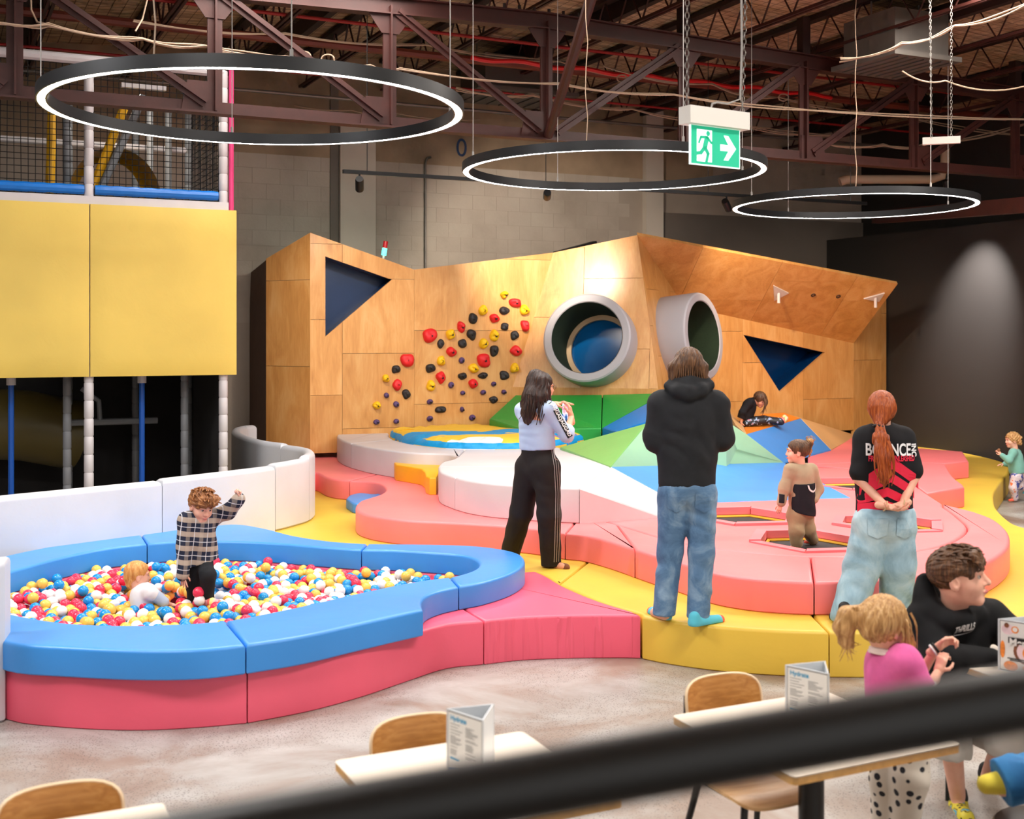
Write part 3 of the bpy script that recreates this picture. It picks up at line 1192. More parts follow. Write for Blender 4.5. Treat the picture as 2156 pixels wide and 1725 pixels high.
def facet(poly3, hole3=None, mat='plywood', sheet=(1.22, 1.6), off=(0.0, 0.0), th=0.05):
    """one flat face of the wall, laid out in separate plywood sheets with an optional convex opening"""
    a = poly3[0]
    n = (poly3[1] - a).cross(poly3[2] - a).normalized()
    if n.dot(CAMV - a) < 0:
        n = -n
    u = UP.cross(n)
    if u.length < 0.05:
        u = E1.copy()
    u.normalize()
    w = n.cross(u)
    to2 = lambda p: Vector(((p - a).dot(u), (p - a).dot(w)))
    to3 = lambda q: a + u * q.x + w * q.y
    poly = [to2(p) for p in poly3]
    if area2(poly) < 0:
        poly.reverse()
    pieces = [poly]
    if hole3:
        h = [to2(p) for p in hole3]
        if area2(h) < 0:
            h.reverse()
        pieces = cut_hole(pieces, h)
    xs = [p.x for p in poly]
    ys = [p.y for p in poly]
    x = min(xs) - off[0]
    col = 0
    while x < max(xs):
        y = min(ys) - off[1] - (sheet[1] * 0.45 if col % 2 else 0)
        while y < max(ys):
            mb = MB()
            for pc in pieces:
                q = pc
                g = 0.0025
                for p0, nn in ((Vector((x + g, 0)), Vector((1, 0))), (Vector((x + sheet[0] - g, 0)), Vector((-1, 0))), (Vector((0, y + g)), Vector((0, 1))), (Vector((0, y + sheet[1] - g)), Vector((0, -1)))):
                    q = clip_half(q, p0, nn)
                    if len(q) < 3:
                        break
                if len(q) > 2 and abs(area2(q)) > 2e-4:
                    mb.prism([to3(p) - n * th for p in q], n * th)
            if mb.v:
                c = sum(mb.v, Vector()) / len(mb.v)
                for vv in mb.v:
                    vv -= c
                o = mb.build('plywood_sheet', mat, None, False)
                o.parent = wall_t
                o.matrix_parent_inverse = wall_t.matrix_basis.inverted()
                o.location = c
            y += sheet[1]
        x += sheet[0]
        col += 1
    return n, u, w


def low(p, z=0.0):
    return Vector((p.x, p.y, z))


# A: narrow left face, B: face with the triangular window
v0 = D(560, 545, 17.05)
facet([low(v0, 0.6), low(v1, 0.6), v1, v0], None, sheet=(1.3, 1.2))
winB = [on_plane(685, 540, *pB), on_plane(825, 589, *pB), on_plane(685, 709, *pB)]
facet([low(v1, 0.6), low(v2, 0.6), v2, v1], winB, sheet=(1.25, 1.05), off=(0.8, 0.25))
# C: climbing face
c_b0 = low(v2, 0.6)
facet([low(v2, 0.6), low(on_plane(1120, 900, *pC), 0.6), low(on_plane(1120, 900, *pC), v3b.z), v3b, v3, v2], None, sheet=(2.4, 1.05), off=(0.0, 0.4))
# D: leaning face with the first tube
nD = pD[1] if pD[1].dot(CAMV - v3) > 0 else -pD[1]
t1c = on_plane(1248, 722, *pD)


def ring3(c, n, r, k=28):
    u = UP.cross(n).normalized()
    w = n.cross(u)
    return [c + (u * math.cos(2 * math.pi * i / k) + w * math.sin(2 * math.pi * i / k)) * r for i in range(k)]


R1 = 0.655
facet([v3b, v5, v4, v3], ring3(t1c, nD, R1 - 0.06), sheet=(1.0, 1.05), off=(0.0, 0.0))
# strip under D
sd = v5 - v3b
facet([low(v3b, v3b.z - 0.14), low(v5, v5.z - 0.14), v5, v3b], None, sheet=(2.4, 0.6))
# E: return face with the second tube
nE = pE[1] if pE[1].dot(CAMV - v4) > 0 else -pE[1]
eg_d = nE.cross(pG[1]).normalized()
if eg_d.z > 0:
    eg_d = -eg_d
v8 = v6 + eg_d * ((v6.z - 0.75) / -eg_d.z)
v5l = v5 + (v5 - v4) * ((v5.z - 0.75) / (v4.z - v5.z))
t2c = on_plane(1412, 716, *pE)
R2 = 0.66
facet([v4, v6, v8, v5l], None, sheet=(0.62, 1.0), off=(0.2, 0.35))
# F: overhang, G: right face with the inverted triangle, H: end return
facet([v4, v6, v7, v9], None, sheet=(1.4, 1.1), off=(0.3, 0.5))
winG = [on_plane(1565, 705, *pG), on_plane(1737, 742, *pG), on_plane(1642, 826, *pG)]
facet([v6, v7, low(v7, 0.6), low(v8, 0.6), v8], winG, sheet=(1.25, 1.15), off=(0.1, 0.6))
vH = D(1866, 690, 21.6)
facet([low(v7, 0.3), low(vH, 0.3), low(vH, 3.0), low(v7, 3.0)], None, sheet=(0.9, 1.5))
# side return at the left end, its shade put into a darker brown
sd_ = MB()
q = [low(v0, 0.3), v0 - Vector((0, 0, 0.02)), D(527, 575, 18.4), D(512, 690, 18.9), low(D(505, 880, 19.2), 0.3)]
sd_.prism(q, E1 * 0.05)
sd_.build('side_panel', plain('shaded_side', rgb(92, 62, 42), 0.7, var=0.1), wall_t, False)

# deep blue boxes behind the windows
for win, nn in ((winB, pB[1]), (winG, pG[1])):
    nn = nn if nn.dot(CAMV - win[0]) > 0 else -nn
    bx = MB()
    cw = sum(win, Vector()) / 3
    big = [cw + (p - cw) * 1.02 for p in win]
    back = [p - nn * 0.45 for p in big]
    fr = [p - nn * 0.05 for p in big]
    bx.add(fr + back, [(3, 4, 5), (0, 1, 4, 3), (1, 2, 5, 4), (2, 0, 3, 5)])
    bx.build('window_box', 'navy_void', wall_t, False)

# tubes
def tube_port(c, n, r, length, back, lab_n, axis):
    """grey collar with a turf-lined bore and a pale rim and blue pane at its back"""
    ax = axis.normalized()
    q = ax.to_track_quat('Z', 'Y').to_matrix()
    t = 0.115 * r / 0.655
    ri = r - 0.13
    col = MB()
    col.lathe([(ri, -0.05), (ri, length - 0.0), (ri + 0.012, length + 0.012), (r - 0.03, length + 0.012), (r - 0.008, length - 0.004), (r, length - 0.03), (r, -back)], c, 48, q)
    col.build('tube_collar', 'tube_grey', wall_t)
    bore = MB()
    bore.lathe([(ri - 0.004, length + 0.004), (ri - 0.004, -0.9)], c, 48, q)
    bore.build('tube_lining', 'tube_grass', wall_t)
    rim = MB()
    rim.lathe([(ri + 0.01, -0.42), (ri - 0.075, -0.42), (ri - 0.075, -0.47), (ri + 0.01, -0.47)], c, 48, q)
    rim.build('inner_rim', 'tube_rim', wall_t)
    pane = MB()
    pane.lathe([(0.0005, -0.5), (ri, -0.5)], c, 48, q)
    pane.build('blue_pane', 'blue_acrylic', wall_t)


ax1 = (D(1235, 711, 17.2) - t1c).normalized()
ax1 = (nD * 1.0 + Vector((-0.10, 0, 0.05))).normalized()
tube_port(t1c, nD, R1, 0.34, 0.3, 'a', ax1)
ax2 = (nE * 1.0).normalized()
tube_port(t2c, nE, R2, 0.55, 0.45, 'b', Vector((0.80, -0.55, 0.10)))

# white triangle marks and round fixings on the overhang
nF = pF[1] if pF[1].dot(CAMV - v4) > 0 else -pF[1]
for tri in (((1628, 600), (1660, 616), (1630, 632)), ((1818, 628), (1862, 616), (1850, 634))):
    mb = MB()
    mb.prism([on_plane(x, y, *pF) for x, y in tri], nF * 0.02)
    o = mb.build('fixing_plate', 'triangle_white', wall_t, False)
    c = sum((on_plane(x, y, *pF) for x, y in tri), Vector()) / 3
    mb = MB()
    mb.tube([c, c + Vector((0, 0, -0.17))], 0.025, 10)
    mb.build('stub_post', 'triangle_white', wall_t)
for x, y in ((1712, 621), (1765, 624)):
    c = on_plane(x, y, *pF)
    mb = MB()
    u = UP.cross(nF).normalized()
    w = nF.cross(u)
    mb.tube([c + nF * 0.008 + (u * math.cos(k * math.pi / 6) + w * math.sin(k * math.pi / 6)) * 0.032 for k in range(12)], 0.008, 6, True)
    mb.build('fixing_ring', 'dark_steel', wall_t)

# top light behind D and stack light on the wall
# ------------------------------------------------------------------ climbing holds
HC = {'y': plain('hold_yellow', rgb(244, 196, 24), 0.55, bump=0.1, bscale=90), 'r': plain('hold_red', rgb(222, 30, 38), 0.55, bump=0.1, bscale=90), 'k': plain('hold_black', rgb(38, 34, 36), 0.6, bump=0.1, bscale=90), 'p': plain('hold_purple', rgb(84, 62, 110), 0.6, bump=0.1, bscale=90)}
plain('bolt_dark', rgb(30, 24, 22), 0.4, 0.5)
HS = 360 / 2070.0
raw = [  # zoomed tracing: centre, size, colour
    (1615, 120, 46, 46, 'y'), (1748, 218, 84, 54, 'r'), (1860, 305, 64, 64, 'y'), (1360, 308, 54, 68, 'y'), (1618, 312, 62, 54, 'k'), (1240, 408, 62, 64, 'k'), (1498, 405, 58, 60, 'r'),
    (1095, 510, 54, 64, 'r'), (1622, 505, 54, 46, 'k'), (1868, 495, 56, 70, 'r'), (718, 612, 100, 82, 'r'), (968, 600, 54, 70, 'y'), (1222, 602, 60, 68, 'k'), (1495, 615, 54, 78, 'y'), (1742, 612, 58, 54, 'k'),
    (848, 712, 44, 56, 'k'), (1112, 710, 54, 58, 'k'), (1368, 712, 66, 58, 'y'), (978, 812, 62, 62, 'r'), (1495, 798, 58, 70, 'k'), (1758, 800, 76, 62, 'r'), (445, 912, 82, 88, 'r'), (852, 920, 46, 68, 'y'), (1103, 914, 40, 38, 'p'), (1370, 915, 92, 84, 'r'), (725, 1010, 60, 58, 'k'),
    (308, 1022, 52, 54, 'k'), (1245, 1010, 62, 58, 'y'), (1740, 1005, 48, 66, 'y'), (185, 1132, 44, 50, 'y'), (850, 1120, 58, 76, 'r'), (1112, 1105, 54, 46, 'k'), (1360, 1098, 58, 42, 'k'), (1618, 1095, 66, 54, 'k'), (322, 1210, 60, 66, 'r'),
    (975, 1212, 38, 38, 'p'), (1242, 1195, 62, 56, 'r'), (1490, 1200, 32, 32, 'p'), (728, 1222, 58, 64, 'y'), (432, 1322, 54, 58, 'k'), (192, 1338, 32, 34, 'p'), (1115, 1308, 32, 28, 'p'), (1363, 1302, 38, 30, 'p'), (1613, 1298, 32, 30, 'p'), (718, 1416, 38, 34, 'p'), (1488, 1390, 58, 42, 'k'),
    (75, 1458, 54, 44, 'y'), (311, 1446, 38, 38, 'p'), (848, 1510, 70, 44, 'k'), (1106, 1508, 28, 32, 'p'), (718, 1620, 40, 34, 'p'), (1230, 1608, 42, 36, 'p'), (72, 1660, 38, 34, 'p'), (311, 1652, 34, 32, 'p')]
ordn = ['first', 'second', 'third', 'fourth', 'fifth', 'sixth', 'seventh', 'eighth', 'ninth', 'tenth', 'eleventh', 'twelfth', 'thirteenth', 'fourteenth', 'fifteenth', 'sixteenth', 'seventeenth', 'eighteenth']
names = {'y': 'yellow', 'r': 'red', 'k': 'black', 'p': 'small purple'}
rank = {}
for c_ in 'yrkp':
    for r_, q in enumerate(sorted((i for i, h in enumerate(raw) if h[4] == c_), key=lambda i: raw[i][0])):
        rank[q] = r_


def hold(i, xz, yz, w, h, c_):
    X, Yp = 780 + xz * HS, 600 + yz * HS
    onB = X < 872
    pl = pB if onB else pC
    n = pl[1] if pl[1].dot(CAMV - pl[0]) > 0 else -pl[1]
    ctr = on_plane(X, Yp, *pl)
    u = UP.cross(n).normalized()
    sc = ctr.y / F_PX * HS
    rx, rz = w * sc, h * sc
    rr = random.Random(i * 13 + 5)
    depth = {'y': 0.075, 'r': 0.07, 'k': 0.05, 'p': 0.045}[c_] + 0.012 * rr.random()
    ns, nr = 20, 6
    lob = [(rr.uniform(0.04, 0.12) / (1 if k < 3 else 1.6), k, rr.uniform(0, 6.28)) for k in (2, 3, 4)]
    if c_ == 'p':
        lob = [(0.05, 2, rr.uniform(0, 6))]
    vs_, fs = [], []
    for j in range(nr + 1):
        t = j / nr
        rad = math.cos(t * math.pi / 2) ** 0.6
        dz = math.sin(t * math.pi / 2)
        for k in range(ns):
            an = 2 * math.pi * k / ns
            m = 1 + sum(a * math.cos(f * an + ph) for a, f, ph in lob)
            bump = 1 + 0.22 * math.sin(3 * an + i) * t * (c_ == 'y')
            p = ctr + u * (math.cos(an) * rx * m * rad) + UP * (math.sin(an) * rz * m * rad) + n * (depth * dz * bump * (1 + 0.2 * math.sin(an + i)))
            vs_.append(p)
    for j in range(nr):
        for k in range(ns):
            a, b = j * ns + k, j * ns + (k + 1) % ns
            fs.append((a, b, b + ns, a + ns))
    fs.append(tuple(nr * ns + k for k in range(ns)))
    base = ctr
    o = link_mesh('climbing_hold', [v - base for v in vs_], fs, HC[c_], None, True, 70)
    o.location = base
    tag(o, '%s %s climbing hold from the left on the plywood wall' % (ordn[rank[i]], names[c_]), 'climbing hold', 'climbing holds on the plywood wall')
    bo = MB()
    q = n.to_track_quat('Z', 'Y').to_matrix()
    bo.lathe([(0.0005, 0.004), (0.014, 0.004), (0.016, -0.02)], Vector((0.01, 0, -0.008)) + n * (depth * 1.02), 10, q)
    b2 = bo.build('bolt', 'bolt_dark', None)
    b2.parent = o


for i, h in enumerate(raw):
    hold(i, *h)
# ------------------------------------------------------------------ roof
T0 = D(1150, 295, 14.0)                     # foot of the truss apex
TZ0 = T0.z


def tr_s(x):
    m = (x - CX) / F_PX
    return (m * T0.y - T0.x) / (E1.x - m * E1.y)


def tp(s, z, t=0.0):
    p = T0 + E1 * s + E2 * t
    return Vector((p.x, p.y, z))


def top_z(s):
    return 5.86 - 0.026 * abs(s)


def deck_z(s):
    return 6.62 - 0.05 * abs(s)


t_wall = (B0 - T0).dot(E2)
deck = MB()
for s0, s1 in ((-12, 0), (0, 13)):
    deck.add([(s0, -16, deck_z(s0)), (s1, -16, deck_z(s1)), (s1, t_wall + 0.2, deck_z(s1)), (s0, t_wall + 0.2, deck_z(s0))], [(0, 1, 2, 3)])
dk_o = deck.build('ceiling', 'foil_deck', None, False)
dk_o.location = (T0.x, T0.y, 0)
dk_o.rotation_euler = (0, 0, ANG)
struct(dk_o)

# main truss
truss = thing('roof_truss', (T0.x, T0.y, TZ0), 'rust brown steel roof truss crossing the whole hall', 'roof truss')


def i_beam(a, b, w, h, name, parent, mat='brown_steel'):
    m = MB()
    up = Vector((0, 0, 1))
    m.bar(a, b, w * 0.18, h)
    m.bar(Vector(a) + up * (h / 2 - 0.008), Vector(b) + up * (h / 2 - 0.008), w, 0.016)
    m.bar(Vector(a) - up * (h / 2 - 0.008), Vector(b) - up * (h / 2 - 0.008), w, 0.016)
    return m.build(name, mat, parent, False)


def angle_bar(a, b, w, name, parent, mat='brown_steel'):
    """double angle member: flat leg towards the hall and a lip"""
    m = MB()
    m.bar(a, b, 0.014, w)
    m.bar(Vector(a), Vector(b), w * 0.8, 0.014)
    return m.build(name, mat, parent, False)


sL, sR = tr_s(-260), tr_s(2420)
bc = MB()
bc.bar(tp(sL, TZ0 + 0.06), tp(sR, TZ0 + 0.06), 0.02, 0.12)
bc.bar(tp(sL, TZ0), tp(sR, TZ0), 0.17, 0.02)
bc.build('bottom_chord', 'brown_steel', truss, False)
for s0, s1 in ((sL, 0.0), (0.0, sR)):
    i_beam(tp(s0, top_z(s0)), tp(s1, top_z(s1)), 0.16, 0.19, 'top_chord', truss)
nodes = [tr_s(x) for x in (-330, 31, 452, 820, 1150, 1439, 1692, 1924, 2137, 2330)]
for s in nodes:
    m = MB()
    m.bar(tp(s, TZ0 + 0.02), tp(s, top_z(s)), 0.15, 0.03, E2)
    m.bar(tp(s, TZ0 + 0.02, -0.03), tp(s, top_z(s), -0.03), 0.02, 0.1, E2)
    m.build('vertical_post', 'brown_steel', truss, False)
apex = 4
for i in range(len(nodes) - 1):
    a, b = nodes[i], nodes[i + 1]
    if i < apex:
        p, q = tp(a + 0.08, top_z(a) - 0.06, -0.05), tp(b - 0.1, TZ0 + 0.1, -0.05)
        gs = (q, 1)
    else:
        p, q = tp(b - 0.08, top_z(b) - 0.06, -0.05), tp(a + 0.12, TZ0 + 0.1, -0.05)
    angle_bar(p, q, 0.11, 'diagonal_brace', truss)
for i, s in enumerate(nodes):
    m = MB()
    sg = -1 if i <= apex else 1
    m.prism([tp(s - 0.28 * (sg < 0) - 0.06, TZ0 + 0.02, -0.03), tp(s + 0.28 * (sg > 0) + 0.06, TZ0 + 0.02, -0.03), tp(s + 0.22 * (sg > 0) + 0.06, TZ0 + 0.32, -0.03), tp(s - 0.22 * (sg < 0) - 0.06, TZ0 + 0.32, -0.03)], E2 * 0.012)
    m.build('gusset_plate', 'brown_steel', truss, False)
    m = MB()
    m.prism([tp(s - 0.1, top_z(s) - 0.3, -0.03), tp(s + 0.1, top_z(s) - 0.3, -0.03), tp(s + 0.26, top_z(s) - 0.08, -0.03), tp(s - 0.26, top_z(s) - 0.08, -0.03)], E2 * 0.012)
    m.build('gusset_plate', 'brown_steel', truss, False)
# bolts on the apex splice
for k in range(6):
    m = MB()
    m.tube([tp(-0.55 + k * 0.19, top_z(0) + 0.09, -0.03), tp(-0.55 + k * 0.19, top_z(0) + 0.14, -0.03)], 0.02, 6)
    m.build('splice_bolt', 'dark_steel', truss)
# stub posts carrying the joists on the falling side
for s in nodes[5:]:
    m = MB()
    m.bar(tp(s, top_z(s) + 0.09), tp(s, deck_z(s) - 0.1), 0.12, 0.12, E2)
    m.build('stub_post', 'dark_steel', truss, False)
# raking strut that comes forward from the truss foot
st_ = MB()
st_.tube([tp(0.0, TZ0 + 0.05, -0.06), D(1262, -60, 10.6)], 0.055, 10)
tag(st_.build('raking_strut', 'brown_steel'), 'round brown steel strut rising from the middle of the truss', 'strut')

# open-web joists running over the truss towards the back wall
lab_j = ['over the left edge of the hall', 'above the play frame', 'left of the large ring light', 'over the middle of the large ring light', 'between the first two ring lights', 'left of the truss apex', 'at the truss apex', 'just right of the truss apex', 'over the exit sign', 'right of the exit sign', 'over the third ring light', 'beside the grey air unit', 'over the black wall', 'last on the right']
js = [-9.2 + 1.32 * k for k in range(14)]
for k, s in enumerate(js):
    t = thing('roof_joist', tp(s, deck_z(s) - 0.5), 'open web steel roof joist ' + lab_j[k], 'roof joist', 'open web joists under the roof')
    zt, zb2 = deck_z(s) - 0.05, deck_z(s) - 0.5
    ta, tb = -11.0, t_wall - 0.1
    m = MB()
    m.bar(tp(s, zt, ta), tp(s, zt, tb), 0.13, 0.06)
    m.build('top_chord', 'dark_steel', t, False)
    m = MB()
    m.bar(tp(s - 0.03, zb2, ta), tp(s - 0.03, zb2, tb), 0.035, 0.035)
    m.bar(tp(s + 0.03, zb2, ta), tp(s + 0.03, zb2, tb), 0.035, 0.035)
    m.build('bottom_chord', 'brown_steel', t, False)
    m = MB()
    pts = []
    q = ta
    up_ = True
    while q < tb:
        pts.append(tp(s, zt if up_ else zb2, q))
        q += 0.3
        up_ = not up_
    m.tube(pts, 0.014, 5)
    m.build('web_rod', 'brown_steel', t)
# solid rafters
for k, s in enumerate((-5.4, -1.9, 1.5, 4.9, 8.3)):
    m = MB()
    m.bar(tp(s, deck_z(s) - 0.16, -9), tp(s, deck_z(s) - 0.16, t_wall), 0.1, 0.22)
    tag(m.build('roof_rafter', 'dark_steel', None, False), ['dark steel rafter above the play frame', 'dark steel rafter above the climbing holds', 'dark steel rafter above the tubes', 'dark steel rafter beyond the exit sign', 'dark steel rafter above the black wall'][k], 'rafter', 'dark rafters under the roof')

# pipes and cable runs along E1
plain('sprinkler_red', rgb(150, 20, 22), 0.45)
plain('sprinkler_brown', rgb(104, 44, 30), 0.5)
plain('cable_white', rgb(160, 136, 114), 0.6)
plain('cable_grey', rgb(150, 146, 142), 0.6)
pl = [(1.6, 6.02, 0.022, 'sprinkler_red', 'thin red sprinkler pipe behind the truss'), (2.3, 5.9, 0.055, 'sprinkler_brown', 'thick brown sprinkler main behind the truss'), (3.4, 5.75, 0.018, 'sprinkler_red', 'thin red pipe nearer the back wall'), (4.2, 5.62, 0.025, 'galvanised', 'grey conduit high on the back wall'), (-5.6, 6.2, 0.05, 'sprinkler_brown', 'brown pipe over the cafe side')]
for t_, z_, r_, mt, lb in pl:
    m = MB()
    m.tube([tp(-9.5, z_, t_), tp(11.5, z_, t_)], r_, 8)
    tag(m.build('ceiling_pipe', mt), lb, 'pipe', 'pipes under the roof')
m = MB()
m.tube([tp(-0.2 + 0.15 * i, 5.78 - 0.02 * math.sin(i), 1.7) for i in range(0, 40)], 0.03, 6)
tag(m.build('ceiling_pipe', plain('pipe_bright_red', rgb(200, 16, 22), 0.4)), 'bright red pipe seen past the exit sign', 'pipe', 'pipes under the roof')


def cable(pts, r, lab, sag=0.0, mat='cable_white', strands=1):
    m = MB()
    for k in range(strands):
        off = Vector((0, 0.012 * k, 0.014 * math.sin(k * 2.1)))
        out = []
        for i in range(len(pts) - 1):
            a, b = pts[i], pts[i + 1]
            for j in range(8):
                u = j / 8
                w = Vector((0, 0, -sag * 4 * u * (1 - u) * (1 + 0.35 * math.sin(k * 1.7 + i))))
                out.append(a.lerp(b, u) + w + off * (1 + 0.8 * math.sin(i * 1.3 + u * 6 + k)))
        out.append(pts[-1] + off)
        m.tube(out, r, 5)
    return tag(m.build('ceiling_cable', mat), lab, 'cable', 'cables under the roof')


cable([D(-40, 40, 10.9), D(100, 52, 11.3), D(300, 82, 11.9), D(430, 96, 12.3), D(600, 120, 12.9), D(780, 140, 13.2), D(840, 146, 13.3)], 0.009, 'bundle of pale cables tied along the truss at the left', 0.03, 'cable_white', 4)
cable([D(840, 146, 13.3), D(1180, 178, 13.6), D(1420, 200, 14.2), D(1700, 232, 15.0), D(2156, 252, 16.4)], 0.009, 'pale cable strung straight across the truss', 0.03, 'cable_white', 2)
cable([D(280, 45, 13.2), D(600, 72, 14.2), D(900, 95, 15.2), D(1180, 130, 16.2), D(1330, 165, 17.0)], 0.009, 'pale cable looping high behind the truss', 0.04, 'cable_white', 2)
cable([D(960, 186, 15.8), D(1120, 200, 16.4), D(1330, 230, 17.2), D(1560, 262, 18.2), D(1760, 285, 19.0)], 0.009, 'pale cable run below the joists in the middle', 0.05, 'cable_white', 3)
cable([D(1770, 125, 13.2), D(1900, 92, 12.8), D(2010, 55, 12.4), D(2160, 10, 12.0)], 0.009, 'pale cable bundle rising past the grey air unit', 0.04, 'cable_white', 3)
cable([D(1270, 140, 15.6), D(1500, 178, 16.4), D(1640, 205, 17.0), D(1900, 244, 18.2), D(2156, 285, 19.4)], 0.009, 'pale cable looping along the joists at the right', 0.06, 'cable_white', 2)
cable([D(620, 222, 17.6), D(740, 232, 17.9), D(830, 238, 18.1), D(1010, 252, 18.6)], 0.01, 'pale cable stapled to the concrete above the wall', 0.03, 'cable_white', 1)
cable([D(65, -20, 11.2), D(66, 20, 11.2), D(78, 46, 11.3), D(95, 50, 11.3)], 0.009, 'pale cable dropping from the roof at the far left', 0.0, 'cable_white', 1)
cable([D(315, -20, 12.0), D(300, 40, 12.0), D(285, 66, 11.9)], 0.009, 'pale cable dropping to the bundle above the large ring', 0.0, 'cable_white', 1)
cable([D(1700, 295, 17.5), D(1860, 305, 17.8), D(1960, 300, 18.2), D(2156, 262, 18.8)], 0.009, 'pale cable bundle above the third ring light', 0.06, 'cable_white', 3)
cable([D(1900, 150, 13.5), D(1990, 170, 13.8), D(2156, 182, 14.3)], 0.009, 'single pale cable sagging at the upper right', 0.06, 'cable_white', 1)
for x, y, Y_ in ((640, 118, 12.95), (690, 124, 13.1), (1310, 165, 16.2), (1650, 205, 16.9)):
    c = D(x, y, Y_)
    m = MB()
    m.tube([c + Vector((0.07 * math.cos(a * 0.5), 0.01 * a / 12, 0.05 * math.sin(a * 0.5))) for a in range(26)], 0.009, 5)
    tag(m.build('cable_coil', 'cable_white'), {640: 'coiled pale cable above the large ring, left one', 690: 'coiled pale cable above the large ring, right one', 1310: 'coiled pale cable left of the exit sign chains', 1650: 'coiled pale cable right of the exit sign'}[x], 'cable')

# air units and pipe
def duct(x0, y0, x1, y1, Y_, dep, lab, mat):
    a, b = D(x0, y1, Y_), D(x1, y0, Y_)
    t = thing('air_unit', a, lab, 'air unit')
    w, h = (b.x - a.x), (b.z - a.z)
    c = Vector(((a.x + b.x) / 2, Y_ + dep / 2, (a.z + b.z) / 2))
    m = MB()
    m.box(c, (w, dep, h), RZ.to_3x3())
    m.build('casing', mat, t, False)
    m = MB()
    m.box(c + Vector((0, 0, -h / 2 - 0.04)), (w * 1.25, dep * 1.25, 0.06), RZ.to_3x3())
    m.build('grille_frame', mat, t, False)
    for k in range(7):
        m = MB()
        m.box(c + Vector((0, 0, -h / 2 - 0.075)) + E1 * ((k - 3) * w * 0.16), (0.02, dep * 1.1, 0.02), RZ.to_3x3())
        m.build('grille_slat', mat, t, False)
    for sx in (-1, 1):
        m = MB()
        p = c + E1 * sx * w * 0.45 + Vector((0, 0, h / 2))
        m.tube([p, p + Vector((0, 0, 0.6))], 0.012, 6)
        m.build('hanger_rod', 'galvanised', t)


duct(1835, 20, 1985, 112, 14.6, 0.9, 'grey metal air unit with a square grille hung under the roof', 'galvanised')
duct(985, 118, 1175, 186, 17.6, 0.9, 'dark grey duct box hung behind the truss apex', plain('duct_dark', rgb(86, 78, 72), 0.6, 0.2))
m = MB()
m.tube([D(1768, 383, 20.0), D(1782, 378, 20.0), D(1960, 378, 20.4), D(1982, 372, 20.4), D(1990, 340, 20.4), D(1990, 300, 20.4)], 0.075, 12)
tag(m.build('drain_pipe', plain('pipe_cream', rgb(196, 172, 146), 0.5)), 'thick cream pipe bending up above the third ring light', 'pipe')
m = MB()
bq = D(1850, 462, 17.0)
m.bar(D(1845, 458, 19.6), D(2240, 425, 15.0), 0.16, 0.2)
tag(m.build('steel_beam', 'brown_steel', None, False), 'brown steel beam above the black wall', 'beam')

# ------------------------------------------------------------------ ring lights
plain('ring_black', rgb(34, 35, 37), 0.4, 0.3)
m_, nt_, b_ = new_mat('ring_glow')
b_.inputs['Base Color'].default_value = (1, 1, 1, 1)
b_.inputs['Emission Color'].default_value = (1.0, 0.96, 0.93, 1)
b_.inputs['Emission Strength'].default_value = 56.0
RING_Z = CAM_Z + 1.62


def ring_light(x, y, lab, rad=1.5):
    t = thing('ring_light', (x, y, RING_Z), lab, 'ring light', 'black ring lights')
    n = 96
    c = Vector((x, y, RING_Z))
    ro, ri, h = rad, rad - 0.075, 0.085
    m = MB()
    m.lathe([(ri, 0.0), (ri, h), (ro, h), (ro, 0.0), (ro - 0.012, 0.0), (ro - 0.012, 0.012), (ri + 0.012, 0.012), (ri + 0.012, 0.0), (ri, 0.0)], c, n)
    m.build('housing', 'ring_black', t)
    m = MB()
    m.lathe([(ri + 0.012, 0.003), (ro - 0.012, 0.003)], c, n)
    m.build('diffuser', 'ring_glow', t)
    for k in range(4):
        a = R(20) + k * math.pi / 2
        p = c + Vector((math.cos(a) * (rad - 0.037), math.sin(a) * (rad - 0.037), h))
        s_ = (p - T0).dot(E1)
        m = MB()
        m.tube([p, p + Vector((0, 0, 0.05))], 0.012, 6)
        m.tube([p, Vector((p.x, p.y, deck_z(s_)))], 0.0045, 5)
        m.build('suspension_wire', 'cable_grey', t)
    m = MB()
    p = c + Vector((-0.35, -1.35, h))
    s_ = (p - T0).dot(E1)
    m.tube([p + Vector((0.012 * math.sin(i * 2.0), 0, i * 0.22)) for i in range(12)], 0.005, 6)
    m.build('power_cable', 'cable_white', t)
    return t


ring_light(-1.849, 8.772, 'largest black ring light, nearest, over the ball pit')
ring_light(1.005, 11.995, 'middle black ring light, behind the green exit sign')
ring_light(4.288, 15.203, 'smallest looking black ring light, farthest, at the right')

# ------------------------------------------------------------------ track with spot lamps
K0 = D(722, 361, 14.3)
KE = K0 + E1 * 8.0
trk = thing('light_track', K0, 'long black lighting track with spot lamps in front of the plywood wall', 'light track')
m = MB()
m.bar(K0, KE, 0.04, 0.045)
m.build('rail', 'black_metal', trk, False)
for s_ in (0.3, 2.7, 5.2, 7.7):
    m = MB()
    p = K0 + E1 * s_
    m.tube([p, Vector((p.x, p.y, 6.2))], 0.005, 5)
    m.build('hanger_wire', 'black_metal', trk)
m_, nt_, b_ = new_mat('lamp_face')
b_.inputs['Base Color'].default_value = (1, 1, 1, 1)
b_.inputs['Emission Color'].default_value = (1.0, 0.9, 0.78, 1)
b_.inputs['Emission Strength'].default_value = 40.0


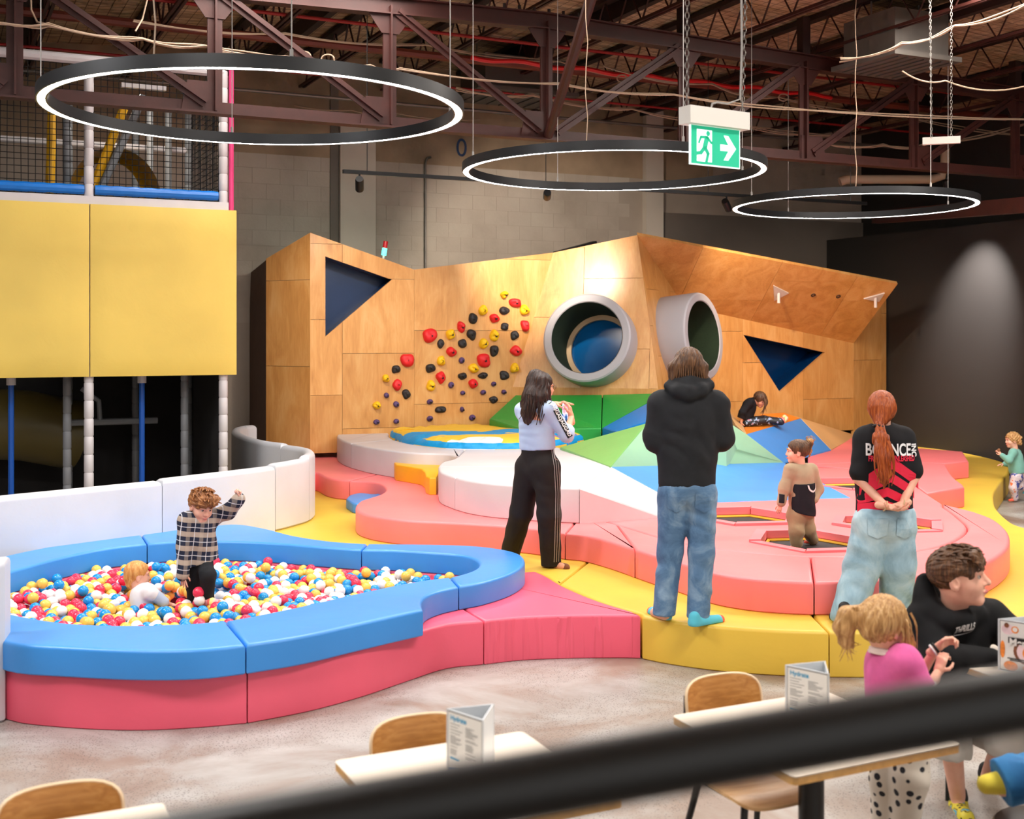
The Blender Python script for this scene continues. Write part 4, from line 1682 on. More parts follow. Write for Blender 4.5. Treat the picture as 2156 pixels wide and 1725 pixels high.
def spot_head(p, target, power, size, blend=0.6, parent=None, col=(1.0, 0.88, 0.74)):
    d = (target - p).normalized()
    h0 = p - Vector((0, 0, 0.14))
    q = d.to_track_quat('Z', 'Y').to_matrix()
    m = MB()
    m.tube([p, h0], 0.012, 8)
    m.lathe([(0.0005, -0.1), (0.045, -0.1), (0.05, -0.08), (0.05, 0.1), (0.042, 0.1), (0.04, 0.07)], h0, 20, q)
    m.build('spot_head', 'black_metal', parent)
    m = MB()
    m.lathe([(0.0005, 0.072), (0.041, 0.072)], h0, 20, q)
    m.build('lamp_face', 'lamp_face', parent)
    l = bpy.data.lights.new('spot_lamp', 'SPOT')
    l.energy, l.spot_size, l.spot_blend, l.color = power, size, blend, col
    l.shadow_soft_size = 0.05
    o = bpy.data.objects.new('spot_lamp', l)
    COL.objects.link(o)
    o.location = h0 + d * 0.13
    o.rotation_euler = d.to_track_quat('-Z', 'Y').to_euler()


def trk_at(x):
    m = (x - CX) / F_PX
    return K0 + E1 * ((m * K0.y - K0.x) / (E1.x - m * E1.y))


spot_head(trk_at(757), D(760, 660, 17.0), 170, R(70), 0.8, trk)
spot_head(trk_at(1152), D(1140, 525, 18.5), 480, R(72), 0.7, trk)
spot_head(trk_at(1530), D(1640, 650, 19.0), 420, R(75), 0.8, trk, (1.0, 0.82, 0.62))
kw = Vector((k0.x, k0.y, 0)) - E2 * 2.0
lam = thing('wall_spot', (kw.x - 1.2, kw.y - 0.2, 4.6), 'small black spot lamp aimed at the black wall', 'spot lamp')
spot_head(Vector((kw.x - 1.1, kw.y - 0.3, 4.7)), D(2045, 590, 19.6), 1600, R(56), 1.0, lam, (1.0, 0.96, 0.92))

# ------------------------------------------------------------------ exit signs
plain('sign_white', rgb(222, 218, 210), 0.45)
plain('sign_green', rgb(20, 168, 128), 0.5, emit=rgb(20, 168, 128), estr=0.55)
plain('sign_glow', rgb(240, 255, 250), 0.5, emit=rgb(235, 250, 245), estr=0.9)
plain('chain_metal', rgb(130, 124, 118), 0.4, 0.7)


def chain(a, b, parent):
    m = MB()
    n = int((Vector(b) - Vector(a)).length / 0.034)
    for i in range(n):
        c = Vector(a).lerp(Vector(b), (i + 0.5) / n)
        pts = []
        for k in range(10):
            an = 2 * math.pi * k / 10
            v = Vector((0.011 * math.cos(an), 0, 0.021 * math.sin(an)))
            if i % 2:
                v = Vector((0, v.x, v.z))
            pts.append(c + v)
        m.tube(pts, 0.0032, 4, True)
    m.build('chain', 'chain_metal', parent)


sc0 = D(1505, 310, 7.0)
sa = R(33)
SE = Vector((math.cos(sa), math.sin(sa), 0))
SN = Vector((math.sin(sa), -math.cos(sa), 0))
sg = thing('exit_sign', sc0, 'hanging green exit sign with running figure and white arrow', 'exit sign')


def sp(u, v, d=0.0):
    return sc0 + SE * u + Vector((0, 0, v)) + SN * d


SM = Matrix.Rotation(sa, 3, 'Z')
m = MB()
m.box(sp(0.0, 0.165, -0.0), (0.46, 0.1, 0.1), SM)
m.build('lamp_housing', 'sign_white', sg, False)
SH, SW = 0.225, 0.385
m = MB()
m.box(sp(0, 0.0), (SW, 0.012, SH), SM)
m.build('glow_edge', 'sign_glow', sg, False)
m = MB()
m.prism([sp(-SW / 2 + .006, -SH / 2 + .006, 0.0065), sp(SW / 2 - .006, -SH / 2 + .006, 0.0065), sp(SW / 2 - .006, SH / 2, 0.0065), sp(-SW / 2 + .006, SH / 2, 0.0065)], SN * 0.001)
m.build('green_panel', 'sign_green', sg, False)


def flat(pts, name, mat, d):
    m = MB()
    m.prism([sp(u, v, d) for u, v in pts], SN * 0.0008)
    m.build(name, mat, sg, False)


flat([(-.145, -.092), (-.03, -.092), (-.03, .092), (-.145, .092)], 'door_shape', 'sign_glow', 0.008)
flat([(.035, -.018), (.098, -.018), (.062, -.072), (.096, -.072), (.158, .0), (.096, .072), (.062, .072), (.098, .018), (.035, .018)], 'arrow', 'sign_glow', 0.008)
fig = MB()


def limb(a, b, w):
    a, b = Vector(a), Vector(b)
    t = (b - a).normalized()
    n = Vector((-t.y, t.x)) * w
    e = t * w * 0.6
    pts = [a - n - e, b - n + e, b + n + e, a + n - e]
    fig.prism([sp(p.x, p.y, 0.0092) for p in pts], SN * 0.0008)


for a, b, w in (((-.07, .045), (-.085, -.01), .017), ((-.068, .05), (-.035, .02), .008), ((-.035, .02), (-.008, .022), .007), ((-.075, .05), (-.115, .048), .008), ((-.115, .048), (-.13, .015), .007),
                ((-.082, -.012), (-.06, -.045), .012), ((-.06, -.045), (-.072, -.088), .01), ((-.088, -.012), (-.115, -.042), .012), ((-.115, -.042), (-.165, -.05), .01)):
    limb(a, b, w)
fig.prism([sp(-.06 + .015 * math.cos(k * math.pi / 8), .072 + .015 * math.sin(k * math.pi / 8), 0.0092) for k in range(16)], SN * 0.0008)
fig.build('running_figure', 'sign_green', sg, False)
chain(sp(-0.215, 0.215), D(1447, -40, 7.0 - 0.12), sg)
chain(sp(0.215, 0.215), D(1570, -40, 7.0 + 0.12), sg)
m = MB()
m.tube([sp(-0.03, 0.215), sp(-0.02, 0.25), sp(0.02, 0.262), sp(0.1, 0.262), sp(0.2, 0.3), sp(0.212, 0.6), sp(0.205, 1.2)], 0.006, 6)
m.build('power_cable', 'cable_grey', sg)

s2 = D(1982, 296, 12.2)
sg2 = thing('exit_sign', s2, 'narrow white lamp box of a far exit sign seen from below', 'exit sign')
m = MB()
m.box(s2, (0.36, 0.06, 0.07), Matrix.Rotation(R(-18), 3, 'Z'))
m.build('lamp_housing', 'sign_white', sg2, False)
chain(s2 + Vector((-0.1, 0, 0.03)), D(1958, -30, 12.2), sg2)
chain(s2 + Vector((0.1, 0, 0.03)), D(2003, -30, 12.2), sg2)

# stack light on the plywood wall and the lamp behind its crest
sb = D(806, 548, 17.15)
sl_t = thing('signal_lamp', sb - Vector((0, 0, 0.1)), 'red and green signal lamp standing on top of the plywood wall', 'signal lamp')
m = MB()
m.tube([sb - Vector((0, 0, 0.06)), sb + Vector((0.012, 0, 0.07))], 0.016, 8)
m.build('stem', 'sign_white', sl_t)
m = MB()
m.tube([sb + Vector((0.012, 0, 0.07)), sb + Vector((0.028, 0, 0.17))], 0.034, 12)
m.build('green_lens', plain('lens_green', rgb(60, 220, 190), 0.3, emit=rgb(70, 230, 200), estr=5.0), sl_t)
m = MB()
m.tube([sb + Vector((0.028, 0, 0.17)), sb + Vector((0.043, 0, 0.27))], 0.034, 12)
m.build('red_lens', plain('lens_red', rgb(190, 30, 40), 0.3), sl_t)
gl = bpy.data.lights.new('signal_glow', 'POINT')
gl.energy, gl.color, gl.shadow_soft_size = 5, (0.2, 1.0, 0.7), 0.05
go = bpy.data.objects.new('signal_glow', gl)
COL.objects.link(go)
go.location = sb + Vector((0.02, 0.15, 0.14))
m = MB()
m.bar(D(1170, 533, 18.5), D(1252, 511, 18.9), 0.12, 0.05)
tag(m.build('cable_tray', 'black_metal', None, False), 'flat black tray lying on the crest of the plywood wall', 'tray')
# ------------------------------------------------------------------ soft-play frame at the left
plain('pad_white', rgb(200, 195, 197), 0.4, var=0.03, scale=6)
plain('pad_grey', rgb(120, 122, 126), 0.5)
plain('pole_blue', rgb(10, 74, 160), 0.4)
plain('pad_pink', rgb(214, 60, 120), 0.45)
vinyl('pad_yellow', rgb(216, 186, 86), 0.55)
plain('slide_yellow', rgb(214, 160, 16), 0.35)
plain('net_black', rgb(20, 19, 20), 0.9)
plain('mesh_black', rgb(34, 32, 32), 0.95, var=0.2, scale=3)
plain('slide_olive', rgb(88, 76, 34), 0.5)
vinyl('pad_blue', rgb(0, 108, 196), 0.4)

Fc = D(470, 708, 13.5)                      # right front corner post (plan)
Fc = Vector((Fc.x, Fc.y, 0))


def fr_s(x):
    m = (x - CX) / F_PX
    return (m * Fc.y - Fc.x) / (E1.x - m * E1.y)


def fpnt(s, z, t=0.0):
    p = Fc + E1 * s + E2 * t
    return Vector((p.x, p.y, z))


s1 = fr_s(187)
s0 = s1 - (0 - s1)
frame = thing('play_frame', fpnt(s1, 0), 'tall soft play frame with yellow pads, white posts and black netting', 'play frame')


def padded_post(s, t, z0, z1, mat='pad_white', r=0.05, name='post'):
    m = MB()
    n = max(2, int((z1 - z0) / 0.19))
    prof = []
    for i in range(n):
        za, zb3 = z0 + (z1 - z0) * i / n, z0 + (z1 - z0) * (i + 1) / n
        prof += [(r * 0.86, za), (r, za + 0.012), (r, zb3 - 0.012), (r * 0.86, zb3)]
    m.lathe(prof, fpnt(s, 0, t), 14)
    return m.build(name, mat, frame)


for s in (s0, s1, 0.0):
    padded_post(s, 0, 0, 5.18)
for s in (s1, 0.0):
    padded_post(s - 0.02, 1.9, 0, 5.1, 'pad_grey')
padded_post(s1 - 0.17, 0.5, 0.0, 4.9, 'pad_grey', 0.045)
padded_post(-0.33, 0.5, 0.0, 1.9, 'pad_grey', 0.045)
padded_post(-0.62, 2.2, 0.0, 4.9, 'pad_grey', 0.045)
m = MB()
m.tube([fpnt(0.085, 3.5, -0.02), fpnt(0.085, 5.2, -0.02)], 0.028, 10)
m.build('corner_post_pad', 'pad_pink', frame)
for z_, r_ in ((5.2, 0.055), (4.55, 0.04)):
    m = MB()
    n = 26
    m.tube([fpnt(s0 + (0 - s0) * i / n, z_ - (0.04 if z_ > 5 else 0), 0.0 if z_ > 5 else 1.9) for i in range(n + 1)], r_, 10)
    m.build('top_rail', 'pad_white', frame)
m = MB()
m.tube([fpnt(0, 5.15, 0), fpnt(0, 5.15, 1.9)], 0.05, 10)
m.build('top_rail', 'pad_white', frame)
# yellow pads
pz0, pz1 = 1.79, 3.62
for a, b, lb in ((s0, s1, None), (s1, 0.135, None)):
    me_n = 9
    vs_, fs = [], []
    w, h = b - a - 0.012, pz1 - pz0
    nx, nz = 14, 16
    # cushion: front skin bulges, edges rounded
    for j in range(nz + 1):
        for i in range(nx + 1):
            u, v = i / nx, j / nz
            eu, ev = min(u, 1 - u) * w, min(v, 1 - v) * h
            d = 0.085 + 0.02 * min(1, eu / 0.08) * min(1, ev / 0.08) + 0.012 * math.sin(math.pi * u) * math.sin(math.pi * v)
            vs_.append(fpnt(a + 0.006 + u * w, pz0 + v * h, -d))
    off = len(vs_)
    for j in range(nz):
        for i in range(nx):
            k = j * (nx + 1) + i
            fs.append((k, k + 1, k + nx + 2, k + nx + 1))
    ring = [i for i in range(nx + 1)] + [(j + 1) * (nx + 1) - 1 for j in range(1, nz + 1)] + [nz * (nx + 1) + i for i in range(nx - 1, -1, -1)] + [j * (nx + 1) for j in range(nz - 1, 0, -1)]
    bk_ = []
    for r_ in ring:
        p = vs_[r_]
        bk_.append(len(vs_))
        vs_.append(p + E2 * 0.06)
    for k in range(len(ring)):
        k2 = (k + 1) % len(ring)
        fs.append((ring[k2], ring[k], bk_[k], bk_[k2]))
    fs.append(tuple(bk_))
    link_mesh('yellow_pad', vs_, fs, 'pad_yellow', frame, True, 50)
# white beam and blue roll on top of the pads
m = MB()
m.bar(fpnt(s0, pz1 + 0.045, -0.0), fpnt(0.05, pz1 + 0.045, -0.0), 0.1, 0.09)
m.build('beam', 'pad_white', frame, False)
for a, b in ((s0, s1 - 0.05), (s1 + 0.06, -0.06)):
    m = MB()
    n = 24
    m.tube([fpnt(a + (b - a) * i / n, pz1 + 0.16, 0.0) for i in range(n + 1)], [0.055 if i % 3 else 0.05 for i in range(n + 1)], 10)
    m.build('blue_roll', 'pad_blue', frame)


def net(a, b, z0_, z1_, t0, t1, step, rad, name='net'):
    m = MB()
    L = (fpnt(b, 0, t1) - fpnt(a, 0, t0)).length
    n = int(L / step)
    k = int((z1_ - z0_) / step)
    V = []
    Fq = []
    def strip(p, q, wv):
        o = len(V)
        V.extend([p - wv, p + wv, q + wv, q - wv])
        Fq.append((o, o + 1, o + 2, o + 3))
    d = (fpnt(b, 0, t1) - fpnt(a, 0, t0)).normalized()
    nn = d.cross(UP)
    for i in range(n + 1):
        u = i / n
        s_, t_ = a + (b - a) * u, t0 + (t1 - t0) * u
        for wv in (d * rad, nn * rad):
            strip(fpnt(s_, z0_, t_), fpnt(s_ + 0.01 * math.sin(i), z1_, t_), wv)
    for j in range(k + 1):
        z_ = z0_ + (z1_ - z0_) * j / k
        for wv in (UP * rad, nn * rad):
            strip(fpnt(a, z_, t0), fpnt(b, z_ + 0.01 * math.sin(j * 1.7), t1), wv)
    o = link_mesh(name, V, Fq, 'net_black', frame, False)
    o['kind'] = 'stuff'


net(s0, s1 - 0.05, 3.72, 5.1, 0.0, 0.0, 0.066, 0.004)
net(s1 + 0.05, -0.05, 3.72, 5.1, 0.0, 0.0, 0.066, 0.004)
net(0.0, 0.0, 3.72, 5.1, 0.06, 1.9, 0.066, 0.004)
# upper interior: yellow slide hood, yellow pole, leaning poles
m = MB()
hc = fpnt(fr_s(270), 3.78, 1.0)
ns = 20
V, Fq = [], []
for j in range(7):
    th = math.pi / 2 * j / 6
    for i in range(ns + 1):
        ph = math.pi * i / ns
        V.append(hc + E1 * (math.cos(ph) * 0.52 * (0.75 + 0.25 * math.cos(th))) + UP * (math.sin(ph) * 0.62 * (0.85 + 0.15 * math.cos(th))) + E2 * (0.5 * math.sin(th)))
for j in range(6):
    for i in range(ns):
        a_ = j * (ns + 1) + i
        Fq.append((a_, a_ + 1, a_ + ns + 2, a_ + ns + 1))
m.add(V, Fq)
m.build('slide_hood', 'slide_yellow', frame)
for a, b, mt, r_ in (((fr_s(120), 3.7, 0.9), (fr_s(126), 4.75, 0.9), 'slide_yellow', 0.05), ((fr_s(203), 3.75, 0.7), (fr_s(280), 4.8, 0.7), 'slide_yellow', 0.05), ((fr_s(215), 3.72, 0.62), (fr_s(322), 4.95, 0.62), 'pad_grey', 0.045), ((fr_s(366), 3.7, 1.6), (fr_s(366), 5.0, 1.6), 'pad_grey', 0.04), ((fr_s(412), 3.7, 1.7), (fr_s(412), 5.0, 1.7), 'pad_grey', 0.04)):
    m = MB()
    pa, pb = fpnt(*a), fpnt(*b)
    m.tube([pa.lerp(pb, i / 8) for i in range(9)], r_, 10)
    m.build('inner_pole', mt, frame)
# lower storey: floor deck, dark mesh walls, blue poles, grey pipework
m = MB()
m.prism([fpnt(s0, 3.5, 0.05), fpnt(0.0, 3.5, 0.05), fpnt(0.0, 3.5, 2.6), fpnt(s0, 3.5, 2.6)], Vector((0, 0, 0.06)))
m.build('deck', 'mesh_black', frame, False)
for a, b in ((fpnt(s0, 0, 2.6), fpnt(0.05, 0, 2.6)), (fpnt(0.05, 0, 2.6), fpnt(0.05, 0, 0.05))):
    m = MB()
    m.prism([a, b, b + UP * 3.6, a + UP * 3.6], (b - a).cross(UP).normalized() * 0.02)
    m.build('mesh_wall', 'mesh_black', frame, False)
for x, t_ in ((27, 0.3), (308, 0.3)):
    m = MB()
    m.tube([fpnt(fr_s(x), 0.0, t_), fpnt(fr_s(x), 1.72, t_)], 0.03, 10)
    m.build('blue_pole', 'pole_blue', frame)
    m = MB()
    m.tube([fpnt(fr_s(x), 1.7, t_), fpnt(fr_s(x), 1.82, t_)], 0.048, 10)
    m.build('pole_cap', 'pad_white', frame)
pw = MB()
pw.tube([fpnt(fr_s(170), 1.2, 1.5), fpnt(fr_s(380), 1.2, 1.5)], 0.04, 8)
pw.build('cross_pipe', 'pad_grey', frame)
pw = MB()
pw.tube([fpnt(fr_s(248), 1.2, 1.5), fpnt(fr_s(245), 1.45, 1.5), fpnt(fr_s(205), 1.6, 1.5)], 0.03, 8)
pw.build('cross_pipe', 'pad_grey', frame)
pw = MB()
pw.tube([fpnt(s0 - 0.3, 1.25, 2.0), fpnt(s1 - 0.5, 1.15, 2.0), fpnt(s1 + 0.1, 1.0, 2.1)], 0.42, 20)
pw.build('tube_slide', 'slide_olive', frame)

# added light and batten to brighten the upper storey
lp = fpnt(s1 + 0.7, 5.1, 0.9)
m = MB()
m.box(lp, (0.5, 0.12, 0.05), RZ.to_3x3())
m.build('fill_batten', 'pad_white', frame, False)
area_light('frame_fill', lp - Vector((0, 0, 0.04)), 0.45, 0.1, 24, (1.0, 0.92, 0.8))
# ------------------------------------------------------------------ balls in the pit
ball_cols = {'yellow': rgb(236, 190, 84), 'blue': rgb(18, 140, 214), 'red': rgb(228, 52, 84), 'white': rgb(236, 232, 232)}
for k_, c_ in ball_cols.items():
    m_, nt_, b_ = new_mat('ball_' + k_)
    b_.inputs['Base Color'].default_value = c_
    b_.inputs['Roughness'].default_value = 0.22
    b_.inputs['Subsurface Weight'].default_value = 0.0
BR = 0.041


def ico(sub):
    bm = bmesh.new()
    bmesh.ops.create_icosphere(bm, subdivisions=sub, radius=BR)
    v = [p.co.copy() for p in bm.verts]
    f = [tuple(q.index for q in p.verts) for p in bm.faces]
    bm.free()
    return v, f


bv3, bf3 = ico(3)
bv2, bf2 = ico(2)
pit = clean(i_fl + i_fr + i_rd + i_bk + i_bl)


def inside(p, poly):
    r = False
    j = len(poly) - 1
    for i in range(len(poly)):
        a, b = poly[i], poly[j]
        if (a.y > p.y) != (b.y > p.y) and p.x < (b.x - a.x) * (p.y - a.y) / (b.y - a.y) + a.x:
            r = not r
        j = i
    return r


def dist_edge(p, poly):
    d = 9
    for i in range(len(poly)):
        a, b = poly[i - 1], poly[i]
        e = b - a
        t = max(0, min(1, (p - a).dot(e) / e.dot(e)))
        d = min(d, (p - a - e * t).length)
    return d


# keep-out columns for the two children standing in the pit: (point, radius)
boy_a, boy_b = P(408, 1283, 0.1).to_2d(), P(446, 1276, 0.16).to_2d()
baby_c = P(318, 1272, 0.22).to_2d()
keep = [(boy_a, 0.10), (boy_b, 0.12), (baby_c, 0.2), (P(362, 1290, 0.22).to_2d(), 0.13), (P(290, 1262, 0.22).to_2d(), 0.14)]
rb = random.Random(3)
cand = []
xs_, ys_ = [p.x for p in pit], [p.y for p in pit]
sp_ = 0.083
for layer, zc in ((0, 0.275), (1, 0.205)):
    iy = 0
    y_ = min(ys_)
    while y_ < max(ys_):
        x_ = min(xs_) + (sp_ / 2 if iy % 2 else 0) + layer * sp_ / 2
        while x_ < max(xs_):
            p = Vector((x_ + rb.uniform(-.014, .014), y_ + layer * 0.03 + rb.uniform(-.014, .014)))
            if inside(p, pit) and dist_edge(p, pit) > BR + 0.003 and all((p - c).length > r_ + BR for c, r_ in keep):
                h = zc + (rb.uniform(-0.03, 0.035) if layer == 0 else rb.uniform(-.02, .01))
                if layer == 0 and rb.random() < 0.10:
                    h += 0.035
                h += 0.03 * noise.noise(Vector((p.x * 1.5, p.y * 1.5, 0)))
                cand.append((layer, p, h))
            x_ += sp_
        y_ += sp_ * 0.866
        iy += 1
tops = sorted([c for c in cand if c[0] == 0], key=lambda c: c[1].y + 0.0)
rest_b = [c for c in cand if c[0] == 1]
keys = ['yellow'] * 33 + ['blue'] * 24 + ['red'] * 19 + ['white'] * 24
near, far = tops[:300], tops[300:]
proto = {}
for _, p, h in near:
    kc = rb.choice(keys)
    if kc not in proto:
        o = link_mesh('pit_ball', bv3, bf3, 'ball_' + kc, None, True, 0)
        proto[kc] = o
    else:
        o = proto[kc].copy()
        COL.objects.link(o)
    o.location = (p.x, p.y, h)
    tag(o, '%s glossy plastic ball lying among the balls in the front half of the pit' % kc, 'ball', '%s balls in the ball pit' % kc)
V, Fq, mi = [], [], []
order = list(ball_cols)
for _, p, h in far + rest_b:
    kc = rb.choice(keys)
    o_ = len(V)
    c = Vector((p.x, p.y, h))
    V += [v + c for v in bv2]
    Fq += [tuple(i + o_ for i in f) for f in bf2]
    mi += [order.index(kc)] * len(bf2)
fill = link_mesh('pit_balls', V, Fq, None, None, True, 0)
for kc in order:
    fill.data.materials.append(MATS['ball_' + kc])
fill.data.polygons.foreach_set('material_index', mi)
tag(fill, 'loose yellow, blue, red and white plastic balls filling the rest of the pit', 'balls', None, 'stuff')
pf = MB()
pf.prism([Vector((p.x, p.y, 0.004)) for p in pit], Vector((0, 0, 0.06)))
tag(pf.build('pit_mat', 'vinyl_pink', None, False), 'pink floor mat under the balls of the pit', 'mat')
rbp = D(418, 1248, 8.55)
o = proto['red'].copy()
COL.objects.link(o)
o.location = rbp
tag(o, 'red plastic ball tossed up in front of the boy\'s black trousers', 'ball', 'red balls in the ball pit')

# ------------------------------------------------------------------ cafe furniture
m_, nt_, b_ = new_mat('oak_veneer')
tcv = coords(nt_, 'Object', (3, 30, 30))
n_ = noise_n(nt_, tcv, 1.6, 5, 0.6, 0.6)
lk(nt_, ramp(nt_, n_.outputs['Fac'], [(0.3, rgb(158, 102, 44)), (0.5, rgb(186, 128, 62)), (0.7, rgb(204, 150, 84))]), b_.inputs['Base Color'])
b_.inputs['Roughness'].default_value = 0.4
m_, nt_, b_ = new_mat('birch_seat')
tcv = coords(nt_, 'Object', (2, 14, 14))
n_ = noise_n(nt_, tcv, 1.6, 5, 0.6, 0.8)
lk(nt_, ramp(nt_, n_.outputs['Fac'], [(0.3, rgb(196, 146, 92)), (0.5, rgb(222, 178, 124)), (0.7, rgb(232, 194, 144))]), b_.inputs['Base Color'])
b_.inputs['Roughness'].default_value = 0.4
plain('ply_edge', rgb(226, 200, 164), 0.5)
plain('table_white', rgb(228, 214, 196), 0.35)
plain('table_edge', rgb(206, 158, 92), 0.5, var=0.12, scale=40)
plain('rail_black', rgb(9, 9, 10), 0.38)


def rrect(w, h, r, n=5):
    out = []
    for cx, cy, a0 in ((w / 2 - r, h / 2 - r, 0), (-w / 2 + r, h / 2 - r, 90), (-w / 2 + r, -h / 2 + r, 180), (w / 2 - r, -h / 2 + r, 270)):
        for k in range(n + 1):
            a = R(a0 + 90 * k / n)
            out.append((cx + r * math.cos(a), cy + r * math.sin(a)))
    return out


def table(p_bl, lab, wide=0.75, deep=0.74):
    """p_bl: back left corner of the top; runs wide along E1 and deep towards the camera"""
    t = thing('cafe_table', (p_bl.x, p_bl.y, 0), lab, 'table', 'square cafe tables')
    c = p_bl + E1 * wide / 2 - E2 * deep / 2
    pts = [c.to_2d() + E1.to_2d() * u + E2.to_2d() * v for u, v in rrect(wide, deep, 0.02, 3)]
    core = MB()
    core.prism([Vector((p.x, p.y, 0.712)) for p in pts], Vector((0, 0, 0.024)))
    core.build('plywood_core', 'table_edge', t, False)
    top_ = MB()
    top_.prism([Vector((p.x, p.y, 0.7365)) for p in pts], Vector((0, 0, 0.0035)))
    top_.build('table_top', 'table_white', t, False)
    m = MB()
    m.lathe([(0.048, 0.02), (0.048, 0.70)], (c.x, c.y, 0), 20)
    m.build('column', 'rail_black', t)
    m = MB()
    m.box((c.x, c.y, 0.70), (0.4, 0.06, 0.018), RZ.to_3x3())
    m.box((c.x, c.y, 0.70), (0.06, 0.4, 0.018), RZ.to_3x3())
    m.build('top_bracket', 'rail_black', t, False)
    m = MB()
    m.lathe([(0.0005, 0.03), (0.1, 0.028), (0.24, 0.012), (0.25, 0.0)], (c.x, c.y, 0), 28)
    m.build('foot_plate', 'rail_black', t)
    return t


tA = P(703, 1602, 0.74)
tB = P(1414, 1507, 0.74)
table(tA, 'pale square cafe table with a menu, in the middle foreground', 0.73, 0.74)
table(tB, 'pale square cafe table with a menu, right foreground in front of a wooden chair', 0.76, 0.74)
tD = Vector((1.93, 5.62, 0.74))
table(tD, 'pale square cafe table under the teenager\'s arms', 0.76, 0.74)
tZ = P(343, 1690, 0.74) - E1 * 0.73
table(tZ, 'pale square cafe table cut by the lower left corner', 0.73, 0.74)


def chair(loc, rz, lab):
    """plywood cafe chair; local +y is its front"""
    t = thing('cafe_chair', (0, 0, 0), lab, 'chair', 'plywood cafe chairs')
    # seat shell
    n = 14
    def shell(fn, nu, nv, th, name, mat):
        vs_, fs = [], []
        for side in (0, 1):
            for j in range(nv + 1):
                for i in range(nu + 1):
                    p, nn = fn(i / nu * 2 - 1, j / nv * 2 - 1)
                    vs_.append(p + nn * (th if side else 0))
        k = (nu + 1) * (nv + 1)
        for j in range(nv):
            for i in range(nu):
                a = j * (nu + 1) + i
                fs.append((a + nu + 1, a + nu + 2, a + 1, a))
                fs.append((k + a, k + a + 1, k + a + nu + 2, k + a + nu + 1))
        ring = [i for i in range(nu + 1)] + [(j + 1) * (nu + 1) - 1 for j in range(1, nv + 1)] + [nv * (nu + 1) + i for i in range(nu - 1, -1, -1)] + [j * (nu + 1) for j in range(nv - 1, 0, -1)]
        for q in range(len(ring)):
            a, b = ring[q], ring[(q + 1) % len(ring)]
            fs.append((a, b, b + k, a + k))
        return link_mesh(name, vs_, fs, mat, t, True, 50)

    def sq(u, v, ex=5):
        # squircle mapping so the corners are rounded
        m_ = max(abs(u), abs(v), 1e-6)
        L_ = max(1e-6, (abs(u) ** ex + abs(v) ** ex) ** (1 / ex))
        k_ = m_ / L_
        return u * k_, v * k_

    def seat_f(u, v):
        u, v = sq(u, v)
        w = 0.215 - 0.02 * (v < 0) * -v
        z = 0.445 + 0.012 * u * u + (0.0 if v < 0.5 else -0.03 * (v - 0.5) ** 2 * 4) + (0.02 * (-v - 0.6) if v < -0.6 else 0)
        return Vector((u * w, v * 0.205 + 0.02, z)), Vector((0, 0, 0.999))

    def back_f(u, v):
        u, v = sq(u, v, 4)
        y = -0.20 - 0.035 * (v + 1) / 2 + 0.045 * u * u
        z = 0.70 + v * 0.105
        return Vector((u * 0.185, y, z)), Vector((0, -1, 0.1)).normalized()

    s = shell(seat_f, 16, 14, 0.012, 'seat', 'birch_seat')
    b = shell(back_f, 16, 8, 0.012, 'backrest', 'oak_veneer')
    ed = MB()
    pts = []
    for k in range(48):
        a = 2 * math.pi * k / 48
        cu, cv = math.cos(a), math.sin(a)
        mm = max(abs(cu), abs(cv))
        p, nn = back_f(cu / mm, cv / mm)
        pts.append(p + nn * 0.006)
    ed.tube(pts, 0.007, 5, True)
    e = ed.build('edge_band', 'ply_edge', b)
    fr = MB()
    fr.tube([(-0.15, 0.17, 0.43), (-0.15, -0.15, 0.425), (0.15, -0.15, 0.425), (0.15, 0.17, 0.43)], 0.013, 8, True)
    fr.build('seat_frame', 'rail_black', t)
    for sx in (-1, 1):
        m = MB()
        m.tube([(sx * 0.15, -0.15, 0.425), (sx * 0.165, -0.215, 0.55), (sx * 0.15, -0.235, 0.74)], 0.012, 8)
        m.build('back_stay', 'rail_black', t)
        for sy in (-1, 1):
            m = MB()
            m.tube([(sx * 0.15, 0.16 if sy > 0 else -0.14, 0.43), (sx * 0.205, 0.2 if sy > 0 else -0.25, 0.0)], [0.015, 0.011], 8)
            m.build('leg', 'rail_black', t)
    t.location = loc
    t.rotation_euler = (0, 0, rz)
    return t


rzc = ANG + math.pi        # front faces the camera side (-E2)
chair((-0.265, 4.29, 0), rzc, 'wooden cafe chair behind the middle foreground table')
chair((0.955, 4.83, 0), rzc, 'wooden cafe chair tucked under the right foreground table')
chair((-1.325, 3.6, 0), rzc, 'wooden cafe chair at the lower left corner')
chair((2.18, 6.05, 0), rzc, 'black legged cafe chair under the teenager')
chair((1.72, 3.78, 0), rzc + R(150), 'wooden cafe chair at the lower right corner')

# menu holders
plain('menu_paper', rgb(222, 220, 216), 0.5)
plain('menu_clear', rgb(214, 218, 222), 0.2)
plain('menu_grey_print', rgb(150, 150, 150), 0.6)
plain('menu_blue_print', rgb(40, 150, 196), 0.6)
plain('menu_navy_print', rgb(38, 120, 190), 0.6)
plain('menu_frame', rgb(90, 84, 78), 0.4)
plain('menu_orange', rgb(226, 132, 50), 0.6, var=0.3, scale=60)
plain('menu_brown', rgb(120, 70, 44), 0.6, var=0.3, scale=60)
plain('menu_red', rgb(180, 50, 40), 0.6, var=0.3, scale=60)
plain('menu_black', rgb(20, 20, 20), 0.6)
plain('menu_pinkish', rgb(226, 200, 206), 0.6, var=0.1, scale=30)


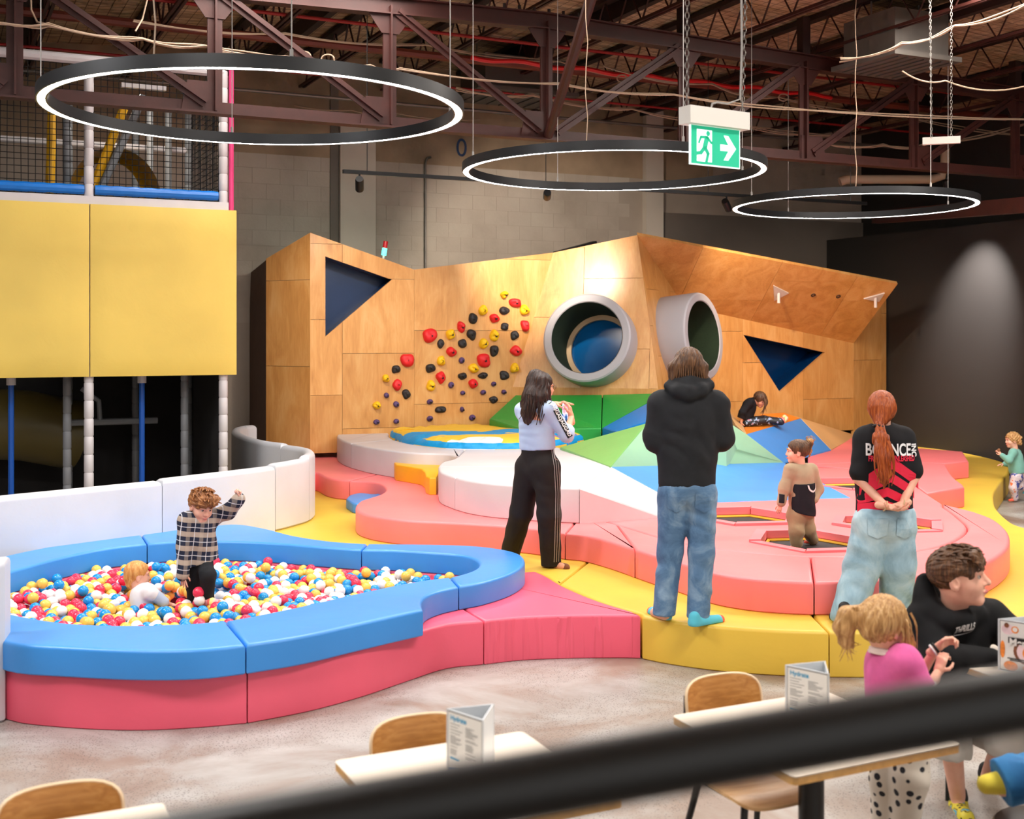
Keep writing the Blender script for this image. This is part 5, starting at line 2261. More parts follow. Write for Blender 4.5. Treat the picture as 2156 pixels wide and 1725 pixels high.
def menu(a, b, c, lab, kind):
    """three-sided menu stand: plan corners a (left), b (front right), c (back); stands on the table"""
    z0, h = 0.7405, 0.225
    ctr = (a + b + c) / 3
    t = thing('menu_stand', (ctr.x, ctr.y, z0), lab, 'menu stand', 'menu stands on the cafe tables')
    for p, q, nm in ((a, b, 'front_panel'), (b, c, 'side_panel'), (c, a, 'back_panel')):
        m = MB()
        d = (q - p).normalized()
        nn = Vector((d.y, -d.x, 0)).normalized()
        if nn.dot((p + q) / 2 - ctr) < 0:
            nn = -nn
        m.prism([Vector((p.x, p.y, z0)), Vector((q.x, q.y, z0)), Vector((q.x, q.y, z0 + h)), Vector((p.x, p.y, z0 + h))], -nn * 0.004)
        m.build(nm, 'menu_clear', t, False)
    d = (b - a)
    L_ = d.length
    d.normalize()
    nn = Vector((d.y, -d.x, 0))
    if nn.dot((a + b) / 2 - ctr) < 0:
        nn = -nn

    def f(u, v, o=0.001):
        return Vector((a.x, a.y, z0)) + d * (u * L_) + UP * (v * h) + nn * o

    def rect(u0, v0, u1, v1, mat, o, name, par):
        m = MB()
        m.prism([f(u0, v0, o), f(u1, v0, o), f(u1, v1, o), f(u0, v1, o)], nn * 0.0004)
        return m.build(name, mat, par, False)

    rect(0.05, 0.02, 0.985, 0.985, 'menu_frame', 0.0006, 'frame_line', t)
    page = rect(0.065, 0.035, 0.97, 0.972, 'menu_paper', 0.0014, 'menu_page', t)

    def word(body, u, v, size, mat, o=0.0022, bold=0.0):
        cu = lettering(body, size, 0.0002, bold)
        cu.align_x = 'LEFT'
        x = text_mesh('menu_word', cu)
        x.data.materials.append(MATS[mat])
        w_ = nn
        M_ = Matrix((d, UP, nn)).transposed().to_4x4()
        M_.translation = f(u, v, o)
        x.data.transform(M_)
        x.parent = t
        x.matrix_parent_inverse = t.matrix_basis.inverted()
        return x

    if kind == 'list':
        word('Hydrate', 0.12, 0.89, 0.024, 'menu_blue_print', bold=0.0006)
        m = MB()
        rr = random.Random(5)
        for col, u0 in ((0, 0.12), (1, 0.54)):
            v = 0.80
            while v > 0.34:
                w_ = rr.uniform(0.14, 0.34)
                m.prism([f(u0, v, 0.0022), f(u0 + w_, v, 0.0022), f(u0 + w_, v + 0.011, 0.0022), f(u0, v + 0.011, 0.0022)], nn * 0.0002)
                v -= rr.choice((0.022, 0.022, 0.045))
        o = m.build('text_lines', 'menu_grey_print', t, False)
        o['kind'] = 'stuff'
        rect(0.12, 0.285, 0.36, 0.31, 'menu_blue_print', 0.0022, 'heading_line', t)
        m = MB()
        m.prism([f(0.07, 0.06, 0.0022), f(0.07, 0.15, 0.0022), f(0.55, 0.23, 0.0022), f(0.55, 0.06, 0.0022)], nn * 0.0003)
        m.build('blue_corner', 'menu_navy_print', t, False)
        for u, v, r_, mt in ((0.62, 0.15, 0.07, 'menu_orange'), (0.8, 0.17, 0.08, 'menu_brown')):
            m = MB()
            m.prism([f(u + r_ * math.cos(k * math.pi / 8), v + r_ * 0.8 * math.sin(k * math.pi / 8), 0.0026) for k in range(16)], nn * 0.0003)
            m.build('drink_picture', mt, t, False)
    else:
        for i, (u, v, ru, rv, mt) in enumerate(((0.25, 0.82, 0.16, 0.1, 'menu_pinkish'), (0.42, 0.83, 0.09, 0.07, 'menu_orange'), (0.42, 0.835, 0.06, 0.045, 'menu_paper'), (0.85, 0.93, 0.2, 0.06, 'menu_red'), (0.85, 0.94, 0.14, 0.04, 'menu_orange'), (0.72, 0.42, 0.34, 0.24, 'menu_brown'), (0.76, 0.42, 0.3, 0.21, 'menu_pinkish'), (0.82, 0.40, 0.22, 0.15, 'menu_orange'), (0.12, 0.42, 0.06, 0.17, 'menu_orange'), (0.32, 0.12, 0.17, 0.09, 'menu_orange'), (0.74, 0.11, 0.14, 0.08, 'menu_orange'), (0.22, 0.9, 0.06, 0.05, 'menu_brown'))):
            m = MB()
            pts = [f(min(0.965, max(0.068, u + ru * math.cos(k * math.pi / 10))), min(0.965, max(0.04, v + rv * math.sin(k * math.pi / 10))), 0.002 + 0.0002 * i) for k in range(20)]
            m.prism(pts, nn * 0.0001)
            m.build('food_picture', mt, t, False)
        rect(0.26, 0.56, 0.86, 0.68, 'menu_black', 0.005, 'title_bar', t)
        word('Menu', 0.28, 0.585, 0.044, 'menu_paper', 0.0056, 0.0012)
        rect(0.44, 0.70, 0.72, 0.735, 'menu_paper', 0.005, 'small_bar', t)
        rect(0.24, 0.255, 0.8, 0.275, 'menu_black', 0.005, 'small_bar', t)
        rect(0.3, 0.225, 0.78, 0.245, 'menu_black', 0.005, 'small_bar', t)


z97 = 0.9655
menu(P(940, 1492, z97), P(1017, 1517, z97), P(1040, 1482, z97), 'white triangular drinks menu stand on the middle foreground table', 'list')
menu(P(1653, 1400, z97), P(1745, 1419, z97), P(1737, 1392, z97), 'white triangular drinks menu stand on the right foreground table', 'list')
a_ = P(2101, 1303, z97)
menu(a_, a_ + Vector((0.135, -0.115, 0)), a_ + Vector((0.17, 0.055, 0)), 'colourful food menu stand in front of the teenager', 'food')

# ------------------------------------------------------------------ hand rail in front of the camera
hr = thing('hand_rail', D(1600, 1590, 0.97), 'black round hand rail crossing the foreground out of focus', 'hand rail')
m = MB()
ra_, rb_ = D(2700, 1376, 1.03), D(-100, 1868, 0.92)
m.tube([ra_.lerp(rb_, i / 10) for i in range(11)], 0.0275, 20)
m.build('rail', 'rail_black', hr)
for u in (0.02, 0.98):
    p = ra_.lerp(rb_, u)
    m = MB()
    m.tube([p, Vector((p.x, p.y, 0.9))], 0.02, 12)
    m.build('rail_post', 'rail_black', hr)
m = MB()
off_ = Vector((0, 0, -0.16))
m.tube([ra_ + off_, rb_ + off_], 0.012, 12)
m.build('lower_rail', 'rail_black', hr)
plt = MB()
plt.box((0.0, -0.6, 0.45), (4.0, 3.2, 0.9), RZ.to_3x3())
struct(plt.build('floor_platform', 'grey_paint', None, False))
# ------------------------------------------------------------------ figures: smooth blended bodies
def nv(v):
    return np.array((v[0], v[1], v[2]), dtype=np.float32)


class SDF:
    """distance field of blended tapered limbs and ellipsoids, meshed as one continuous surface"""

    def __init__(s, vox):
        s.vox = vox
        s.pr = []
        s.cuts = []

    def cone(s, a, b, ra, rb, k=0.02, flat=None, op=1):
        """flat = (direction, factor): squeeze the section along a direction"""
        s.pr.append(('c', nv(a), nv(b), ra, rb, k, flat, op))
        return s

    def chain(s, pts, rs, k=0.02, flat=None):
        for i in range(len(pts) - 1):
            s.cone(pts[i], pts[i + 1], rs[i], rs[i + 1], k, flat)
        return s

    def ell(s, c, rad, axes, k=0.02, op=1):
        s.pr.append(('e', nv(c), rad, [nv(a) for a in axes], k, op))
        return s

    def cut(s, p, n):
        s.cuts.append((nv(p), nv(Vector(n).normalized())))
        return s

    def bbox(s, p):
        if p[0] == 'c':
            r = max(p[3], p[4])
            return np.minimum(p[1], p[2]) - r, np.maximum(p[1], p[2]) + r
        r = max(p[2])
        return p[1] - r, p[1] + r

    def field(s):
        lo = np.min([s.bbox(p)[0] for p in s.pr if p[-1] > 0], axis=0) - 4 * s.vox
        hi = np.max([s.bbox(p)[1] for p in s.pr if p[-1] > 0], axis=0) + 4 * s.vox
        n = np.ceil((hi - lo) / s.vox).astype(int) + 1
        F = np.full(n, 1.0, np.float32)
        ax = [lo[i] + s.vox * np.arange(n[i], dtype=np.float32) for i in range(3)]
        for p in s.pr:
            k = p[5] if p[0] == 'c' else p[4]
            op = p[-1]
            bl, bh = s.bbox(p)
            m = k + 3 * s.vox
            i0 = np.clip(np.floor((bl - m - lo) / s.vox).astype(int), 0, n - 1)
            i1 = np.clip(np.ceil((bh + m - lo) / s.vox).astype(int) + 1, 1, n)
            X = ax[0][i0[0]:i1[0]][:, None, None]
            Y = ax[1][i0[1]:i1[1]][None, :, None]
            Zz = ax[2][i0[2]:i1[2]][None, None, :]
            if p[0] == 'c':
                a, b, ra, rb, _, flat, _ = p[1:]
                ba = b - a
                px_, py_, pz_ = X - a[0], Y - a[1], Zz - a[2]
                h = np.clip((px_ * ba[0] + py_ * ba[1] + pz_ * ba[2]) / max(1e-9, float(ba @ ba)), 0, 1)
                qx, qy, qz = px_ - h * ba[0], py_ - h * ba[1], pz_ - h * ba[2]
                if flat is not None:
                    fd, fs_ = nv(flat[0].normalized()), flat[1]
                    dd = (qx * fd[0] + qy * fd[1] + qz * fd[2]) * (1.0 / fs_ - 1.0)
                    qx, qy, qz = qx + dd * fd[0], qy + dd * fd[1], qz + dd * fd[2]
                d = np.sqrt(qx * qx + qy * qy + qz * qz) - (ra + (rb - ra) * h)
                if flat is not None:
                    d = d * min(1.0, flat[1] * 1.15)
            else:
                c, rad, axs = p[1], p[2], p[3]
                px_, py_, pz_ = X - c[0], Y - c[1], Zz - c[2]
                q = 0
                g = 0
                for r_, a in zip(rad, axs):
                    w = (px_ * a[0] + py_ * a[1] + pz_ * a[2]) / r_
                    q = q + w * w
                    g = g + (w / r_) ** 2
                q = np.sqrt(q)
                d = q * (q - 1.0) / np.maximum(np.sqrt(g), 1e-6)
            blk_ = F[i0[0]:i1[0], i0[1]:i1[1], i0[2]:i1[2]]
            if op > 0:
                h = np.maximum(k - np.abs(blk_ - d), 0) / max(k, 1e-6)
                blk_[...] = np.minimum(blk_, d) - h * h * k * 0.25
            else:
                d = -d
                h = np.maximum(k - np.abs(blk_ - d), 0) / max(k, 1e-6)
                blk_[...] = np.maximum(blk_, d) + h * h * k * 0.25
        for p0, n_ in s.cuts:
            d = (ax[0][:, None, None] - p0[0]) * n_[0] + (ax[1][None, :, None] - p0[1]) * n_[1] + (ax[2][None, None, :] - p0[2]) * n_[2]
            F = np.maximum(F, d)
        return F, lo

    def mesh(s):
        F, lo = s.field()
        ins = F < 0
        n = np.array(F.shape)
        cnt = np.zeros(n - 1, np.int8)
        for dx in (0, 1):
            for dy in (0, 1):
                for dz in (0, 1):
                    cnt += ins[dx:n[0] - 1 + dx, dy:n[1] - 1 + dy, dz:n[2] - 1 + dz]
        act = (cnt > 0) & (cnt < 8)
        I = np.argwhere(act)
        idm = np.full(n - 1, -1, np.int32)
        idm[act] = np.arange(len(I))
        acc = np.zeros((len(I), 3), np.float32)
        num = np.zeros(len(I), np.float32)
        for axis in range(3):
            o1, o2 = [(1, 2), (0, 2), (0, 1)][axis]
            for u in (0, 1):
                for v in (0, 1):
                    A = I.copy()
                    A[:, o1] += u
                    A[:, o2] += v
                    Bq = A.copy()
                    Bq[:, axis] += 1
                    fa = F[A[:, 0], A[:, 1], A[:, 2]]
                    fb = F[Bq[:, 0], Bq[:, 1], Bq[:, 2]]
                    mk = (fa < 0) != (fb < 0)
                    t = np.where(mk, fa / np.where(mk, fa - fb, 1), 0)
                    pos = A.astype(np.float32)
                    pos[:, axis] += t
                    acc[mk] += pos[mk]
                    num[mk] += 1
        V = acc / num[:, None] * s.vox + lo
        Q = []
        for axis in range(3):
            o1, o2 = [(1, 2), (2, 0), (0, 1)][axis]
            sl0 = [slice(None)] * 3
            sl1 = [slice(None)] * 3
            sl0[axis] = slice(0, n[axis] - 1)
            sl1[axis] = slice(1, n[axis])
            a, b = ins[tuple(sl0)], ins[tuple(sl1)]
            E = np.argwhere(a != b)
            E = E[(E[:, o1] > 0) & (E[:, o2] > 0) & (E[:, o1] < n[o1] - 1) & (E[:, o2] < n[o2] - 1)]
            fl_ = a[E[:, 0], E[:, 1], E[:, 2]]
            c = []
            for u, v in ((1, 1), (0, 1), (0, 0), (1, 0)):
                G = E.copy()
                G[:, o1] -= u
                G[:, o2] -= v
                c.append(idm[G[:, 0], G[:, 1], G[:, 2]])
            q = np.stack(c, 1)
            q[~fl_] = q[~fl_][:, ::-1]
            Q.append(q)
        Q = np.concatenate(Q)
        Q = Q[(Q >= 0).all(1)]
        return V, Q


def np_mesh(name, V, Q, mats, parent=None, mi=None, disp=None):
    me = bpy.data.meshes.new(name)
    me.vertices.add(len(V))
    me.vertices.foreach_set('co', V.astype(np.float32).ravel())
    me.loops.add(len(Q) * 4)
    me.loops.foreach_set('vertex_index', Q.astype(np.int32).ravel())
    me.polygons.add(len(Q))
    me.polygons.foreach_set('loop_start', np.arange(0, len(Q) * 4, 4, dtype=np.int32))
    me.polygons.foreach_set('loop_total', np.full(len(Q), 4, np.int32))
    me.update(calc_edges=True)
    if disp is not None:
        N = np.empty(len(V) * 3, np.float32)
        me.vertices.foreach_get('normal', N)
        N = N.reshape(-1, 3)
        V = V + N * disp(V)[:, None]
        me.vertices.foreach_set('co', V.astype(np.float32).ravel())
        me.update()
    me.shade_smooth()
    for m in (mats if isinstance(mats, (list, tuple)) else [mats]):
        me.materials.append(MATS[m] if isinstance(m, str) else m)
    if mi is not None:
        me.polygons.foreach_set('material_index', mi.astype(np.int32))
    o = bpy.data.objects.new(name, me)
    COL.objects.link(o)
    if parent is not None:
        o.parent = parent
        o.matrix_parent_inverse = parent.matrix_basis.inverted()
    return o


def folds(amp, f1, f2=None, seed=0.0):
    """cloth wrinkles: warped sine ridges"""
    def fn(V):
        x, y, z = V[:, 0], V[:, 1], V[:, 2]
        w = np.sin(x * 11 + z * 4 + seed) * 1.6 + np.sin(z * 9 - x * 6 + y * 5 + seed * 2) * 1.4
        a = np.sin(f1[0] * x + f1[1] * y + f1[2] * z + 1.7 * w)
        if f2 is not None:
            a = a * 0.6 + 0.4 * np.sin(f2[0] * x + f2[1] * y + f2[2] * z - 1.3 * w + seed)
        m = np.clip(0.45 + 0.75 * np.sin(x * 9.1 + z * 8.3 + seed * 3) * np.sin(z * 5.7 - x * 7 + seed), 0.05, 1.0)
        a = np.sign(a) * np.abs(a) ** 1.4
        return amp * a * m
    return fn


def join_np(parts):
    Vs, Qs, o = [], [], 0
    for V, Q in parts:
        Vs.append(V)
        Qs.append(Q + o)
        o += len(V)
    return np.concatenate(Vs), np.concatenate(Qs)


def frame_of(f, up=UP):
    f = f.normalized()
    r = f.cross(up).normalized()
    u = r.cross(f).normalized()
    return f, u, r


def head_sdf(S, c, f, u, r, h, child=0.0):
    """c: centre of the head, h: height chin to crown; f, u, r: face, up and right directions"""
    k = h / 0.23
    P_ = lambda a, b, d: c + r * (a * k) + f * (b * k) + u * (d * k)
    ax = (r, f, u)
    S.ell(P_(0, -0.012, 0.028), (0.077 * k, 0.098 * k, 0.088 * k), ax, 0.02 * k)
    S.ell(P_(0, 0.025, -0.03), (0.062 * k, 0.068 * k, 0.076 * k), ax, 0.03 * k)
    S.ell(P_(0, 0.02, -0.062), (0.048 * k, 0.056 * k, 0.045 * k), ax, 0.025 * k)
    S.cone(P_(-0.014, 0.064, -0.094), P_(0.014, 0.064, -0.094), 0.02 * k, 0.02 * k, 0.02 * k)
    for sx in (-1, 1):
        S.ell(P_(sx * 0.04, 0.055, -0.032), (0.028 * k, 0.028 * k, 0.03 * k), ax, 0.02 * k)
        S.ell(P_(sx * 0.031, 0.098, 0.004), (0.019 * k, 0.016 * k, 0.012 * k), ax, 0.014 * k, -1)
        S.cone(P_(sx * 0.014, 0.088, 0.022), P_(sx * 0.048, 0.074, 0.021), 0.009 * k, 0.008 * k, 0.012 * k)
        # ear
        S.ell(P_(sx * 0.077, -0.008, -0.012), (0.011 * k, 0.02 * k, 0.032 * k), ax, 0.008 * k)
        S.ell(P_(sx * 0.087, 0.0, -0.010), (0.007 * k, 0.009 * k, 0.016 * k), ax, 0.005 * k, -1)
    nl = 1 - 0.3 * child
    S.cone(P_(0, 0.086, 0.012), P_(0, 0.086 + 0.022 * nl, -0.026), 0.009 * k, 0.0125 * k, 0.012 * k)
    for sx in (-1, 1):
        S.ell(P_(sx * 0.012, 0.092, -0.031), (0.009 * k, 0.01 * k, 0.008 * k), ax, 0.008 * k)
    S.ell(P_(0, 0.082, -0.057), (0.024 * k, 0.016 * k, 0.007 * k), ax, 0.005 * k)
    S.ell(P_(0, 0.080, -0.068), (0.02 * k, 0.016 * k, 0.0075 * k), ax, 0.005 * k)


def face_parts(c, f, u, r, h, parent, brow='hair_brown', eyes=True):
    k = h / 0.23
    P_ = lambda a, b, d: c + r * (a * k) + f * (b * k) + u * (d * k)
    for sx in (-1, 1):
        m = MB()
        m.sphere(P_(sx * 0.031, 0.0745, 0.003), 0.0125 * k, 12, 8)
        e = m.build('eye', 'eye_white', parent)
        m = MB()
        m.sphere(P_(sx * 0.0312, 0.0808, 0.003), 0.0078 * k, 10, 6)
        m.build('iris', 'eye_dark', e)
        m = MB()
        m.tube([P_(sx * 0.014, 0.099, 0.024), P_(sx * 0.032, 0.096, 0.031), P_(sx * 0.05, 0.080, 0.025)], [0.0035 * k, 0.0045 * k, 0.0025 * k], 6)
        m.build('eyebrow', brow, parent)
    m = MB()
    pts = []
    m.tube([P_(-0.02, 0.0885, -0.0615), P_(-0.008, 0.0965, -0.0605), P_(0.008, 0.0965, -0.0605), P_(0.02, 0.0885, -0.0615)], [0.002 * k, 0.0065 * k, 0.0065 * k, 0.002 * k], 8)
    m.build('lips', 'lip_pink', parent)


def hand_sdf(S, w, d, n, th, size=1.0, curl=(0.25, 0.35, 0.35), spread=0.12):
    """w wrist, d direction of the fingers, n palm normal (side the fingers close to), th direction of the thumb side"""
    d, n = d.normalized(), n.normalized()
    th = (th - d * th.dot(d) - n * th.dot(n)).normalized()
    q = size
    kn = []
    for i, off in enumerate((0.027, 0.009, -0.009, -0.026)):
        b = w + d * (0.088 - 0.004 * abs(i - 1)) * q + th * off * q
        kn.append(b)
        S.cone(w + d * 0.012 * q + th * off * 0.62 * q, b, 0.0145 * q, 0.0115 * q, 0.012 * q)
    lens = ((0.040, 0.025, 0.02), (0.044, 0.028, 0.021), (0.041, 0.026, 0.02), (0.032, 0.02, 0.018))
    for i in range(4):
        a = 0.0
        p = kn[i]
        sp2 = (1.5 - i) * spread
        for j in range(3):
            a += curl[j]
            dirv = (d * math.cos(a) + n * math.sin(a) + th * sp2 * (1 if j == 0 else 0.6)).normalized()
            p2 = p + dirv * lens[i][j] * q
            S.cone(p, p2, (0.0092 - 0.0009 * j) * q, (0.0086 - 0.001 * j) * q, 0.003 * q)
            p = p2
    t0 = w + d * 0.03 * q + th * 0.024 * q + n * 0.006 * q
    t1 = t0 + (d * 0.6 + th * 0.75 + n * 0.35).normalized() * 0.036 * q
    t2 = t1 + (d * 0.85 + th * 0.25 + n * 0.5).normalized() * 0.03 * q
    t3 = t2 + (d * 0.9 + n * 0.45 - th * 0.1).normalized() * 0.024 * q
    S.cone(t0, t1, 0.0145 * q, 0.011 * q, 0.01 * q)
    S.cone(t1, t2, 0.0105 * q, 0.0095 * q, 0.005 * q)
    S.cone(t2, t3, 0.0095 * q, 0.008 * q, 0.004 * q)


def hair_disp(c, u, f, amp, freq=34.0):
    c_, u_, f_ = nv(c), nv(u), nv(f)
    r_ = np.cross(f_, u_)

    def fn(V):
        q = V - c_
        ph = np.arctan2(q @ r_, q @ f_)
        zz = q @ u_
        return amp * (np.sin(ph * freq * 0.5 + 2.2 * np.sin(zz * 21 + ph * 2)) * 0.6 + 0.4 * np.sin(ph * freq + zz * 37 + 1.5 * np.sin(zz * 50)))
    return fn


def hair_mat(name, c0, c1, c2, scale=(60, 60, 5)):
    m, nt, b = new_mat(name)
    v = coords(nt, 'Object', scale)
    n = noise_n(nt, v, 1.2, 4, 0.6, 0.8)
    lk(nt, ramp(nt, n.outputs['Fac'], [(0.3, c0), (0.5, c1), (0.7, c2)]), b.inputs['Base Color'])
    b.inputs['Roughness'].default_value = 0.42
    b.inputs['Specular IOR Level'].default_value = 0.4
    bump_n(nt, b, n.outputs['Fac'], 0.6, 0.01)


def cloth(name, col, var=0.1, scale=10, rough=0.85, weave=500):
    m, nt, b = new_mat(name)
    v = coords(nt)
    n = noise_n(nt, v, scale, 5, 0.6)
    lo = tuple(c * (1 - var) for c in col[:3]) + (1,)
    hi = tuple(min(1, c * (1 + var)) for c in col[:3]) + (1,)
    lk(nt, ramp(nt, n.outputs['Fac'], [(0.3, lo), (0.7, hi)]), b.inputs['Base Color'])
    b.inputs['Roughness'].default_value = rough
    b.inputs['Sheen Weight'].default_value = 0.12 if max(col[:3]) > 0.1 else 0.0
    b.inputs['Specular IOR Level'].default_value = 0.25
    n2 = noise_n(nt, v, weave, 2)
    bump_n(nt, b, n2.outputs['Fac'], 0.15, 0.003)
    return m


def denim(name, lo, mid, hi, scale=5):
    m, nt, b = new_mat(name)
    v = coords(nt)
    n = noise_n(nt, v, scale, 6, 0.65, 0.7)
    lk(nt, ramp(nt, n.outputs['Fac'], [(0.28, lo), (0.5, mid), (0.72, hi)]), b.inputs['Base Color'])
    b.inputs['Roughness'].default_value = 0.85
    n2 = noise_n(nt, v, 400, 2)
    bump_n(nt, b, n2.outputs['Fac'], 0.2, 0.003)


def skin(name, col):
    m, nt, b = new_mat(name)
    v = coords(nt)
    n = noise_n(nt, v, 14, 3)
    lo = (col[0] * 0.94, col[1] * 0.86, col[2] * 0.84, 1)
    lk(nt, ramp(nt, n.outputs['Fac'], [(0.35, lo), (0.65, col)]), b.inputs['Base Color'])
    b.inputs['Roughness'].default_value = 0.5
    b.inputs['Subsurface Weight'].default_value = 0.08
    b.inputs['Subsurface Radius'].default_value = (0.01, 0.004, 0.002)


skin('skin_fair', rgb(232, 178, 154))
skin('skin_warm', rgb(226, 164, 132))
plain('eye_white', rgb(190, 176, 166), 0.3)
plain('eye_dark', rgb(40, 26, 20), 0.2)
plain('lip_pink', rgb(196, 104, 98), 0.45)
hair_mat('hair_brown', rgb(52, 32, 20), rgb(86, 56, 34), rgb(124, 86, 54))
hair_mat('hair_dark', rgb(26, 14, 10), rgb(44, 26, 20), rgb(74, 46, 34))
hair_mat('hair_red', rgb(104, 40, 10), rgb(154, 68, 20), rgb(194, 104, 44))
hair_mat('hair_blond', rgb(140, 96, 52), rgb(180, 136, 84), rgb(214, 176, 122))
hair_mat('hair_ginger', rgb(190, 120, 56), rgb(218, 156, 86), rgb(234, 186, 120))
hair_mat('hair_boy', rgb(98, 54, 24), rgb(142, 88, 46), rgb(178, 122, 72))


def strands(name, curves, r, mat, parent):
    m = MB()
    for pts in curves:
        sm = []
        n = len(pts)
        for i in range(n - 1):
            p0, p1, p2, p3 = pts[max(i - 1, 0)], pts[i], pts[i + 1], pts[min(i + 2, n - 1)]
            for k in range(4):
                t = k / 4
                sm.append(0.5 * ((2 * p1) + (p2 - p0) * t + (2 * p0 - 5 * p1 + 4 * p2 - p3) * t * t + (3 * p1 - p0 - 3 * p2 + p3) * t ** 3))
        sm.append(pts[-1])
        rs = [r * (1 - 0.75 * (i / (len(sm) - 1)) ** 2) for i in range(len(sm))]
        m.tube(sm, rs, 5)
    o = m.build(name, mat, parent)
    o['kind'] = 'stuff'
    return o


def on_cloth(o, name, body, size, ctr, right, up, nrm, mat, lift=0.004, bold=0.0, parent=None, squash=1.0):
    """flat print laid onto a garment: letters are dropped along -nrm onto its surface"""
    cu = lettering(body, size, 0.0, bold)
    t = text_mesh(name, cu, parent)
    lay_on(t, o, ctr, right, up, nrm, lift, squash)
    t.data.materials.append(MATS[mat])
    return t


def lay_on(t, o, ctr, right, up, nrm, lift, squash=1.0):
    me = o.data
    bvh = BVHTree.FromPolygons([v.co for v in me.vertices], [tuple(p.vertices) for p in me.polygons])
    bm = bmesh.new()
    bm.from_mesh(t.data)
    bmesh.ops.triangulate(bm, faces=bm.faces)
    for _ in range(2):
        es = [e for e in bm.edges if e.calc_length() > 0.014]
        if es:
            bmesh.ops.subdivide_edges(bm, edges=es, cuts=1, use_grid_fill=False)
            bmesh.ops.triangulate(bm, faces=bm.faces)
    right, up, nrm = right.normalized(), up.normalized(), nrm.normalized()
    for v in bm.verts:
        p = ctr + right * v.co.x * squash + up * v.co.y + nrm * 0.4
        hit = bvh.ray_cast(p, -nrm)
        q = hit[0] if hit[0] is not None else ctr + right * v.co.x * squash + up * v.co.y
        v.co = q + nrm * lift
    bm.to_mesh(t.data)
    bm.free()
    t.data.update()


def decal(o, name, polys, ctr, right, up, nrm, mat, lift=0.004, parent=None):
    """flat print from 2d polygons laid onto a garment"""
    m = MB()
    for p in polys:
        m.add([Vector((x, y, 0)) for x, y in p], [tuple(range(len(p)))])
    t = m.build(name, mat, parent, False)
    lay_on(t, o, ctr, right, up, nrm, lift)
    return t
# ------------------------------------------------------------------ people
def figure(root, j, k, sk, hh, f, hc, up=UP, hands=(), child=0.0, brow='hair_brown', face=True, vb=0.009, vh=0.0045, feet=True):
    """skin of the whole body as one mesh: trunk, limbs, head, hands. j: joints, k: build scale"""
    bf = j['f']
    B = SDF(vb)
    B.cone(j['pel'], j['chest'], 0.115 * k, 0.125 * k, 0.05, (bf, 0.74))
    B.cone(j['shL'], j['shR'], 0.05 * k, 0.05 * k, 0.05)
    for s in 'LR':
        B.chain([j['sh' + s], j['el' + s], j['wr' + s]], [0.047 * k, 0.038 * k, 0.026 * k], 0.02)
        B.chain([j['hp' + s], j['kn' + s], j['an' + s]], [0.085 * k, 0.056 * k, 0.036 * k], 0.03)
        if feet:
            B.cone(j['an' + s] - UP * 0.03 * k, j['to' + s], 0.036 * k, 0.028 * k, 0.03)
    parts = [B.mesh()]
    H = SDF(vh)
    hf, hu, hr = frame_of(f, up)
    head_sdf(H, hc, hf, hu, hr, hh, child)
    kk = hh / 0.23
    neck0 = j.get('neck', (j['shL'] + j['shR']) / 2)
    H.cone(hc - hu * 0.05 * kk - hf * 0.025 * kk, neck0, 0.05 * kk, 0.055 * kk, 0.025)
    parts.append(H.mesh())
    for w, d, n, th, size, curl, spr in hands:
        S = SDF(0.0042 * max(size, 0.6))
        hand_sdf(S, w, d, n, th, size, curl, spr)
        S.cone(w - d.normalized() * 0.05 * size, w + d.normalized() * 0.02 * size, 0.026 * size, 0.022 * size, 0.012)
        parts.append(S.mesh())
    V, Q = join_np(parts)
    o = np_mesh('body', V, Q, sk, root)
    if face:
        face_parts(hc, hf, hu, hr, hh, root, brow)
    return o, (hf, hu, hr)


def top_garment(name, root, j, k, mat, hem, r_ch=0.15, r_w=0.145, r_hem=0.15, sl=(0.07, 0.06, 0.045), cover=1.0, vox=0.009, amp=0.006, fl=0.74, extra=None, neck_cut=None, sh_r=0.07, hemdir=None, frq=(6, 6, 60)):
    """upper garment; cover: 0.5 short sleeve .. 1 down to the wrist; hem: centre of the bottom edge"""
    S = SDF(vox)
    bf = j['f']
    S.cone(j['chest'], hem, r_ch * k, r_hem * k, 0.06, (bf, fl))
    S.cone(j['chest'] + UP * 0.0, (j['pel'] + j['chest']) / 2, r_ch * k, r_w * k, 0.05, (bf, fl))
    S.cone(j['shL'], j['shR'], sh_r * k, sh_r * k, 0.06)
    for s in 'LR':
        a, b, c = j['sh' + s], j['el' + s], j['wr' + s]
        if cover <= 0.55:
            S.cone(a, a.lerp(b, cover / 0.5 * 0.85), sl[0] * k, sl[1] * k, 0.04)
        else:
            S.chain([a, b, b.lerp(c, (cover - 0.5) / 0.5)], [sl[0] * k, sl[1] * k, sl[2] * k], 0.03)
    if extra:
        extra(S)
    down = (hem - j['chest']).normalized() if hemdir is None else hemdir
    S.cut(hem, down)
    if neck_cut is not None:
        S.ell(neck_cut[0], (neck_cut[1],) * 3, (Vector((1, 0, 0)), Vector((0, 1, 0)), UP), 0.01, -1)
    V, Q = S.mesh()
    return np_mesh(name, V, Q, mat, root, None, folds(amp, frq, (40, 20, 25), hem.x))


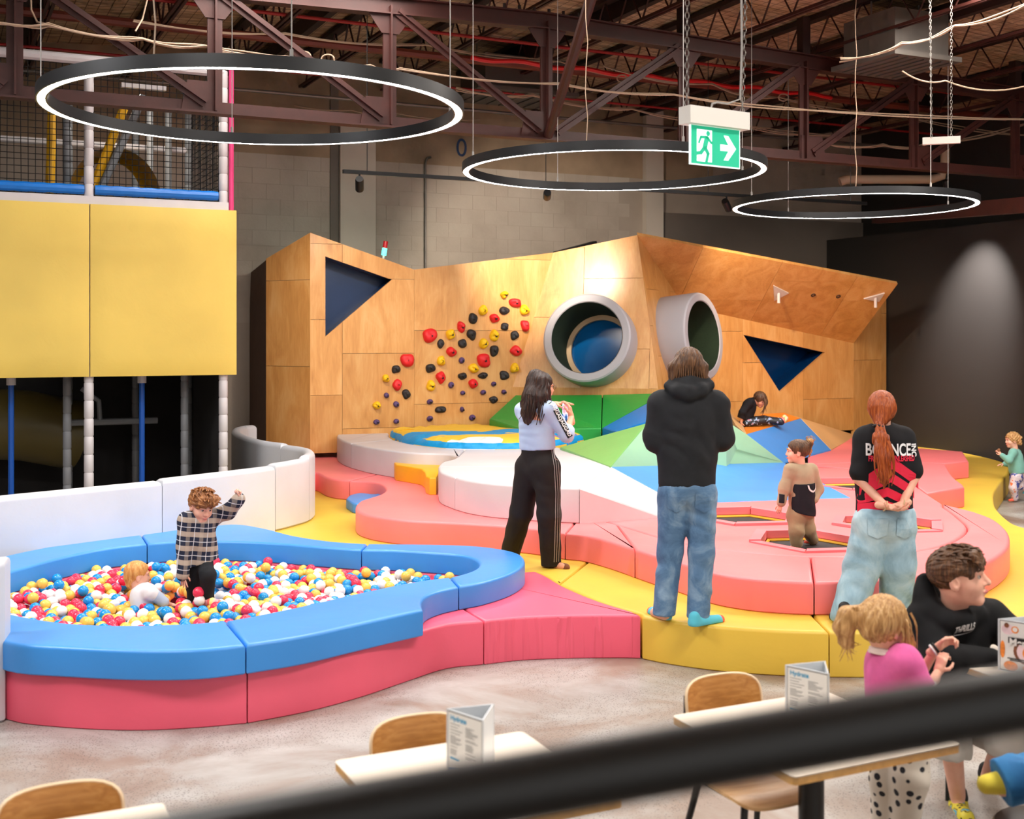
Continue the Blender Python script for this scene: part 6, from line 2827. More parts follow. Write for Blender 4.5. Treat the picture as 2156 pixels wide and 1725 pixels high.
def trousers(name, root, j, k, mat, waist, rr=(0.125, 0.1, 0.075, 0.07), cover=1.0, vox=0.009, amp=0.006, fl=0.85, extra=None, frq=(8, 8, 55), hemz=None):
    S = SDF(vox)
    bf = j['f']
    S.cone(waist, j['pel'], rr[0] * k * 0.96, rr[0] * k, 0.05, (bf, fl))
    for s in 'LR':
        S.chain([j['hp' + s], j['kn' + s], j['kn' + s].lerp(j['an' + s], cover)], [rr[1] * k, rr[2] * k, rr[3] * k], 0.035)
        S.ell(j['hp' + s] - bf * 0.035 * k, (0.08 * k, 0.08 * k, 0.1 * k), (Vector((1, 0, 0)), Vector((0, 1, 0)), UP), 0.04)
    if extra:
        extra(S)
    S.cut(waist, (waist - j['pel']).normalized())
    if hemz is not None:
        S.cut(Vector((0, 0, hemz)), Vector((0, 0, -1)))
    V, Q = S.mesh()
    return np_mesh(name, V, Q, mat, root, None, folds(amp, frq, (25, 25, 30), waist.x))


def shoe(name, root, heel, toe, k, mat, h=0.045, top=0.05):
    S = SDF(0.006)
    S.cone(heel + UP * h * 0.5 * k, toe + UP * h * 0.25 * k, 0.038 * k, 0.034 * k, 0.02)
    S.cone(heel + UP * h * 0.5 * k, heel + UP * (h + top) * k, 0.037 * k, 0.036 * k, 0.02)
    S.cut(Vector((0, 0, min(heel.z, toe.z))), Vector((0, 0, -1)))
    V, Q = S.mesh()
    return np_mesh(name, V, Q, mat, root)


# ---------------------------------------------------------------- woman with the phone
def woman():
    J = lambda x, y, d=0.0: D(x, y, 10.0 + d)
    f = Vector((0.72, 0.69, 0)).normalized()
    root = thing('person', P(1150, 1190, Z1), 'woman in a pale blue top and black track pants taking a photo with her phone', 'person')
    j = dict(f=f, pel=J(1133, 985), chest=J(1128, 880), shL=J(1101, 864, .12), shR=J(1156, 862, -.12), elR=J(1193, 916, -.1), wrR=J(1203, 878, .1), elL=J(1128, 912, .32), wrL=J(1166, 851, .36),
             hpL=J(1114, 985, .06), hpR=J(1151, 985, -.06), knL=J(1098, 1078, .16), knR=J(1156, 1085, -.06), anL=J(1076, 1158, .42), anR=J(1160, 1180, .04), toL=J(1080, 1166, .5), toR=J(1188, 1194, -.02), neck=J(1128, 862, 0))
    hc = J(1141, 815, 0.02)
    hands = ((j['wrR'], Vector((-.15, .15, 1)), Vector((-1, .3, .2)), Vector((-.5, -.9, .2)), 0.95, (.55, .7, .6), .05),
             (j['wrL'], Vector((1, -.1, .12)), Vector((0, 0, -1)), Vector((0.2, -1, 0)), 0.95, (.12, .18, .2), .05))
    b, (hf, hu, hr) = figure(root, j, 0.95, 'skin_warm', 0.225, Vector((.86, .5, -.06)), hc, hands=hands, brow='hair_dark')
    cloth('top_paleblue', rgb(176, 194, 222), 0.05)
    cloth('pants_black', rgb(36, 31, 30), 0.12)
    sh = top_garment('top', root, j, 0.95, 'top_paleblue', J(1132, 946), 0.158, 0.155, 0.172, (0.066, 0.062, 0.058), 0.62, amp=0.004, frq=(5, 5, 80))
    tr = trousers('track_pants', root, j, 1.0, 'pants_black', J(1132, 938), (0.155, 0.118, 0.096, 0.084), 1.12, hemz=Z1 + .012, amp=0.006, fl=0.8, frq=(18, 10, 36))
    # bare patches of the cut-out back
    nrm = Vector((-.3, -1, 0.1))
    rt = Vector((1, -.3, 0))
    for pg in ([(-.075, .0), (-.03, -.03), (-.028, -.055), (-.07, -.03)], [(.03, -.01), (.05, .02), (.10, -.06), (.035, -.05)]):
        decal(sh, 'back_opening', [pg], J(1124, 872), rt, UP, nrm, 'skin_warm', 0.004, root)
    # black lettered band down the right sleeve
    plain('band_black', rgb(18, 18, 20), 0.7)
    plain('print_white', rgb(226, 226, 224), 0.6)
    a0, a1 = J(1160, 848, -.2), J(1202, 922, -.2)
    al = (a1 - a0).normalized()
    L_ = (a1 - a0).length
    n2 = Vector((.35, -1, .1)).normalized()
    upv = n2.cross(al).normalized()
    band_ = decal(sh, 'sleeve_band', [[(-L_ / 2, -.024), (L_ / 2, -.024), (L_ / 2, .024), (-L_ / 2, .024)]], (a0 + a1) / 2 + upv * 0.012, al, upv, n2, 'band_black', 0.005, root)
    on_cloth(sh, 'sleeve_word', 'JAGGAD', 0.042, a0.lerp(a1, 0.27) + upv * 0.012, al, upv, n2, 'print_white', 0.008, 0.001, root)
    on_cloth(sh, 'sleeve_word', 'JAGGAD', 0.042, a0.lerp(a1, 0.73) + upv * 0.012, al, upv, n2, 'print_white', 0.008, 0.001, root)
    # three pale stripes down the outer leg
    plain('stripe_grey', rgb(150, 142, 138), 0.7)
    pts = [(1166, 945, -.13), (1171, 985, -.14), (1174, 1040, -.12), (1173, 1100, -.11), (1172, 1150, -.06), (1171, 1194, -.04)]
    for q in range(3):
        c = [J(x - 5 * q - 1, y, d - 0.06) for x, y, d in pts]
        me_ = tr.data
        bvh = BVHTree.FromPolygons([v.co for v in me_.vertices], [tuple(p.vertices) for p in me_.polygons])
        cc = []
        for i in range(len(c) - 1):
            for u in range(6):
                p = c[i].lerp(c[i + 1], u / 6)
                h = bvh.ray_cast(p + Vector((.05, -.4, 0)), Vector((-.05, 1, 0)).normalized())
                cc.append((h[0] if h[0] is not None else p))
        m = MB()
        m.tube(cc, 0.0035, 5)
        m.build('leg_stripe', 'stripe_grey', root)
    # hair
    S = SDF(0.006)
    S.ell(hc - hf * .018 + hu * .03, (.088, .106, .098), (hr, hf, hu), 0.02)
    S.ell(hc + hf * .1 - hu * .035, (.085, .085, .085), (hr, hf, hu), 0.02, -1)
    S.chain([J(1128, 800, -.02), J(1117, 838, -.08), J(1112, 872, -.1), J(1111, 886, -.1)], [.085, .078, .062, .03], 0.04, (f, 0.6))
    S.chain([J(1140, 800, -.09), J(1142, 835, -.12), J(1140, 868, -.13)], [.05, .045, .018], 0.03)
    S.chain([J(1151, 815, -.07), J(1155, 845, -.05), J(1158, 866, -.02)], [.03, .022, .009], 0.02)
    S.chain([J(1104, 850, .02), J(1100, 880, .0)], [.04, .012], 0.03)
    V, Q = S.mesh()
    np_mesh('hair', V, Q, 'hair_dark', root, None, hair_disp(hc, hu, hf, .005))
    rr = random.Random(2)
    strands('loose_hair', [[J(1105 + 45 * t + rr.uniform(-4, 4), 830, -.14), J(1102 + 44 * t + rr.uniform(-4, 4), 862, -.17), J(1098 + 42 * t + rr.uniform(-6, 6), 888 + rr.uniform(-6, 8), -.17)] for t in [i / 13 for i in range(14)]], .006, 'hair_dark', root)
    # glasses
    m = MB()
    k = .225 / .23
    for sx in (-1, 1):
        c = hc + hr * sx * .031 * k + hf * .108 * k + hu * .004
        m.tube([c + (hr * math.cos(a * math.pi / 8) * .022 + hu * math.sin(a * math.pi / 8) * .017) for a in range(16)], .0018, 5, True)
        m.tube([c + hr * sx * .022, hc + hr * sx * .08 + hf * .0 + hu * .008], .0018, 5)
    m.tube([hc + hr * -.01 + hf * .11 * k + hu * .006, hc + hr * .01 + hf * .11 * k + hu * .006], .0018, 5)
    m.build('glasses', plain('glasses_brown', rgb(90, 50, 36), 0.3), root)
    cloth('sock_brown', rgb(120, 74, 46), 0.1)
    shoe('sock', root, J(1166, 1196, .05), J(1192, 1198, -.02), 0.95, 'sock_brown')
    # phone
    pc = J(1191, 868, .16)
    ph = thing('phone', pc, 'black mobile phone held up in the woman\'s hands', 'phone')
    M_ = Matrix((Vector((.66, -.75, 0)).normalized(), Vector((.72, .69, 0)).normalized(), UP)).transposed()
    m = MB()
    m.box(pc, (0.078, 0.009, 0.155), M_)
    m.build('case', 'band_black', ph, False)
    m = MB()
    m.box(pc - f * 0.0052, (0.07, 0.001, 0.146), M_)
    mt, nt, b_ = new_mat('phone_screen')
    v = coords(nt, 'Object', (18, 18, 18))
    n = noise_n(nt, v, 1.0, 3)
    cc = ramp(nt, n.outputs['Color'], [(0.3, rgb(20, 24, 30)), (0.42, rgb(40, 110, 180)), (0.5, rgb(235, 235, 240)), (0.6, rgb(230, 120, 150)), (0.7, rgb(30, 30, 36))])
    lk(nt, cc, b_.inputs['Base Color'])
    lk(nt, cc, b_.inputs['Emission Color'])
    b_.inputs['Emission Strength'].default_value = 0.6
    m.build('screen', mt, ph, False)


woman()


# ---------------------------------------------------------------- man in the hoodie
def man():
    J = lambda x, y, d=0.0: D(x, y, 8.15 + d)
    f = Vector((-.04, 1, 0)).normalized()
    root = thing('person', P(1440, 1305, Z1), 'tall man with long brown hair in a dark hoodie and jeans, seen from behind', 'person')
    j = dict(f=f, pel=J(1446, 1020), chest=J(1448, 880), shL=J(1393, 852), shR=J(1507, 852), elL=J(1381, 925, .02), elR=J(1520, 922, .02), wrL=J(1440, 915, .24), wrR=J(1470, 905, .24),
             hpL=J(1419, 1040), hpR=J(1476, 1040), knL=J(1411, 1160, .04), knR=J(1477, 1165, -.02), anL=J(1399, 1283, .02), anR=J(1470, 1296, -.06), toL=J(1378, 1290, .14), toR=J(1512, 1306, -.02), neck=J(1449, 828, .01))
    hc = J(1449, 772, .02)
    b, (hf, hu, hr) = figure(root, j, 1.12, 'skin_fair', 0.235, Vector((-.05, 1, -.05)), hc, hands=((j['wrL'], Vector((1, .1, .1)), Vector((0, -1, 0)), UP, 1.0, (.3, .4, .4), .05), (j['wrR'], Vector((-1, .1, 0)), Vector((0, -1, 0)), UP, 1.0, (.3, .4, .4), .05)), face=False)
    cloth('hoodie_char', rgb(36, 37, 40), 0.12, 14)
    denim('denim_mid', rgb(52, 82, 116), rgb(88, 122, 156), rgb(140, 166, 188))

    def hood(S):
        S.chain([J(1408, 812, -.06), J(1428, 822, -.12), J(1450, 828, -.14), J(1474, 822, -.12), J(1494, 812, -.06)], [.035, .045, .05, .045, .035], 0.03)
        S.chain([J(1420, 802, -.03), J(1450, 806, -.09), J(1482, 802, -.03)], [.04, .045, .04], 0.03)

    hd = top_garment('hoodie', root, j, 1.08, 'hoodie_char', J(1446, 1022), 0.185, 0.175, 0.178, (0.085, 0.078, 0.06), 1.0, amp=0.011, extra=hood, sh_r=0.085, frq=(14, 6, 34))
    rb_ = SDF(0.009)
    rb_.cone(J(1446, 1012), J(1446, 1022), .178 * 1.08, .176 * 1.08, .02, (f, .72))
    rb_.cut(J(1446, 1028), Vector((0, 0, -1)))
    rb_.cut(J(1446, 1006), Vector((0, 0, 1)))
    V, Q = rb_.mesh()
    np_mesh('waistband', V, Q, 'hoodie_char', root)
    tr = trousers('jeans', root, j, 1.0, 'denim_mid', J(1446, 1012), (0.172, 0.112, 0.085, 0.076), 1.12, hemz=Z1 + .035, amp=0.007, fl=0.82, frq=(18, 10, 44), extra=lambda S: S.cone(J(1447, 1030, -.17), J(1447, 1075, -.14), .012, .01, .03, None, -1))
    # back pockets
    plain('seam_blue', rgb(60, 88, 120), 0.8)
    for cx, sgn in ((1420, -1), (1477, 1)):
        decal(tr, 'back_pocket', [[(-.06, .06), (.06, .06), (.062, -.04), (.0, -.075), (-.062, -.04)]], J(cx, 1052), Vector((1, 0, 0)), UP, Vector((0, -1, 0)), 'denim_mid', 0.006, root)
    # hair
    S = SDF(0.006)
    S.ell(hc - hf * .012 + hu * .03, (.095, .112, .102), (hr, hf, hu), 0.02)
    S.ell(hc + hf * .12 - hu * .03, (.085, .085, .085), (hr, hf, hu), 0.02, -1)
    for x, y, x2, y2, r0 in ((1425, 770, 1420, 812, .045), (1438, 775, 1437, 806, .055), (1455, 778, 1458, 806, .055), (1470, 772, 1478, 808, .045), (1480, 775, 1488, 802, .035), (1417, 775, 1413, 804, .03)):
        S.cone(J(x, y, -.03), J(x2, y2, -.05), r0, .014, 0.03)
    V, Q = S.mesh()
    np_mesh('hair', V, Q, 'hair_brown', root, None, hair_disp(hc, hu, hf, .006))
    rr = random.Random(4)
    strands('loose_hair', [[J(1422 + 58 * t, 770, -.1 + .08 * abs(t - .5)), J(1420 + 62 * t, 795, -.11 + .08 * abs(t - .5)), J(1415 + 72 * t + rr.uniform(-5, 5), 808 + rr.uniform(-6, 4), -.1 + .1 * abs(t - .5))] for t in [i / 13 for i in range(14)]], .006, 'hair_brown', root)
    cloth('sock_cyan', rgb(88, 186, 206), 0.06)
    cloth('sock_yellow', rgb(214, 196, 70), 0.06)
    plain('sock_red', rgb(236, 92, 70), 0.8)
    zf = Z1 + 0.002
    for nm, hx, hy, tx, ty, d in (('L', 1402, 1304, 1374, 1292, .1), ('R', 1462, 1318, 1512, 1309, 0)):
        he, te = P(hx, hy, zf), P(tx, ty, zf)
        s = shoe('sock', root, he, te, 1.05, 'sock_cyan', 0.04, 0.015)
        S = SDF(.006)
        S.cone(he + UP * .028, he + UP * .04, .036, .036, .02)
        V, Q = S.mesh()
        np_mesh('sock_heel', V, Q, 'sock_yellow', root)
        S = SDF(.006)
        dv = (te - he).normalized()
        S.cone(te + dv * .012 + UP * .012, te + dv * .02 + UP * .012, .034, .03, .01)
        S.cut(Vector((0, 0, zf)), Vector((0, 0, -1)))
        V, Q = S.mesh()
        np_mesh('sock_toe', V, Q, 'sock_red', root)


man()


# ---------------------------------------------------------------- staff member with red ponytail
def staff():
    J = lambda x, y, d=0.0: D(x, y, 8.1 + d)
    f = Vector((.12, 1, 0)).normalized()
    root = thing('person', P(1800, 1308, Z1), 'staff member with a red ponytail, black and red T-shirt, hands clasped behind the back', 'person')
    j = dict(f=f, pel=J(1862, 1085), chest=J(1860, 945), shL=J(1820, 922), shR=J(1904, 922), elL=J(1808, 1008, -.03), elR=J(1926, 1002, -.03), wrL=J(1864, 1066, -.17), wrR=J(1900, 1062, -.17),
             hpL=J(1838, 1095), hpR=J(1888, 1095), knL=J(1814, 1195, .05), knR=J(1890, 1190, .05), anL=J(1786, 1290, .0), anR=J(1886, 1280, .12), toL=J(1765, 1302, .05), toR=J(1900, 1288, .2), neck=J(1858, 896, .01))
    hc = J(1856, 862, .02)
    hands = ((j['wrL'], Vector((.8, -.15, -.12)), Vector((-.1, -.4, .9)), Vector((.0, -1, .2)), 0.92, (.35, .4, .4), .06), (j['wrR'], Vector((-.8, -.25, -.2)), Vector((.1, -.3, .95)), Vector((0, -1, .3)), 0.92, (.3, .45, .45), .06))
    b, (hf, hu, hr) = figure(root, j, 0.93, 'skin_fair', 0.225, Vector((.12, 1, -.1)), hc, hands=hands, face=False)
    cloth('tee_black', rgb(26, 25, 28), 0.08)
    denim('denim_pale', rgb(112, 146, 166), rgb(154, 186, 202), rgb(192, 214, 222), 4)

    tee = top_garment('t_shirt', root, j, 1.0, 'tee_black', J(1862, 1080), 0.168, 0.172, 0.188, (0.062, 0.068, 0.05), 0.5, amp=0.004, fl=0.7, sh_r=0.06, neck_cut=(J(1857, 890, .0), 0.062), frq=(8, 6, 40))
    tr = trousers('jeans', root, j, 1.0, 'denim_pale', J(1862, 1068), (0.178, 0.128, 0.118, 0.11), 1.1, hemz=Z1 + .015, amp=0.009, fl=0.85, frq=(16, 10, 34))
    plain('tee_red', rgb(226, 30, 66), 0.75)
    nn = Vector((0, -1, 0))
    rt = Vector((1, .1, 0))
    # chevron bands across the lower back
    c0 = J(1862, 1030)
    px_m = 8.2 / F_PX
    bands = [((1820, 1010), (1866, 975), (1935, 1022), 15), ((1806, 1034), (1862, 1003), (1926, 1043), 13), ((1804, 1052), (1855, 1033), (1921, 1065), 12), ((1803, 1072), (1850, 1060), (1912, 1084), 13)]
    for (xa, ya), (xb, yb), (xc, yc), w in bands:
        g = lambda x, y: ((x - 1862) * px_m, (1030 - y) * px_m)
        m_ = [g(xa, ya - w), g(xb, yb - w), g(xb, yb + w * .6), g(xa, ya + w * .6)]
        m2 = [g(xb, yb - w), g(xc, yc - w), g(xc, yc + w * .6), g(xb, yb + w * .6)]
        decal(tee, 'red_chevron', [m_[::-1], m2[::-1]], c0, rt, UP, nn, 'tee_red', 0.005, root)
    plain('tee_white', rgb(236, 236, 238), 0.7)
    on_cloth(tee, 'shirt_word', 'BOUNCE', 0.112, J(1860, 945), rt, UP, nn, 'tee_white', 0.012, 0.0025, root, 0.66)
    w2 = on_cloth(tee, 'shirt_word', 'INC', 0.05, J(1914, 945), Vector((0, 0, -1)), rt, nn, 'tee_white', 0.012, 0.002, root)
    on_cloth(tee, 'shirt_word', 'FREE', 0.052, J(1829, 963), rt, UP, nn, 'tee_red', 0.012, 0.0015, root, 0.62)
    on_cloth(tee, 'shirt_word', 'UNLEASHED', 0.052, J(1890, 962), rt, UP, nn, 'tee_red', 0.012, 0.0015, root, 0.56)
    for cx in (1836, 1893):
        decal(tr, 'back_pocket', [[(-.062, .06), (.062, .06), (.06, -.05), (.0, -.075), (-.06, -.05)]], J(cx, 1105), Vector((1, 0, 0)), UP, nn, 'denim_pale', 0.007, root)
    # hair drawn back into a ponytail
    S = SDF(0.006)
    S.ell(hc - hf * .008 + hu * .028, (.09, .108, .1), (hr, hf, hu), 0.02)
    S.ell(hc + hf * .12 - hu * .03, (.08, .085, .085), (hr, hf, hu), 0.02, -1)
    S.cone(hc - hf * .06 - hu * .02, J(1852, 893, -.09), .07, .03, 0.04)
    S.cone(J(1838, 862, .0), J(1848, 890, -.05), .03, .02, 0.03)
    S.cone(J(1876, 862, .0), J(1858, 890, -.05), .03, .02, 0.03)
    V, Q = S.mesh()
    np_mesh('hair', V, Q, 'hair_red', root, None, hair_disp(hc, hu, hf, .003, 60))
    S = SDF(0.006)
    S.chain([J(1851, 896, -.11), J(1855, 925, -.17), J(1860, 965, -.2), J(1862, 1000, -.2), J(1862, 1026, -.19)], [.03, .045, .046, .036, .012], .03, (Vector((0, 1, 0)), .6))
    V, Q = S.mesh()
    np_mesh('ponytail', V, Q, 'hair_red', root, None, lambda V: .005 * np.sin(V[:, 0] * 260 + 3 * np.sin(V[:, 2] * 14)))
    rr = random.Random(8)
    strands('loose_hair', [[J(1846 + 12 * t, 900, -.15), J(1842 + 36 * t, 945, -.21), J(1845 + 34 * t + rr.uniform(-5, 5), 990, -.22), J(1848 + 28 * t + rr.uniform(-5, 6), 1022 + rr.uniform(-14, 8), -.2)] for t in [i / 13 for i in range(14)]], .007, 'hair_red', root)
    m = MB()
    c = J(1850, 897, -.1)
    m.tube([c + Vector((math.cos(a * .5236) * .034, math.sin(a * .5236) * .03, .006 * math.sin(a))) for a in range(12)], .009, 6, True)
    m.build('hair_tie', 'band_black', root)
    # bracelets and nails
    for w in ('wrL', 'wrR'):
        m = MB()
        c = j[w]
        m.tube([c + Vector((.012 * math.cos(a * .5236), .026 * math.sin(a * .5236), .03 * math.cos(a * .5236))) for a in range(12)], .005, 6, True)
        m.build('bracelet', plain('bead_gold_' + w, rgb(196, 170, 130), 0.4), root)
    shoe('shoe', root, P(1778, 1318, Z1 + .002), P(1757, 1304, Z1 + .002), 1.1, 'band_black', 0.06)
    shoe('shoe', root, P(1884, 1280, Z1 + .002), P(1900, 1272, Z1 + .002), 1.1, 'band_black', 0.06)


staff()


# ---------------------------------------------------------------- toddler on the trampoline
def toddler():
    J = lambda x, y, d=0.0: D(x, y, 10.05 + d)
    f = Vector((-.75, .66, 0)).normalized()
    root = thing('person', J(1690, 1152), 'toddler with a hair bun in a beige and black top standing on the trampoline', 'person')
    j = dict(f=f, pel=J(1682, 1080), chest=J(1688, 1008), shL=J(1664, 990, -.04), shR=J(1708, 990, .04), elL=J(1652, 1027, -.06), wrL=J(1644, 1062, -.08), elR=J(1722, 1030, .06), wrR=J(1713, 1054, -.02),
             hpL=J(1674, 1086, -.03), hpR=J(1694, 1086, .03), knL=J(1677, 1118, -.05), knR=J(1701, 1114, .04), anL=J(1677, 1146, -.02), anR=J(1711, 1137, .14), toL=J(1668, 1151, 0), toR=J(1698, 1141, .12), neck=J(1684, 982))
    hc = J(1678, 952)
    b, (hf, hu, hr) = figure(root, j, 0.56, 'skin_fair', 0.19, Vector((-1, .12, .02)), hc, hands=((j['wrL'], Vector((-.3, -.05, -1)), Vector((.3, .9, 0)), Vector((-.6, .6, 0)), .55, (.4, .5, .5), .08), (j['wrR'], Vector((-.6, -.1, -.7)), Vector((0, .9, 0)), UP, .55, (.4, .5, .5), .05)), child=1, vh=.004, vb=.007, brow='hair_blond')
    cloth('beige_top', rgb(172, 150, 122), 0.08)
    cloth('beige_pants', rgb(168, 146, 112), 0.1)
    cloth('panel_black', rgb(32, 32, 38), 0.08)
    sh = top_garment('top', root, j, 0.6, 'beige_top', J(1686, 1078), 0.165, 0.175, 0.185, (0.085, 0.078, 0.062), 0.95, vox=.006, amp=.003, fl=.85, sh_r=.085)
    tr = trousers('pants', root, j, 0.6, 'beige_pants', J(1683, 1066), (0.17, 0.12, 0.098, 0.082), .98, vox=.006, amp=.005)
    n = Vector((.5, -.86, 0)).normalized()
    rt = Vector((.86, .5, 0)).normalized()
    pxm = 9.75 / F_PX
    g = lambda x, y: ((x - 1692) * pxm * 1.12, (1045 - y) * pxm)
    S = SDF(.006)
    S.cone(J(1688, 1015), J(1687, 1081), .195 * .6, .212 * .6, .03, (f, .9))
    S.cut(J(1692, 1017), Vector((.0, 0, 1)))
    S.cut(J(1667, 1040), Vector((-1, .25, 0)))
    S.cut(J(1690, 1081), Vector((-.25, 0, -1)))
    V, Q = S.mesh()
    bpn = np_mesh('black_panel', V, Q, 'panel_black', root, None, folds(.003, (20, 10, 40)))
    arc = []
    for i in range(8):
        a0, a1 = math.pi + math.pi * i / 8, math.pi + math.pi * (i + 1) / 8
        c = g(1694, 1018)
        ro, ri = .062, .047
        arc.append([(c[0] + ro * math.cos(a0), c[1] + ro * math.sin(a0)), (c[0] + ro * math.cos(a1), c[1] + ro * math.sin(a1)), (c[0] + ri * math.cos(a1), c[1] + ri * math.sin(a1)), (c[0] + ri * math.cos(a0), c[1] + ri * math.sin(a0))])
    decal(bpn, 'white_arc', arc, J(1692, 1045), rt, UP, n, 'print_white', .007, root)
    decal(sh, 'cuff_patch', [[(-.02, .038), (.022, .034), (.018, -.038), (-.026, -.034)]], J(1646, 1050, -.1), Vector((1, 0, 0)), UP, Vector((0, -1, 0)), 'panel_black', .004, root)
    S = SDF(.0045)
    S.ell(hc - hf * .01 + hu * .026, (.071, .09, .08), (hr, hf, hu), .02)
    S.ell(hc + hf * .085 - hu * .03, (.075, .07, .075), (hr, hf, hu), .015, -1)
    S.cone(J(1692, 945), J(1703, 935), .05, .035, .03)
    V, Q = S.mesh()
    np_mesh('hair', V, Q, 'hair_brown', root, None, hair_disp(hc, hu, hf, .003, 50))
    S = SDF(.0045)
    S.ell(J(1705, 930), (.03, .032, .03), (hr, hf, hu), .01)
    S.chain([J(1704, 938), J(1706, 950), J(1704, 962)], [.02, .014, .006], .01)
    V, Q = S.mesh()
    np_mesh('hair_bun', V, Q, 'hair_blond', root, None, lambda V: .004 * np.sin(V[:, 0] * 400 + V[:, 2] * 260))
    rr = random.Random(6)
    strands('loose_hair', [[J(1703, 930), J(1706 + rr.uniform(-10, 10), 926 + rr.uniform(-10, 8)), J(1708 + rr.uniform(-16, 14), 926 + rr.uniform(-14, 14))] for _ in range(14)], .003, 'hair_blond', root)
    shoe('sock', root, J(1679, 1153, -.02), J(1667, 1155, .01), .55, 'beige_pants')
    shoe('sock', root, J(1712, 1142, .14), J(1697, 1144, .12), .55, 'sock_red')


toddler()


# ---------------------------------------------------------------- girl in pink by the table
def pink_girl():
    J = lambda x, y, d=0.0: D(x, y, 5.08 + d)
    f = Vector((.86, .5, 0)).normalized()
    root = thing('person', Vector((1.62, 5.25, 0)), 'girl with a blond ponytail in a pink polo shirt standing at the cafe table', 'person')
    j = dict(f=f, pel=J(1888, 1520, .02), chest=J(1880, 1420), shL=J(1862, 1385, .08), shR=J(1906, 1392, -.09), elR=J(1948, 1462, -.12), wrR=J(1975, 1415, .02), elL=J(1935, 1425, .14), wrL=J(1972, 1365, .08),
             hpL=J(1872, 1535, .05), hpR=J(1915, 1535, -.05), knL=J(1868, 1640, .04), knR=J(1918, 1640, -.06), anL=J(1862, 1745, .08), anR=J(1905, 1745, -.02), toL=J(1885, 1775, .06), toR=J(1930, 1775, -.04), neck=J(1872, 1378, .0))
    hc = J(1862, 1318, .01)
    hands = ((j['wrL'], Vector((.75, -.1, .55)), Vector((.45, -.85, -.3)), Vector((-.5, -.2, .9)), .66, (.75, .85, .7), .05), (j['wrR'], Vector((.35, .15, .95)), Vector((.4, .5, -.3)), Vector((-.4, -.9, .1)), .66, (.5, .9, .8), .03))
    b, (hf, hu, hr) = figure(root, j, 0.66, 'skin_fair', 0.215, Vector((.85, .52, -.12)), hc, hands=hands, child=1, vh=.0036, vb=.006, brow='hair_blond')
    cloth('polo_pink', rgb(214, 96, 156), 0.06, 30, weave=300)
    m, nt, bb = new_mat('heart_leggings')
    v = coords(nt, 'Object', (16, 16, 16))
    vor = nd(nt, 'ShaderNodeTexVoronoi')
    vor.inputs['Scale'].default_value = 1.35
    vor.inputs['Randomness'].default_value = 0.6
    lk(nt, v, vor.inputs['Vector'])
    lk(nt, ramp(nt, vor.outputs['Distance'], [(0.31, rgb(34, 36, 44)), (0.34, rgb(222, 214, 200))]), bb.inputs['Base Color'])
    bb.inputs['Roughness'].default_value = .85
    sh = top_garment('polo_shirt', root, j, 0.7, 'polo_pink', J(1888, 1530), .165, .165, .185, (.082, .082, .06), .5, vox=.006, amp=.003, fl=.8, sh_r=.08, frq=(8, 8, 50))
    tr = trousers('leggings', root, j, 0.66, 'heart_leggings', J(1888, 1510), (.165, .128, .105, .085), 1.0, vox=.006, amp=.003)
    cloth('collar_white', rgb(232, 214, 210), .04)
    cl = MB()
    c = J(1866, 1376, .0)
    for dz, rad in ((0.0, .062), (.012, .058)):
        cl.tube([c + Vector((math.cos(a * .3927) * rad * 1.1, math.sin(a * .3927) * rad, dz + .014 * math.cos(a * .3927 + 2.4))) for a in range(16)], .009, 6, True)
    cl.build('collar', 'collar_white', root)
    e = j['shR'].lerp(j['elR'], .86)
    dv = (j['elR'] - j['shR']).normalized()
    a1 = dv.cross(UP).normalized()
    a2 = dv.cross(a1)
    m = MB()
    m.tube([e + (a1 * math.cos(t * .3927) + a2 * math.sin(t * .3927)) * .06 for t in range(16)], .005, 6, True)
    m.build('sleeve_trim', 'collar_white', root)
    # hair
    S = SDF(.005)
    S.ell(hc - hf * .012 + hu * .03, (.092, .108, .102), (hr, hf, hu), .02)
    S.ell(hc + hf * .115 - hu * .035, (.082, .085, .09), (hr, hf, hu), .015, -1)
    tie = J(1803, 1290, -.0)
    S.cone(hc - hf * .07 + hu * .02, tie, .07, .022, .05)
    S.chain([tie, J(1788, 1298), J(1776, 1322), J(1782, 1350), J(1795, 1362)], [.024, .042, .04, .026, .008], .02)
    S.ell(hc + hf * .07 + hr * .07 - hu * .04, (.05, .055, .07), (hr, hf, hu), .012, -1)
    S.chain([hc + hf * .03 + hr * .085 + hu * .03, hc + hf * .035 + hr * .09 - hu * .05, hc + hf * .03 + hr * .08 - hu * .11], [.014, .01, .004], .01)
    V, Q = S.mesh()
    np_mesh('hair', V, Q, 'hair_blond', root, None, hair_disp(hc, hu, hf, .005, 40))
    rr = random.Random(9)
    cs = []
    for t in range(26):
        a = J(1800 + rr.uniform(-6, 8), 1284 + rr.uniform(-6, 8), -.03)
        cs.append([a, J(1786 + rr.uniform(-12, 10), 1305 + rr.uniform(-10, 10), -.03), J(1780 + rr.uniform(-16, 18), 1345 + rr.uniform(-14, 16), -.02), J(1788 + rr.uniform(-22, 26), 1378 + rr.uniform(-26, 16), -.02)])
    for t in range(12):
        p0 = hc + hf * rr.uniform(-.02, .08) + hr * .07 + hu * rr.uniform(.02, .07)
        cs.append([p0, p0 + hr * .025 - hu * .05 + hf * .012, p0 + hr * .02 - hu * rr.uniform(.09, .15) + hf * rr.uniform(-.01, .04)])
    strands('loose_hair', cs, .0035, 'hair_blond', root)
    m = MB()
    m.tube([tie + Vector((.004 * math.cos(a), .02 * math.cos(a * .5236), .022 * math.sin(a * .5236))) for a in range(12)], .004, 5, True)
    m.build('hair_tie', 'hair_blond', root)
    m = MB()
    c = j['wrL'] - Vector((.6, -.1, .45)) * .012
    ax_ = Vector((.75, -.1, .55)).normalized()
    u1 = ax_.cross(Vector((0, 1, 0))).normalized()
